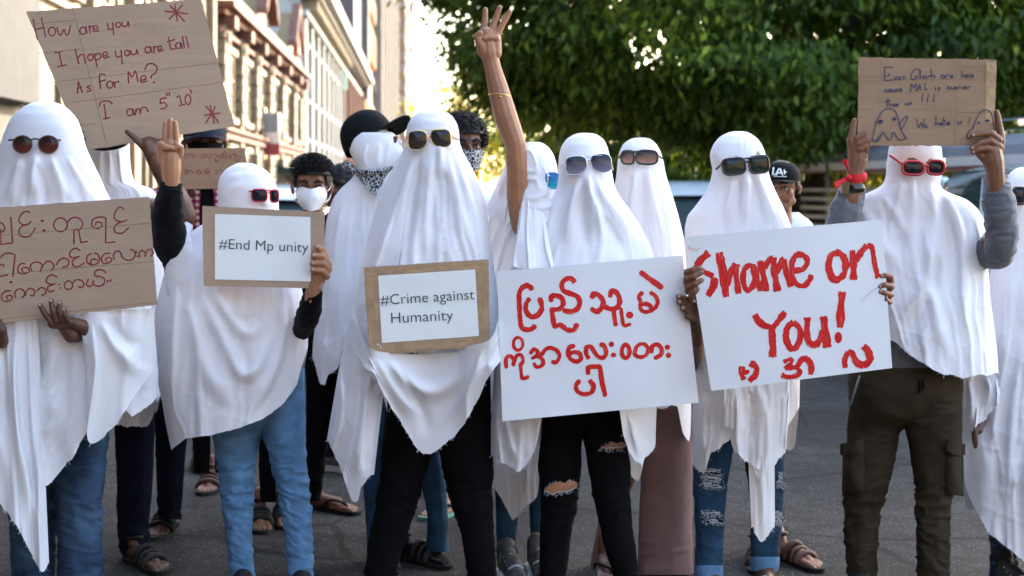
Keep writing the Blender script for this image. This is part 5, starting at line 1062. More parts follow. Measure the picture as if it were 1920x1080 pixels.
# ---- Shame on You --------------------------------------------------------------------------------
p = person(1385, 1130, 4.8, 'person in white sheet with black square sunglasses behind the Shame on You poster', GRP)
ol = [(246, 1378, 1392), (250, 1362, 1406), (258, 1348, 1418), (270, 1338, 1428), (287, 1331, 1435), (300, 1332, 1437), (318, 1336, 1440), (340, 1332, 1446), (362, 1322, 1456), (386, 1304, 1468), (404, 1289, 1476), (425, 1284, 1484), (460, 1284, 1489), (560, 1290, 1496), (700, 1298, 1500), (760, 1298, 1499), (1030, 1298, 1494)]
hem = [(1290, 866), (1298, 868), (1322, 889), (1333, 850), (1352, 836), (1371, 825), (1374, 846), (1406, 868), (1434, 890), (1453, 872), (1474, 845), (1477, 796), (1498, 762), (1505, 740)]
fo = [([(1400, 318), (1404, 350), (1400, 390), (1396, 430)], 11, .018, 1), ([(1374, 330), (1366, 370), (1358, 420)], 11, .014, -1), ([(1420, 325), (1440, 370), (1455, 420)], 9, .014, 1), ([(1386, 330), (1384, 380), (1382, 430)], 7, -.013), ([(1412, 330), (1420, 380), (1425, 430)], 7, -.012), ([(1345, 300), (1338, 330), (1345, 345)], 8, -.006), ([(1334, 330), (1320, 380), (1304, 425)], 10, .012, -1), ([(1400, 252), (1400, 270), (1398, 290)], 3.5, .0025), ([(1412, 258), (1410, 275), (1405, 290)], 3, .0025), ([(1387, 252), (1388, 270), (1390, 290)], 3, .002),
      ([(1325, 730), (1318, 800), (1322, 880)], 9, .02, 1), ([(1350, 730), (1345, 790), (1352, 830)], 8, -.015), ([(1375, 730), (1385, 790), (1378, 840)], 9, .018), ([(1430, 730), (1440, 800), (1436, 880)], 10, .02, 1), ([(1410, 730), (1412, 800), (1405, 850)], 7, -.014), ([(1470, 730), (1468, 790), (1462, 850)], 9, .016, -1)]
s = Sheet(4.8, ol, hem, 61, amp=.020, folds=fo, holes=[[(1417, 289), (1421, 282), (1427, 290), (1426, 298), (1417, 298)], [(1372, 297), (1380, 293), (1388, 298), (1380, 302)]])
tail = patch([(1400, 800, 4.62), (1425, 800, 4.60), (1452, 800, 4.62)], [(1409, 985, 4.63), (1429, 1016, 4.62), (1453, 984, 4.63)], 3, 40, 70, .016, kf=3, folds=[([(1428, 820), (1432, 920), (1428, 1005)], 7, .014, 1)])
mid = patch([(1358, 720, 4.58), (1372, 720, 4.575), (1384, 720, 4.58)], [(1355, 795, 4.58), (1372, 804, 4.57), (1384, 796, 4.58)], 9, 30, 30, .01, kf=3)
add(p, 'sheet', join((s.v, s.f), tail, mid), M['sheet'])
sunglasses(p, s.depth, [(1376, 312, 20, 14), (1423, 308.5, 17, 14.5)], M['blackp'], M['lens_green'], 'rect', 2.2, [(1357, 304, 0, 1343, 317, .06), (1440, 299, 1, 1441, 308, .03)], ((1396, 305), (1406, 304)), off=.026, rot=-.09, bar=((1358, 302), (1440, 294)), far=.012)
gl = body_part(4.27, [[(1338, 400, -.57, 16), (1335, 610, -.25, 13), (1328, 590, -.05, 14), (1316, 556, -.030, 15), (1310, 530, -.026, 15)], [(1310, 525, -.026, 13), (1296, 522, -.016, 8)], [(1312, 545, -.026, 13), (1298, 542, -.016, 8)], [(1290, 522, -.012, 7), (1288, 510, .0, 6.6), (1300, 506, .022, 6), (1312, 502, .022, 5)], [(1289, 534, -.012, 7), (1287, 524, .002, 6.6), (1302, 518, .024, 6), (1316, 510, .022, 5)], [(1291, 546, -.012, 7), (1290, 538, .002, 6.4), (1304, 532, .023, 5.8), (1316, 525, .021, 4.9)], [(1296, 560, -.012, 6.4), (1296, 552, .004, 5.8), (1304, 547, .020, 5.2), (1309, 541, .019, 4.6)]], (), .0021)
gr = body_part(4.27, [[(1436, 400, -.57, 16), (1610, 610, -.3, 13), (1644, 592, -.05, 14), (1652, 556, -.030, 15), (1656, 532, -.026, 14)], [(1656, 530, -.026, 12), (1669, 530, -.016, 7.5)], [(1654, 550, -.026, 12), (1669, 552, -.016, 7.5)], [(1670, 526, -.012, 6.6), (1669, 518, .004, 5.8), (1660, 516, .018, 5.2), (1653, 518, .018, 4.6)], [(1671, 538, -.012, 6.6), (1668, 536, .004, 6), (1658, 534, .02, 5.4), (1650, 537, .019, 4.7)], [(1671, 552, -.012, 6.4), (1668, 552, .004, 5.8), (1658, 549, .019, 5.2), (1650, 547, .018, 4.6)], [(1669, 566, -.012, 5.6), (1666, 566, .004, 5.2), (1661, 562, .016, 4.6), (1660, 556, .015, 4.2)]], (), .0021)
body(p, M['skin'], gl, gr, figure(4.84, 1384, 254, 46, 390, 710, 1125, [[(1340, 830, 34), (1334, 940, 24), (1330, 1100, 17)], [(1430, 830, 34), (1436, 940, 24), (1434, 1100, 17)]], 50))
nails(p, 4.27, [(1312, 502, .022, 5), (1316, 510, .022, 5), (1316, 525, .021, 4.9), (1309, 541, .019, 4.6), (1653, 518, .018, 4.6), (1650, 537, .019, 4.7), (1650, 547, .018, 4.6)], M['nail'])
kn = [(920, 40, .7), (1020, 50, .6)]
add(p, 'jeans', join(leg([(690, 1298, 1480), (780, 1296, 1470), (827, 1297, 1378), (868, 1299, 1370), (925, 1300, 1361), (965, 1302, 1359), (1007, 1303, 1358), (1040, 1303, 1356), (1062, 1303, 1355)], 4.84, 31, .0055, .95, kn), leg([(690, 1330, 1478), (780, 1372, 1476), (843, 1392, 1473), (905, 1402, 1470), (966, 1409, 1467), (1010, 1408, 1463), (1046, 1407, 1461)], 4.88, 32, .0055, .95, kn)), M['denim'])
add(p, 'rolled_cuff', leg([(1060, 1302, 1356), (1066, 1301, 1356), (1085, 1302, 1355), (1098, 1304, 1353)], 4.84, 33, .002, 1.02), M['denim_light'])
add(p, 'rolled_cuff', leg([(1044, 1406, 1462), (1050, 1405, 1462), (1062, 1406, 1461), (1071, 1408, 1459)], 4.88, 34, .002, 1.02), M['denim_light'])
for x, y, w_, h_, k in ((1334, 884, 40, 9, 5), (1335, 897, 44, 9, 6), (1336, 910, 42, 9, 6), (1334, 962, 40, 8, 5), (1338, 976, 40, 10, 6)): rip(p, x, y, w_, h_, 4.84, .055, M['navy'], 2, k, int(x+y))
for x, y, w_, h_, k in ((1460, 890, 16, 8, 5), (1460, 906, 16, 9, 5), (1459, 964, 16, 8, 5), (1459, 978, 16, 8, 5)): rip(p, x, y, w_, h_, 4.88, .030, M['navy'], 2, k, int(x+y))
body2 = join(leg([(1085, 1318, 1342), (1120, 1318, 1342)], 4.84, 1, 0), leg([(1060, 1420, 1448), (1120, 1421, 1446)], 4.88, 1, 0)); add(p, 'ankle', body2, M['skin'])
shoe(p, 1332, 1128, .1, -1, M['leather'], M['rubber']); shoe(p, 1434, 1126, -.2, 1, M['leather'], M['rubber'])

# ---- ghost drawing, red oval sunglasses, grey sweatshirt -----------------------------------------
p = person(1700, 1150, 4.7, 'person in white sheet, red oval sunglasses and cargo trousers lifting the ghost drawing', GRP)
ol = [(246, 1704, 1722), (250, 1690, 1738), (258, 1678, 1752), (268, 1670, 1761), (280, 1666, 1766), (310, 1662, 1768), (330, 1661, 1766), (345, 1656, 1762), (356, 1640, 1768), (364, 1620, 1786), (373, 1606, 1812), (390, 1602, 1832), (410, 1604, 1845), (450, 1606, 1850), (500, 1612, 1853), (560, 1622, 1857), (620, 1634, 1865), (660, 1642, 1870), (712, 1650, 1873)]
hem = [(1600, 600), (1650, 628), (1682, 642), (1706, 664), (1739, 687), (1775, 703), (1808, 708), (1873, 699), (1880, 698)]
fo = [([(1712, 325), (1714, 370), (1712, 430), (1706, 480)], 12, .014, 1), ([(1690, 330), (1682, 380), (1668, 430)], 10, .012, -1), ([(1745, 330), (1752, 380), (1750, 440), (1735, 520)], 12, .016, 1), ([(1764, 345), (1772, 400), (1790, 470), (1790, 600)], 10, -.018), ([(1775, 365), (1800, 420), (1812, 520), (1808, 660)], 13, .022, 1), ([(1760, 440), (1740, 520), (1700, 580), (1672, 620)], 13, .016, 1), ([(1765, 470), (1735, 580), (1700, 640)], 10, -.014), ([(1825, 400), (1842, 470), (1846, 560), (1850, 660)], 10, .016, -1), ([(1650, 360), (1690, 420), (1700, 460)], 9, .008), ([(1610, 380), (1640, 430), (1690, 520)], 12, .012), ([(1735, 520), (1770, 640), (1780, 690)], 11, .012)]
s = Sheet(4.7, ol, hem, 71, amp=.016, folds=fo, rag=2, holes=[[(1697, 304), (1702, 297), (1714, 296), (1724, 301), (1722, 308), (1697, 308)], [(1737, 306), (1741, 299), (1746, 296), (1755, 304), (1755, 308), (1737, 308)]], prof=[(0, 0), (.012, .05), (.04, .083), (.08, .102), (.14, .112), (.22, .11), (.3, .115), (.42, .145), (.6, .17), (.8, .18)])
add(p, 'sheet', (s.v, s.f), M['sheet'])
sunglasses(p, s.depth, [(1712, 315, 18.5, 11.5), (1754.5, 314, 15, 12)], M['redp'], M['lens_black'], 'oval', 2.9, [(1694, 309, 0, 1669, 291, .06), (1768, 308, 1, 1770, 298, .04)], ((1729, 312), (1741, 312)), off=.026, rot=.03, far=.01)
add(p, 'sleeve', limb([(1601, 352, 4.50, 21), (1594, 372, 4.50, 26), (1586, 400, 4.50, 32), (1588, 450, 4.56, 38), (1620, 480, 4.66, 34)], 12, .007, 44, 10), M['grey_knit'])
add(p, 'sleeve', limb([(1867, 326, 4.50, 20), (1868, 345, 4.50, 22.5), (1872, 372, 4.50, 29), (1877, 420, 4.52, 29), (1877, 458, 4.55, 29), (1868, 482, 4.60, 24), (1840, 470, 4.66, 30)], 13, .007, 44, 10), M['grey_knit'])
h1 = body_part(4.47, [[(1654, 395, -.29, 18), (1645, 455, -.25, 16), (1592, 440, -.08, 16), (1590, 405, -.03, 16), (1597, 372, 0, 16), (1602, 340, 0, 16), (1605, 318, 0, 16), (1608, 300, -.002, 19), (1608, 278, -.004, 19)], [(1600, 282, .0, 10), (1596, 264, .004, 9)], [(1596, 264, .004, 7.4), (1599, 245, .004, 6.4), (1602, 226, .004, 5)], [(1604, 274, .006, 8), (1608, 260, .020, 7), (1622, 251, .026, 6.2)], [(1608, 284, .006, 8), (1612, 270, .024, 7.2), (1625, 261, .028, 6.4), (1627, 274, .02, 5.4)], [(1608, 294, .006, 8), (1612, 280, .024, 7), (1623, 272, .026, 6), (1624, 284, .018, 5)], [(1612, 302, .0, 9), (1620, 292, .014, 7), (1620, 284, .016, 5.6)]], (), .0022, 2)
h2 = body_part(4.47, [[(1780, 400, -.29, 18), (1850, 462, -.18, 16), (1875, 448, -.07, 18), (1872, 400, -.03, 17), (1868, 350, -.01, 17), (1866, 322, 0, 17), (1862, 302, 0, 20), (1858, 284, 0, 20)], [(1874, 280, 0, 9), (1876, 262, .0, 9)], [(1877, 258, .002, 7.4), (1873, 232, .002, 6.2), (1869, 210, .002, 5)], [(1872, 262, .012, 8), (1858, 250, .026, 7), (1840, 250, .028, 6), (1824, 254, .026, 5)], [(1872, 274, .012, 8), (1856, 264, .028, 7), (1838, 268, .03, 6), (1822, 278, .026, 5)], [(1868, 288, .012, 8), (1852, 278, .026, 7), (1836, 280, .028, 6), (1824, 286, .024, 5)], [(1850, 300, .0, 10), (1838, 290, .006, 8), (1832, 280, .006, 6.4)]], (), .0022, 2)
body(p, M['skin'], h1, h2, figure(4.76, 1714, 252, 44, 372, 690, 1150, [[(1640, 830, 40), (1622, 940, 28), (1616, 1110, 22)], [(1755, 830, 40), (1752, 940, 28), (1748, 1110, 22)]], 60))
nails(p, 4.47, [(1824, 254, .026, 5), (1822, 278, .026, 5), (1824, 286, .024, 5)], M['nail'])
t = np.linspace(0, 2*np.pi, 26)
def band(cx, cy, r, d, h, m, name, par, n=5, tilt=0, wrink=0.0):
    V = []
    for j in range(n):
        q = j/(n-1)-.5; rr = m_px(r, d)*(1+.10*(1-4*q*q))
        for a in t[:-1]: V.append(W(cx, cy, d)+np.array([rr*math.cos(a), rr*math.sin(a), h*q+tilt*math.cos(a)*rr+wrink*math.sin(a*5+j*2)]))
    return mesh(name, np.array(V), grid_faces(25, n, True).tolist(), m, par)
rb = band(1606, 334, 17.5, 4.47, .028, M['red_cloth'], 'ribbon', p, 7, .15, .002)
v, f = join(patch([(1590, 322, 4.44), (1594, 331, 4.435), (1592, 338, 4.44)], [(1578, 300, 4.43), (1586, 299, 4.425), (1590, 301, 4.43)], 2, 10, 14, .004), patch([(1594, 330, 4.44), (1592, 338, 4.435), (1588, 340, 4.44)], [(1565, 340, 4.43), (1566, 347, 4.425), (1570, 351, 4.43)], 3, 10, 14, .004), (USV*.010+W(1591, 333, 4.435), USF))
mesh('bow', v, f, M['red_cloth'], rb)
wt = band(1602, 354, 18.5, 4.47, .026, M['blackp'], 'watch', p, 4, .1); b = MB(); c0 = W(1584, 352, 4.44); b.box(c0[0]-.012, c0[0]+.012, c0[1]-.012, c0[1]+.012, c0[2]-.017, c0[2]+.017); b.build('watch_case', M['blackp'], wt)
add(p, 'sweatshirt', leg([(560, 1640, 1800), (620, 1636, 1804), (680, 1640, 1806), (700, 1642, 1806), (708, 1646, 1804)], 4.72, 9, .004, .72), M['grey_knit'])
cg = [(945, 45, 1.3), (1060, 60, 1.0), (780, 60, .5)]
add(p, 'trousers', join(leg([(690, 1592, 1804), (740, 1590, 1806), (785, 1589, 1760), (800, 1588, 1692), (831, 1587, 1683), (868, 1583, 1678), (921, 1584, 1665), (966, 1581, 1651), (1020, 1583, 1646), (1080, 1588, 1643), (1160, 1590, 1642)], 4.75, 41, .009, .85, cg), leg([(690, 1640, 1804), (742, 1660, 1804), (791, 1692, 1803), (827, 1703, 1802), (864, 1709, 1803), (892, 1713, 1802), (933, 1716, 1786), (975, 1717, 1782), (1080, 1718, 1781), (1160, 1720, 1780)], 4.73, 42, .009, .85, cg)), M['olive'])
for sx, x0, x1, y0, y1, cxl, hwl, dl in ((-1, 1579, 1622, 838, 928, 1632, 51, 4.75), (1, 1770, 1806, 838, 928, 1757, 46, 4.73)):
    side = lambda x: dl-m_px(hwl, dl)*.87*np.sqrt(np.clip(1-((x-cxl)/hwl)**2, 0, 1))
    n = 18; q, r_ = np.meshgrid(np.linspace(0, 1, n), np.linspace(0, 1, n)); puff = (np.sin(np.pi*q)*np.sin(np.pi*r_))**.6; X = x0+(x1-x0)*q+sx*4*puff+1.5*noise(q*3, r_*4, sx+5); Y = y0+(y1-y0)*r_+sx*(q-.5)*6
    pk = mesh('cargo_pocket', W(X, Y, side(X)+.012-.034*puff-.004*noise(q*3, r_*5, 9)).reshape(-1, 3), grid_faces(n, n)[:, ::-1].tolist(), M['olive'], p)
    q, r_ = np.meshgrid(np.linspace(0, 1, n), np.linspace(0, 1, 7)); X = x0-1+(x1-x0+2)*q+sx*3; Y = y0-10+(20+5*np.sin(q*np.pi))*r_+sx*(q-.5)*10
    mesh('pocket_flap', W(X, Y, side(X)-.012-.020*np.sin(np.pi*q)**.5-.008*r_).reshape(-1, 3), grid_faces(n, 7)[:, ::-1].tolist(), M['olive'], pk)
b = MB(); b.tube(W([1594, 1602, 1612], [760, 735, 704], [4.64, 4.62, 4.62]), .004, 6); b.build('pocket_piping', M['grey_knit'], p, True)
b = MB(); b.tube(W([1724, 1725, 1724], [712, 724, 738], [4.585, 4.58, 4.58]), .004, 6); b.tube(W([1730, 1732, 1731], [712, 722, 732], [4.585, 4.58, 4.58]), .004, 6); b.build('drawstring', M['knit'], p, True)
shoe(p, 1616, 1152, .1, -1, M['rubber'], M['rubber']); shoe(p, 1748, 1152, -.1, 1, M['rubber'], M['rubber'])

# ---- far right edge ------------------------------------------------------------------------------
p = person(1915, 1120, 5.0, 'person in long white sheet with black sunglasses at the right edge', GRP)
ol = [(313, 1918, 1934), (318, 1902, 1950), (328, 1890, 1962), (345, 1882, 1970), (365, 1880, 1973), (390, 1880, 1976), (420, 1876, 1985), (450, 1868, 2000), (520, 1856, 2014), (600, 1845, 2022), (700, 1828, 2030), (760, 1812, 2032), (830, 1805, 2034), (1080, 1800, 2036)]
hem = [(1795, 850), (1804, 868), (1812, 917), (1824, 945), (1836, 966), (1853, 998), (1880, 1020), (1902, 1036), (1920, 1051), (1970, 1062), (2040, 1060)]
fo = [([(1905, 500), (1890, 640), (1862, 800), (1850, 960)], 15, .02, 1), ([(1918, 640), (1900, 820), (1896, 1010)], 12, .016, 1), ([(1880, 620), (1850, 760), (1822, 880)], 11, -.016), ([(1860, 560), (1842, 690), (1825, 780)], 10, .014, -1)]
s = Sheet(5.0, ol, hem, 81, amp=.018, folds=fo, rag=3)
tie = patch([(1806, 700, 4.84), (1830, 696, 4.82), (1862, 700, 4.80), (1874, 722, 4.79)], [(1803, 852, 4.84), (1818, 838, 4.80), (1838, 800, 4.78), (1877, 748, 4.77)], 4, 50, 50, .016, kf=4, rag=2, folds=[([(1815, 710), (1822, 760), (1812, 830)], 8, .014), ([(1850, 705), (1856, 735), (1842, 790)], 7, .012, 1)])
add(p, 'sheet', join((s.v, s.f), tie), M['sheet2'])
sunglasses(p, s.depth, [(1911, 367, 10, 14), (1944, 367, 16, 14)], M['blackp'], M['lens_black'], 'rect', 3.0, [(1901, 358, 0, 1884, 362, .05)], ((1921, 360), (1928, 360)), off=.024)
h1 = body_part(4.78, [[(1890, 450, -.27, 16), (1856, 700, -.2, 12), (1838, 790, -.03, 11), (1834, 806, -.01, 9)], [(1830, 804, 0, 4.5), (1829, 818, .006, 4.2), (1830, 832, .008, 3.8)], [(1826, 812, 0, 4.4), (1827, 828, .006, 4), (1829, 838, .004, 3.6)]], (), .0022)
body(p, M['skin_dark'], h1, figure(5.05, 1926, 322, 40, 430, 740, 1120, [[(1890, 850, 34), (1884, 960, 24), (1880, 1080, 18)], [(1965, 850, 34), (1968, 960, 24), (1968, 1080, 18)]], 50))
add(p, 'jeans', join(leg([(740, 1840, 2000), (860, 1846, 1925), (950, 1850, 1914), (998, 1853, 1910), (1040, 1855, 1908), (1115, 1858, 1906)], 5.05, 51, .008, .95, [(1050, 60, 1.2)]), leg([(740, 1880, 2000), (860, 1930, 2000), (950, 1940, 1998), (1115, 1946, 1994)], 5.05, 52, .008)), M['denim_faded'])
shoe(p, 1882, 1102, .1, -1, M['rubber'], M['rubber']); shoe(p, 1968, 1102, -.1, 1, M['rubber'], M['rubber'])

# ---- second row: hood with blue mirrored sunglasses ----------------------------------------------
p = person(985, 1070, 5.2, 'person in white hood and blue mirrored sunglasses half hidden behind the raised arm', GRP)
ol = [(266, 995, 1008), (270, 980, 1020), (278, 967, 1030), (292, 957, 1039), (310, 951, 1044), (330, 948, 1047), (352, 944, 1046), (375, 934, 1044), (400, 916, 1052), (450, 908, 1064), (520, 906, 1070), (650, 914, 1070), (800, 918, 1066), (980, 920, 1062)]
hem = [(910, 900), (922, 906), (933, 926), (950, 955), (961, 975), (975, 962), (1008, 931), (1012, 880), (1030, 800), (1070, 780)]
s = Sheet(5.2, ol, hem, 91, amp=.020, rag=4, folds=[([(935, 800), (945, 880), (960, 965)], 9, .018, 1), ([(975, 820), (985, 880), (995, 930)], 9, .014)])
add(p, 'sheet', (s.v, s.f), M['sheet2'])
sunglasses(p, s.depth, [(1019, 338, 8, 14), (1036, 339, 13, 15)], M['silver'], M['lens_blue'], 'aviator', 1.0, [(1012, 330, 0, 985, 330, .06)], ((1030, 330), (1027, 330)), off=.026)
body(p, M['skin'], figure(5.26, 998, 275, 40, 410, 700, 1060, [[(955, 850, 32), (953, 930, 22), (950, 1040, 16)], [(1005, 850, 32), (1004, 930, 22), (1003, 1040, 16)]], 50))
add(p, 'jeans', join(leg([(700, 925, 1035), (860, 925, 985), (925, 928, 974), (985, 930, 969), (1030, 932, 968), (1056, 931, 968)], 5.24, 61, .007, .95, [(1035, 25, 1.4)]), leg([(700, 960, 1040), (860, 982, 1030), (925, 990, 1022), (985, 994, 1016), (1040, 993, 1018)], 5.3, 62, .007, .95, [(1030, 25, 1.2)])), M['denim'])
wh = mat('black_white_sneaker', (.008, .008, .009), .6, .2, 22, col2=(.09, .09, .09))
shoe(p, 950, 1082, .25, -1, wh, M['mask']); shoe(p, 1006, 1072, .1, 1, wh, M['mask'])

# ---- second row: tan wrap sunglasses, mauve trousers ---------------------------------------------
p = person(1205, 1080, 5.2, 'person in white sheet, wide tan sunglasses and mauve trousers between two posters', GRP)
ol = [(258, 1194, 1208), (262, 1180, 1221), (271, 1168, 1231), (285, 1161, 1239), (303, 1158, 1244), (325, 1156, 1248), (345, 1153, 1254), (370, 1150, 1262), (400, 1148, 1271), (440, 1146, 1281), (490, 1143, 1288), (600, 1140, 1296), (760, 1140, 1296), (910, 1150, 1292)]
hem = [(1138, 860), (1150, 872), (1186, 892), (1198, 900), (1206, 870), (1217, 762), (1270, 764), (1280, 814), (1292, 822), (1297, 800)]
fo = [([(1192, 312), (1184, 370), (1172, 440)], 11, .013, -1), ([(1216, 312), (1226, 370), (1240, 440)], 11, .014, 1), ([(1203, 312), (1204, 360), (1206, 480)], 8, -.008)]
s = Sheet(5.2, ol, hem, 101, amp=.013, folds=fo)
add(p, 'sheet', (s.v, s.f), M['sheet'])
sunglasses(p, s.depth, [(1177, 295, 11, 11.5), (1213, 295, 19, 12)], M['blackp'], M['lens_tan'], 'oval', 1.9, [(1232, 291, 1, 1241, 297, .06), (1166, 289, 0, 1161, 296, .05)], ((1188, 287), (1194, 287)), off=.024, rot=.02, bar=((1168, 285), (1230, 284)), far=.0)
h1 = body_part(4.315, [[(1240, 430, -.92, 16), (1256, 650, -.86, 13), (1296, 690, -.45, 12), (1306, 640, -.08, 12), (1306, 615, -.04, 13), (1302, 592, -.02, 15), (1296, 575, -.01, 13)], [(1296, 570, 0, 7.6), (1290, 562, .014, 6.6), (1272, 556, .026, 5.4)], [(1297, 580, 0, 7.6), (1288, 572, .014, 6.6), (1273, 566, .026, 5.4)], [(1300, 590, 0, 7.2), (1292, 586, .014, 6.4), (1280, 578, .024, 5.2)], [(1306, 598, 0, 6.8), (1298, 598, .012, 6), (1288, 594, .02, 5)]], (), .0022)
body(p, M['skin_dark'], h1, figure(5.28, 1201, 264, 38, 390, 720, 1075, [[(1150, 880, 34), (1135, 950, 24), (1130, 1050, 18)], [(1240, 880, 34), (1246, 950, 24), (1248, 1050, 18)]], 46))
nails(p, 4.315, [(1272, 556, .026, 5.4), (1273, 566, .026, 5.4), (1280, 578, .024, 5.2)], M['nail'])
add(p, 'cuff', limb([(1302, 600, 4.355, 8), (1304, 610, 4.365, 15), (1305, 625, 4.40, 18), (1303, 645, 4.54, 17), (1290, 690, 4.85, 20)], 8, .003, 30, 8), M['mustard'])
add(p, 'trousers', join(leg([(700, 1140, 1296), (780, 1140, 1250), (850, 1138, 1212), (950, 1128, 1172), (1010, 1115, 1160), (1060, 1106, 1150), (1072, 1105, 1149)], 5.3, 71, .005, .8, [], lam=30), leg([(700, 1190, 1300), (763, 1212, 1300), (860, 1204, 1298), (950, 1198, 1297), (1030, 1196, 1298), (1078, 1194, 1301)], 5.22, 72, .005, .85, [(1040, 30, 1.0)], lam=30)), M['mauve'])
body2 = feet(p, [(1134, 1064, .0, -1), ], None, M['rubber'], M['rubber'], 'thong'); [add(p, 'foot', q, M['skin_dark']) for q in body2]

# ---- holder of the tall joke cardboard -----------------------------------------------------------
p = person(235, 1060, 5.45, 'person in white sheet and navy trousers hidden behind the How are you cardboard', GRP)
ol = [(196, 196, 210), (204, 178, 226), (218, 166, 236), (240, 162, 241), (270, 163, 243), (300, 158, 244), (325, 150, 247), (345, 148, 254), (352, 144, 284), (370, 138, 298), (420, 130, 306), (520, 128, 308), (650, 128, 306), (800, 130, 300)]
hem = [(120, 780), (216, 786), (240, 790), (248, 784), (270, 768), (299, 744), (310, 740)]
s = Sheet(5.45, ol, hem, 111, amp=.016, folds=[([(205, 280), (208, 320), (206, 350)], 6, .010, 1), ([(222, 280), (226, 320), (230, 350)], 5, .010, -1), ([(188, 280), (186, 320), (182, 350)], 6, .010), ([(262, 700), (270, 740), (262, 765)], 8, .012)])
add(p, 'sheet', (s.v, s.f), M['sheet2'])
V = limb([(165, 272, 5.34, 3), (182, 277, 5.30, 5), (210, 276, 5.28, 5.5), (232, 270, 5.30, 5), (244, 262, 5.36, 3)], 3, .001, 24, 20); cp = add(p, 'cap', V, M['cap'])
h1 = body_part(5.12, [[(118, 222, .004, 5.5), (126, 226, .018, 6.4), (139, 230, .018, 5.4)], [(120, 238, .004, 6), (132, 241, .020, 6.6), (152, 248, .019, 5.4)], [(122, 250, .004, 6), (136, 253, .020, 6.4), (156, 261, .018, 5.2)], [(112, 240, -.02, 16), (104, 280, -.05, 16), (100, 340, -.12, 18), (150, 370, -.38, 18)], [(116, 226, -.01, 9), (116, 250, -.01, 9)]], (), .0026)
h2 = body_part(5.08, [[(238, 247, .012, 4.4), (246, 253, .012, 5.4), (258, 264, .002, 6.6), (272, 276, -.01, 9)], [(276, 270, -.01, 12), (284, 284, -.012, 15)], [(268, 266, -.03, 7), (280, 262, -.035, 7), (298, 268, -.03, 7)], [(280, 276, -.012, 14), (296, 306, -.03, 18), (318, 345, -.06, 20), (340, 384, -.07, 21), (350, 404, -.07, 18)], [(350, 406, -.07, 18), (330, 410, -.12, 20), (300, 396, -.2, 22), (266, 385, -.42, 20)]], (), .003)
body(p, M['skin_dark'], h1, h2, figure(5.5, 203, 205, 36, 345, 700, 1050, [[(250, 830, 30), (256, 930, 22), (254, 1030, 16)]], 46))
add(p, 'trousers', join(leg([(680, 190, 300), (770, 214, 291), (850, 217, 289), (900, 218, 286), (950, 219, 282), (990, 219, 279), (1020, 222, 283), (1046, 230, 283)], 5.4, 81, .007, .95, [(1020, 30, 1.2)]), leg([(680, 240, 350), (760, 286, 352), (820, 291, 351), (860, 292, 347), (920, 294, 343), (974, 296, 340)], 5.75, 82, .006, .95, [(950, 30, 1.0)])), M['navy'])
ff = feet(p, [(252, 1052, .75, 1), (318, 986, .0, 1)], None, M['rubber'], M['rubber'], 'straps'); [add(p, 'foot', q, M['skin_dark']) for q in ff]

# ---- black baseball cap over the sheet, turned to the right --------------------------------------
p = person(640, 1000, 5.7, 'person in white sheet, sideways black baseball cap and paisley bandana', GRP)
ol = [(248, 676, 730), (252, 668, 740), (260, 660, 747), (270, 656, 752), (285, 655, 757), (300, 664, 752), (318, 670, 738), (335, 660, 740), (352, 640, 748), (370, 626, 756), (392, 617, 764), (420, 611, 770), (470, 606, 776), (560, 597, 780), (640, 587, 780), (730, 582, 780)]
hem = [(575, 655), (584, 663), (592, 690), (600, 719), (608, 722), (616, 702), (637, 682), (642, 654), (700, 650), (790, 650)]
fo = [([(690, 268), (682, 295), (690, 318)], 6, .008, 1), ([(712, 266), (708, 295), (704, 320)], 6, .009), ([(732, 262), (728, 290), (720, 318)], 5, .009, 1), ([(672, 280), (672, 300), (682, 318)], 5, -.006), ([(645, 370), (630, 440), (618, 540), (612, 640)], 11, .02, -1), ([(665, 380), (650, 470), (640, 580), (632, 660)], 11, .016, 1)]
s = Sheet(5.7, ol, hem, 121, amp=.016, folds=fo, start=140, prof=[(0, .095), (.01, .104), (.04, .108), (.08, .112), (.14, .114), (.20, .116), (.26, .12), (.45, .15), (.65, .18), (1.2, .2)])
v, f, rot, u = head(5.72, 704, 279, 42, R(62), ear=False, pitch=R(31))
add(p, 'sheet', join((s.v, s.f), (v, f)), M['sheet'])
cap_mesh(p, rot, u*1.0, M['cap'], ch=1.42)
bd = join(patch([(662, 322, 5.60), (690, 318, 5.55), (720, 320, 5.56), (735, 318, 5.60)], [(668, 330, 5.58), (688, 352, 5.52), (704, 366, 5.51), (724, 330, 5.56)], 4, 40, 24, .008, rag=.5), limb([(664, 318, 5.62, 4), (654, 310, 5.62, 5), (646, 303, 5.63, 3)], 2, .001, 16, 5), limb([(664, 322, 5.60, 5), (690, 324, 5.54, 6), (716, 320, 5.55, 5), (736, 314, 5.60, 4)], 4, .003, 20, 7))
add(p, 'bandana', bd, M['paisley'])
b = MB(); b.add(*patch([(737, 256, 5.575), (742, 255, 5.575), (746, 256, 5.58)], [(738, 266, 5.575), (741, 269, 5.575), (745, 265, 5.58)], 2, 8, 8, 0, rag=0)); b.build('eye_opening', M['skin_dark'], p, True)
body(p, M['skin'], figure(5.78, 700, 240, 36, 370, 700, 960, [], 44))
add(p, 'trousers', join(leg([(640, 566, 700), (700, 572, 690), (760, 573, 634), (800, 574, 622), (850, 574, 612), (900, 575, 606), (940, 577, 601)], 5.95, 91, .006, .95, [(900, 30, 1)]), leg([(640, 620, 740), (760, 640, 720), (900, 660, 710)], 5.9, 92, .006)), M['black'])
ff = feet(p, [(590, 952, 1.05, 1)], None, M['rubber'], M['rubber'], 'thong'); [add(p, 'foot', q, M['skin']) for q in ff]
# ================================================================== SIGNS
PG = 'hand lettered protest placards'
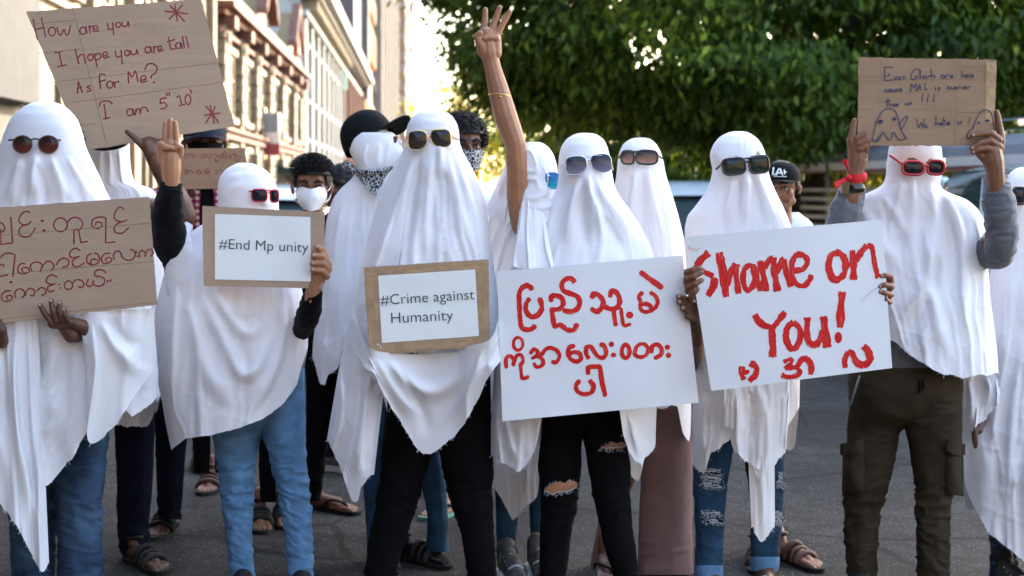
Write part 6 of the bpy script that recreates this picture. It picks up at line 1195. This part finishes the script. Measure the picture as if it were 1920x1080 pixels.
# big joke cardboard
B = Board('placard', [(49, 22), (377, -2), (440, 237), (156, 283)], 5.13, M['card'], 'large tilted cardboard with red marker joke How are you', 'placard', ragged=.7, seed=2, dent=.004, group=PG)
B.creases([((136, 14), (202, 278)), ((84, 156), (405, 118)), ((95, 198), (418, 154)), ((62, 45), (140, 38)), ((108, 240), (180, 232)), ((72, 100), (150, 92))], M['crease'], 1.3)
B.write("""85,140 115,282; 145,130 175,262; 98,212 165,200; o222,228,26,31; 258,200 272,248 290,250 308,212 322,250 340,245 355,185
o445,222,22,26; 468,192 475,240; 490,188 497,240; 493,212 502,192 518,188; 520,212 552,205 545,185 524,194 522,225 562,222
622,170 632,212 665,205; 660,165 668,250; o700,180,18,18; 728,160 735,190 765,185 772,155 780,192; .820,180,4; .850,176,4; .885,173,4
1040,82 1120,88 1203,100; 1075,38 1120,88 1180,155; 1165,38 1118,88 1070,138; 1110,33 1118,90 1128,152
/245,380 300,370; 272,378 295,478; 262,482 325,470
390,355 402,410 415,460; 406,425 430,395 452,402 462,455; o500,415,20,23; 525,385 536,430 548,482; 532,400 560,385 576,405 560,430 538,430; 590,408 622,395 612,375 592,386 596,420 634,410
680,370 690,412 725,402; 722,365 730,462; o765,383,18,20; 790,365 800,394 828,388 835,358 844,392
o915,360,20,22; 935,338 945,380; 955,335 962,382; 957,360 966,340 982,336; 988,362 1016,352 1008,332 990,342 992,372 1032,362
1065,270 1075,330 1084,356 1115,350; 1055,302 1110,286; o1135,330,18,22; 1155,308 1165,352; 1165,265 1180,346; 1190,262 1210,346; .1240,348,4
/405,672 412,585 440,668; 404,642 435,628; 498,620 476,630 496,642 500,656 474,662
605,540 580,536 565,545 568,590 574,642; 560,592 610,578; o640,612,22,25; 668,590 678,634; 671,612 684,594 705,590
/775,598 772,515 800,560 825,510 845,590; 865,582 902,570 890,546 866,560 870,596 912,584; 895,500 910,468 945,460 980,484 972,525 940,548 940,566; .960,595,8
565,770 575,740 610,730 640,735 656,750; 598,755 606,805 612,858; 595,862 640,850
o785,812,22,24; 806,788 818,832; 826,830 828,792; 828,812 840,788 856,792 860,824; 860,812 872,782 902,778 916,806
/1045,708 1005,715 1005,750; 1005,748 1035,742 1052,764 1035,784 1010,786; 1050,672 1055,692; 1068,668 1072,690; /1125,705 1145,690 1160,760; 1140,765 1182,755; o1205,720,20,36; 1222,650 1230,672
1325,835 1380,824 1438,818; 1335,770 1378,820 1425,885; 1402,770 1376,825 1335,888; 1365,765 1380,822 1395,890""", M['ink_red'], 10.5, (40, 0), 3.8575)
# burmese cardboard, far left
B = Board('placard', [(-130, 398), (280, 369), (295, 572), (-120, 620)], 4.235, M['card'], 'cardboard with three lines of red Burmese marker held by the person at far left', 'placard', ragged=.6, seed=3, dent=.003, group=PG)
B.creases([((-125, 452), (284, 418)), ((-122, 525), (289, 490)), ((-120, 612), (294, 566))], M['crease'], 1.3)
B.write("""0,245 25,260 38,292 26,318 0,326; /5,305 6,425 102,412 88,206
240,168 225,156 190,165 160,200 155,238 185,265 225,262 250,238; 215,262 178,278 155,310 162,350 205,364 250,350 285,292; .343,233,15,11; .355,312,15,11
o490,265,55,56; 545,250 575,214 620,206 658,230 668,268 648,300; /598,420 600,303 636,303 655,410 706,400
756,285 742,262 752,225 790,205 838,204 858,214; /857,212 856,412 930,404; 750,284 790,296 822,276 826,254 804,243 778,248 774,268
1000,142 985,124 955,130 930,170 926,210 958,236 1000,238 1026,226; 985,242 940,265 924,305 946,332 992,332 1042,290
0,532 40,500 90,495; /86,494 122,510 104,682; 0,590 25,586 32,602; 0,685 60,672
205,582 172,580 146,610 150,650 192,663 234,645 230,620 200,610 176,625 184,648; 258,640 245,602 266,575 310,568 340,592 326,642; 335,620 352,588 390,560 426,576 436,610 414,632; 455,590 480,552 520,535 555,555 550,595 510,612
645,472 612,455 572,480 566,520 596,532 640,522; 620,532 586,560 600,602 640,602 682,574; 738,498 706,520 704,565 740,590 786,580 806,545 792,506 764,494; 742,588 734,562 756,542 786,552
890,496 850,500 822,535 836,576 876,576 905,550 886,530 856,540 862,562; 925,546 920,506 946,478 976,490 992,530 1026,550 1070,546 1095,510 1086,476 1058,467; .1106,487,9; .1114,520,9
1132,530 1130,490 1155,475 1180,496 1174,522; 1180,500 1195,470 1225,464 1242,490 1224,518
.88,730,14,11; 85,800 42,805 12,840 26,880 70,883 100,860 86,838 52,845 62,866; 125,856 120,816 150,785 190,796 200,830 178,856; 205,836 216,800 246,780 280,800 270,840 248,836; 300,800 330,775 366,786 370,820 338,836
460,686 420,670 382,695 378,730 410,746 446,744; 425,750 386,770 396,806 436,800; .480,748,7; .490,778,7; o555,755,34,34; 585,745 610,715 655,714 680,745 666,772 638,768
715,710 700,746 726,766 750,746 755,716; 755,720 762,752 800,763 840,746 846,706 812,684 776,682; 855,652 826,630 782,635 765,665 788,688; .872,722,9,14; .895,718,9,14""", M['ink_red'], 12.5, (0, 360), 4.32)
# small background cardboard
B = Board('placard', [(322, 279), (459, 277), (468, 353), (318, 355)], 5.95, M['card2'], 'small brown cardboard with faint red Burmese writing held in front of the plaid shirt', 'placard', seed=4, dent=.004, group=PG)
B.creases([((394, 278), (402, 354))], M['crease'], 1.6)
B.write("""o320,352,42,42; 372,322 402,300 425,335 405,375; 440,300 468,340 450,392; .510,330,14; .515,382,14; 625,320 590,342 602,392 650,390 664,350; o692,352,34; 762,332 752,382 800,392 832,340 812,310; 862,340 895,310 932,340 920,385; /900,392 905,462 962,450; o1010,360,36; o1090,352,42; 1122,270 1070,264 1062,300 1100,318; 1170,332 1230,372 1180,396; 1240,330 1290,300 1320,335 1300,380; /1300,392 1312,452 1382,460 1350,350; .1405,345,14; .1410,392,14
270,642 322,620 332,660 292,672 342,692 312,726 280,702; 362,692 382,640 422,650 452,690 430,702; 600,632 545,642 530,692 592,716 622,682 580,660; o740,660,56,48; o740,670,24,22; .775,765,15; 890,642 962,660 950,702 880,716; 980,632 1032,642 1040,680""", M['ink_red2'], 19, (320, 260), 10.8)
# End Mp unity
B = Board('placard', [(379, 386), (609, 398), (606, 541), (382, 536)], 4.45, M['card'], 'cardboard framed paper printed End Mp unity, held beside the red sunglasses', 'placard', ragged=.4, seed=5, dent=.002, group='printed hashtag placards')
pp = B.quad('paper', [(403, 401), (582, 407), (583, 528), (403, 524)], M['paper'], .002)
B.text('#End Mp unity', (410, 466), (578, 473), 20, M['ink'], .0042, pp)
# Crime against Humanity
B = Board('placard', [(682, 501), (916, 486), (919, 650), (692, 666)], 4.30, M['card'], 'taped cardboard framed paper printed Crime against Humanity held by the person in gold aviators', 'placard', ragged=.5, seed=6, dent=.002, group='printed hashtag placards')
pp = B.quad('paper', [(709, 517), (891, 505), (898, 630), (716, 643)], M['paper'], .003, crumple=.0016)
B.quad('tape', [(683, 503), (915, 488), (916, 506), (685, 521)], M['tape'], .0008); B.quad('tape', [(693, 643), (918, 628), (918, 649), (694, 665)], M['tape'], .0014)
B.quad('tape', [(684, 520), (711, 518), (717, 645), (692, 648)], M['tape'], .002); B.quad('tape', [(890, 504), (915, 502), (918, 632), (897, 634)], M['tape'], .002)
B.text('#Crime against', (714, 572), (890, 561), 20.5, M['ink'], .0062, pp); B.text('Humanity', (734, 606), (850, 600), 21, M['ink'], .0062, pp)
# painted Burmese poster
B = Board('placard', [(932, 509), (1280, 479), (1310, 755), (942, 790)], 4.32, M['board'], 'large white poster with bold red painted Burmese letters below the raised arm', 'placard', thick=.003, bow=.012, seed=7, dent=.004, group='white painted posters')
B.write("""258,236 240,218 212,216 182,238 168,280 170,360 172,430 182,508 205,530 240,532 268,522 276,508
238,312 216,352 222,405 258,440 300,428 332,380 318,312
398,322 400,296 440,286 478,308 484,350 458,384 400,388; 404,392 412,450 422,512; 424,512 470,500 510,532 560,536 585,498
565,182 545,164 502,168 476,205 488,250 530,270 585,292 606,332 588,382 540,402 492,394
696,296 708,272 745,286 776,328 762,378 728,402 692,384; 826,290 836,252 870,262 894,310 886,360 850,384 806,376 778,356
852,392 858,450 866,498*32; 904,380 912,440 926,502 970,494*28; .967,427,27,26
1056,266 1034,296 1048,336 1044,378 1072,404 1112,396 1118,362 1084,346 1048,354*30; 1120,266 1154,290 1170,332 1150,376 1116,400*30; 1050,120 1120,172 1196,226*40
o160,635,34,46*24; 74,806 72,746 100,722 128,752 126,788*28; 132,762 150,722 182,716 196,760 176,790*28; /178,800 186,884 218,884 232,872*28
250,702 274,676 302,690 290,722 262,740*28; 290,722 326,738 344,770 322,798 290,800 276,780*28; 330,712 366,670 412,668 452,698 456,740 430,770 410,766*30
562,650 528,664 522,712 548,752 592,762 616,736 600,702 560,696 534,708*32; 666,736 652,700 656,662 686,656 716,700 746,732 782,732 796,696 782,648 760,640*32; .835,638,20; .850,716,20,18
o938,690,28,48*32; 1000,712 1020,652 1068,636 1100,670 1086,716 1044,732 1004,716*28; 1124,694 1130,654 1166,640 1196,668 1194,712 1152,738*32; .1240,660,20; .1248,718,20
600,906 578,942 594,982 640,1000 690,986 706,942 682,904*34; /668,850 664,806 700,800 752,802; 752,802 766,900 790,1008*34""", M['paint'], 37, (930, 480), 3.858, base=.0016, jit=.14, cap=.7, rough=.10)
# Shame on You
B = Board('placard', [(1287, 444), (1653, 412), (1673, 690), (1334, 733)], 4.25, M['board'], 'tilted white poster painted Shame on You in big red brush letters', 'placard', thick=.003, bow=.012, seed=8, dent=.004, group='white painted posters')
B.write("""178,164 128,214 94,268*50; 100,282 160,300 212,330*42; 226,340 214,400 178,462*52
256,164 280,300 304,470*54; 306,390 340,290 372,244*44; 372,246 374,330 390,446*46
492,262 462,250 428,290 424,370 446,420 484,408 502,330 484,252*40; 492,250 514,340 546,428*46
540,222 564,330 584,428*46; 572,268 606,208 632,198*40; 634,200 642,300 660,428*46; 662,306 690,218 706,206*38; 708,208 728,320 756,398*40
776,290 840,278 872,224 842,180 790,186 764,240 766,330 800,386 850,394 888,350 896,318*40
1070,166 1030,190 1020,270 1046,340 1084,350 1126,310 1136,230 1112,180 1066,160*46
1184,148 1192,250 1194,346*48; 1204,216 1240,170 1286,112*46; 1290,114 1322,128 1338,220 1352,292 1368,336*40
504,598 550,660 624,690*46; 716,580 668,640 626,696*46; 624,696 628,790 630,890*52
774,650 736,680 722,750 746,822 782,832 816,780 820,702 774,648*42
870,618 868,700 880,782 922,806 960,772 986,706*46; 984,610 994,700 1010,822*50; 1114,440 1104,560 1098,684*56; .1087,756,26,40
414,960 410,1010 428,1048*36; 416,1006 464,992*30; 474,932 514,962 510,1010 466,1060*42
706,924 754,908 758,934 714,968*28; 716,968 790,966 818,994 790,1024 730,1030 692,1016*32; 790,972 830,912 870,902*40; 868,902 898,950 896,1012*42
1136,966 1132,910 1156,856*46; 1156,856 1186,870 1216,930 1260,952*46; 1260,952 1304,920 1300,860 1264,816*52""", M['paint'], 46, (1280, 430), 3.724, base=.0016, jit=.22, cap=.12, rough=.16)
B.write("42,108 36,130 56,142 48,120 70,136 88,132 100,142 122,130; 60,150 110,152", mat('faint_red_smear', (.62, .38, .37), .6, .1), 5, (1280, 430), 3.724, name='smear')
B.creases([((1650, 536), (1632, 548)), ((1632, 548), (1614, 566))], M['metal_grey'], .8)
# Even Ghosts
B = Board('placard', [(1610, 107), (1869, 112), (1865, 274), (1607, 273)], 4.47, M['card2'], 'brown cardboard lettered Even Ghosts are here with two pen drawn ghosts', 'placard', ragged=1.0, seed=9, dent=.003, group=PG)
B.creases([((1652, 108), (1648, 273)), ((1794, 111), (1790, 273)), ((1609, 144), (1652, 144)), ((1652, 149), (1868, 149)), ((1609, 151), (1650, 151)), ((1700, 204), (1790, 205)), ((1795, 125), (1868, 125)), ((1609, 205), (1640, 205)), ((1607, 246), (1640, 262)), ((1835, 116), (1848, 144)), ((1792, 210), (1860, 211))], M['crease'], 1.2)
B.quad('tape', [(1849, 116), (1868, 117), (1865, 230), (1848, 230)], M['tape'], .001); B.quad('tape', [(1850, 121), (1869, 122), (1868, 147), (1851, 147)], M['tape'], .002)
B.write("""/450,155 350,155 352,305 440,300; 355,262 410,240; 405,228 405,250; 460,262 475,298 492,260; 505,280 530,275 520,258 505,275 515,295 535,292; 556,256 560,292; 558,268 578,256 588,286
755,240 755,195 730,175 690,185 660,225 652,270 670,292 715,285; /716,288 718,250 690,262; 748,200 752,286; 752,272 762,255 778,255 785,284; o808,265,15; 830,275 850,255 868,252; 875,170 880,276; 855,252 895,245; 920,248 905,258 922,268 905,277
o1008,262,18; 1025,245 1032,276; 1048,276 1050,248 1078,240; 1095,262 1120,258 1112,242 1095,255 1100,275 1126,272; 1220,190 1222,270; 1222,262 1232,246 1250,244 1258,268; 1270,258 1290,252 1280,240 1268,258 1278,271 1293,266; 1308,268 1310,244 1330,240; 1330,258 1352,252 1342,240 1330,255 1338,271 1356,266
375,405 352,412 352,435 380,432; o405,418,14; 420,402 425,432; 435,402 438,428 458,425 465,400 470,430; 500,400 482,408 500,418 485,429; 515,415 545,408 535,392 515,408 522,426 553,420
/645,430 652,340 682,385 705,335 712,420; /725,418 745,350 765,412; 732,392 762,388; /808,335 805,410 838,402; 922,385 925,413; .920,368,4; 975,382 958,390 975,400 958,413
1080,370 1062,378 1080,388 1060,399; 1112,378 1095,385 1098,401 1118,398; o1142,390,14; 1158,378 1165,403; 1178,402 1180,378 1205,372; 1222,375 1225,401; .1220,355,4; 1245,388 1270,382 1260,368 1242,385 1250,403 1273,398; 1290,402 1292,374 1318,375
385,515 380,600; 350,545 415,530; 400,515 412,598; 410,590 422,574 440,570 448,596; o462,582,13; 478,570 482,596; 488,570 490,598; 490,580 508,568 512,596; 585,560 592,582 612,578 618,555 626,581; 660,548 642,558 660,566 642,576
780,462 772,540; .772,570,5; 845,465 832,545; .835,572,5; 912,462 902,545; .902,585,5
/712,740 735,840 765,775 782,830 802,742; 805,825 828,815 818,800 805,820 812,839 832,832; 930,710 928,810; 930,800 946,784 962,785 968,809; o988,795,13; 1005,782 1010,809; 1015,720 1025,806; 1002,760 1042,755; 1050,795 1085,785 1070,770 1050,790 1060,806 1089,798; 1180,765 1185,788 1208,785 1215,760 1222,786; 1318,722 1305,780; .1300,802,5
210,985 235,880 260,770 295,700 340,640 400,620 455,635 490,680 510,750 525,810 550,880 602,966*10; 210,985 255,990 290,975 312,920 330,886 350,900 390,962 425,970 436,910 446,890 464,898 500,955 540,976 580,960 602,966*10; 250,988 296,928 330,890*9; 525,790 560,740 608,705 605,740 575,800 545,852*9; .307,767,28,22; .462,738,22,20
1285,955 1280,920 1305,875 1350,835 1375,760 1410,690 1450,645 1500,635 1545,665 1570,730 1580,800 1586,850*10; 1282,950 1300,958 1330,940*10; .1410,780,16,13; .1512,757,26,14""", M['ink_navy'], 9, (1600, 100), 6.0, base=.0085)
# ================================================================== PEOPLE WITHOUT SHEETS, BEHIND
CG = 'onlookers behind the sheeted row'
def torso(d, cx, sh_y, hip_y, w, depth=.5): return leg([(sh_y-6, cx-w*.35, cx+w*.35), (sh_y, cx-w*.62, cx+w*.62), (sh_y+10, cx-w*.88, cx+w*.88), (sh_y+30, cx-w, cx+w), ((sh_y+hip_y)/2, cx-w*.86, cx+w*.86), (hip_y, cx-w*.8, cx+w*.8)], d, int(cx), .006, depth)
def legs(d, cx, hip_y, foot_y, w, sp): return join(leg([(hip_y-30, cx-w, cx+w*.4), (hip_y+60, cx-w*1.02, cx-w*.05), ((hip_y+foot_y)/2+20, cx-sp-w*.36, cx-sp+w*.36), (foot_y-22, cx-sp-w*.3, cx-sp+w*.3)], d, int(cx)+1, .006), leg([(hip_y-30, cx-w*.4, cx+w), (hip_y+60, cx+w*.05, cx+w*1.02), ((hip_y+foot_y)/2+20, cx+sp-w*.36, cx+sp+w*.36), (foot_y-22, cx+sp-w*.3, cx+sp+w*.3)], d, int(cx)+2, .006))
# young man in the white respirator
D0 = 5.95
p = person(583, 983, D0, 'young man with swept black hair in a white respirator mask', CG)
v, f, rot, u = head(D0, 585, 350, 35, R(6)); eyes(p, rot, u, gaze=.0)
body(p, M['skin'], (v, f))
hr = add(p, 'hair', scalp(rot, u, lambda q: .62 if q[1] < -.55 else (.05 if q[1] < .1 else -.55), 1.05, 3, .09), M['hair'])
add(hr, 'hair_locks', hair_tufts(rot, u, 800, lambda q: q[2] > 1.0 or (q[2] > .75 and q[1] < -.1), 5, .38), M['hair'])
V = []
for j in range(15):
    for i in range(21):
        a, q = (i/20-.5)*2, j/14; w_ = .82*(1-.5*abs(q-.42)**1.6*2.2); z = -.12-1.08*q+.20*abs(a)**1.5*(1-q)-.10*(1-abs(a))*(q > .9); y = -1.47+.72*abs(a)**1.7+.22*abs(q-.42)**1.4-.04*math.cos(a*9)*.0; V.append(rot((w_*a, y, z)))
mk = add(p, 'respirator', (np.array(V), grid_faces(21, 15)[:, ::-1].tolist()), M['mask'])
b = MB(); b.tube(catmull([rot((0, -1.485, -.14)), rot((0, -1.51, -.6)), rot((0, -1.40, -1.14))], 6), .02*u, 6)
for sg in (-1, 1): b.tube(catmull([rot((sg*.70, -.78, -.32)), rot((sg*.92, -.3, -.15)), rot((sg*1.02, .1, .1))], 5), .025*u, 6); b.tube(catmull([rot((sg*.66, -.75, -.85)), rot((sg*.90, -.3, -.7)), rot((sg*1.02, .15, -.35))], 5), .025*u, 6)
b.build('mask_strap', M['mask'], mk, True)
add(p, 'shirt', torso(D0+.05, 583, 432, 660, 84), M['knit']); add(p, 'trousers', legs(D0+.05, 520, 660, 965, 50, 18), M['black'])
ff = feet(p, [(486, 976, .2, -1), (528, 968, .3, 1)], None, M['rubber'], M['rubber']); [add(p, 'foot', q, M['skin']) for q in ff]
# curly haired man
D0 = 5.7
p = person(880, 960, D0, 'man with curly black hair and patterned mask partly hidden behind the gold aviator wearer', CG)
v, f, rot, u = head(D0, 868, 274, 38, R(20), ear=True); eyes(p, rot, u)
body(p, M['skin_dark'], (v, f))
hr = add(p, 'hair', scalp(rot, u, lambda q: .60 if q[1] < -.5 else (.0 if q[1] < .1 else -.9), 1.12, 4, .10), M['hair'])
add(hr, 'hair_locks', hair_tufts(rot, u, 1100, lambda q: q[2] > .72 or (q[1] > .0 and q[2] > -.5) or (abs(q[0]) > .9 and q[1] > -.3 and q[2] > -.2), 8, .30, .09), M['hair'])
V = []
for j in range(12):
    for i in range(19):
        a, q = (i/18-.5)*2, j/11; V.append(rot((.88*a*(1-.3*q), -1.44+.72*abs(a)**1.8+.12*abs(q-.4), -.22-.95*q)))
add(p, 'face_mask', (np.array(V), grid_faces(19, 12)[:, ::-1].tolist()), M['paisley'])
add(p, 'shirt', torso(D0+.05, 872, 360, 640, 92), M['white_tee']); add(p, 'trousers', legs(5.95, 850, 640, 935, 56, 20), M['black'])
gs = mat('teal_flip_flop', (.10, .28, .22), .6, .1)
ff = feet(p, [(860, 956, -.55, 1), (838, 918, -.1, -1)], None, gs, M['rubber'], 'thong'); [add(p, 'foot', q, M['skin']) for q in ff]
# plaid shirt with cap and black mask
D0 = 6.15
p = person(385, 930, D0, 'man in navy cap, black mask and plaid shirt behind the small cardboard', CG)
v, f, rot, u = head(D0, 384, 268, 37, R(14)); eyes(p, rot, u); body(p, M['skin_dark'], (v, f), body_part(6.0, [[(360, 362, 0, 9), (358, 352, .02, 6)], [(420, 362, 0, 9), (424, 353, .02, 6)]], (), .003))
cap_mesh(p, rot, u, M['cap_navy'], down=-.12)
V = []
for j in range(12):
    for i in range(19):
        a, q = (i/18-.5)*2, j/11; V.append(rot((.90*a*(1-.3*q), -1.44+.72*abs(a)**1.8+.12*abs(q-.4), -.02-1.15*q)))
add(p, 'face_mask', (np.array(V), grid_faces(19, 12)[:, ::-1].tolist()), M['knit'])
add(p, 'plaid_shirt', torso(D0+.06, 360, 346, 620, 92, .42), M['plaid'])
add(p, 'black_tee', leg([(338, 378, 398), (352, 376, 400), (380, 375, 402), (440, 374, 403), (600, 372, 404)], D0-.16, 4, .003, .3), M['knit'])
ls = legs(6.5, 398, 620, 910, 50, 20); add(p, 'trousers', ls, M['black'])
ff = feet(p, [(372, 872, .35, -1), (398, 908, .1, 1)], None, M['rubber'], M['leather']); [add(p, 'foot', q, M['skin']) for q in ff]
# white-shirted man in the lettered cap
D0 = 5.6
p = person(1462, 1050, D0, 'man with thin moustache in a black cap with white letters and white shirt', CG)
v, f, rot, u = head(D0, 1464, 352, 33, R(-26)); eyes(p, rot, u, gaze=.02)
body(p, M['skin'], (v, f))
cp = cap_mesh(p, rot, u, M['cap'], down=.02)
hb = add(p, 'hair', scalp(rot, u, lambda q: .45 if q[1] < -.3 else (.05 if q[1] < .3 else -.6), 1.05, 5, .03), M['hair'])
b = MB(); b.tube(catmull([rot((-.30, -1.0, -.72)), rot((0, -1.13, -.66)), rot((.30, -1.0, -.72))], 5), [.02*u]*3+[.05*u]*5+[.02*u]*3, 6); b.tube(catmull([rot((-.2, -.86, -1.16)), rot((0, -.99, -1.18)), rot((.2, -.86, -1.16))], 5), .05*u, 6); b.build('moustache', M['hair'], p, True)
def cap_letters():
    parts = []
    def at(x, z): ang = x*.95-math.pi/2+.18; k = 1.035-.30*max(0, z-.62); return rot((1.10*math.cos(ang)*k, .12+1.26*math.sin(ang)*k-.02, z+.02))
    def st(pts, r=.05): parts.append(tube([at(*q) for q in catmull(pts, 4)], r*u, 6))
    st([(-.34, 1.12), (-.34, .70)]); st([(-.34, .70), (-.08, .70)]); st([(-.20, .66), (.02, 1.05), (.20, .66)]); st([(-.12, .80), (.14, .80)])
    st([(.30, 1.0), (.30, .72)], .035); st([(.24, .86), (.42, .86)], .03); st([(-.30, .60), (.40, .60)], .022)
    return join(*parts)
v2, f2 = cap_letters(); mesh('embroidered_letters', v2, f2, M['mask'], cp)
add(p, 'shirt', torso(D0+.05, 1468, 404, 690, 62), M['white_tee']); add(p, 'trousers', legs(5.5, 1436, 690, 1050, 34, 16), M['navy'])
ff = feet(p, [(1458, 1044, .55, 1), (1420, 1048, -.1, -1)], None, M['rubber'], M['leather']); [add(p, 'foot', q, M['skin']) for q in ff]
# dark haired person farther back
D0 = 7.0
p = person(640, 890, D0, 'dark haired person in black glimpsed between the masked young man and the sideways cap', CG)
v, f, rot, u = head(D0, 640, 352, 28, R(-70)); body(p, M['skin_dark'], (v, f))
hr = add(p, 'hair', scalp(rot, u, lambda q: .5 if q[1] < -.6 else -.8, 1.1, 6, .08), M['hair']); add(hr, 'hair_locks', hair_tufts(rot, u, 500, lambda q: q[2] > .2 and q[1] > -.7, 15, .22), M['hair'])
add(p, 'shirt', torso(D0, 640, 405, 600, 58), M['knit']); add(p, 'trousers', legs(D0, 632, 600, 880, 40, 18), M['black'])
gm = mat('grey_mesh_shoe', (.18, .18, .18), .7, .2, 40); shoe(p, 612, 880, 1.1, 1, gm, M['mask']); shoe(p, 660, 884, .9, -1, gm, M['mask'])
# two who show only legs behind the centre figure
D0 = 5.35
p = person(735, 1060, D0, 'person in blue jeans and black open shoes close behind the gold aviators', CG)
v, f, rot, u = head(D0, 812, 330, 36, 0); body(p, M['skin_dark'], (v, f)); add(p, 'hair', scalp(rot, u, lambda q: .6 if q[1] < -.5 else -.6, 1.08, 4, .05), M['hair'])
add(p, 'shirt', torso(D0, 806, 405, 700, 74), M['knit'])
add(p, 'jeans', join(leg([(660, 700, 840), (800, 690, 800), (885, 680, 742), (940, 683, 735), (1000, 688, 735), (1040, 690, 735)], D0, 7, .008), leg([(660, 760, 860), (850, 770, 830), (950, 800, 840), (1035, 800, 842)], D0, 8, .008)), M['denim'])
ff = feet(p, [(712, 1056, .2, -1), (752, 1046, .95, 1)], None, M['rubber'], M['rubber']); [add(p, 'foot', q, M['knit']) for q in ff]
D0 = 7.05
p = person(815, 880, D0, 'person far behind whose sandalled feet show between black trouser legs', CG)
v, f, rot, u = head(D0, 822, 330, 27, 0); body(p, M['skin_dark'], (v, f)); add(p, 'hair', scalp(rot, u, lambda q: .6 if q[1] < -.5 else -.6, 1.08, 4, .05), M['hair'])
add(p, 'shirt', torso(D0, 820, 390, 600, 60), M['plaid']); add(p, 'trousers', legs(D0, 834, 600, 862, 38, 20), M['navy'])
ff = feet(p, [(814, 892, -.4, -1), (824, 842, -.3, 1)], None, M['rubber'], M['rubber'], 'thong'); [add(p, 'foot', q, M['skin']) for q in ff]
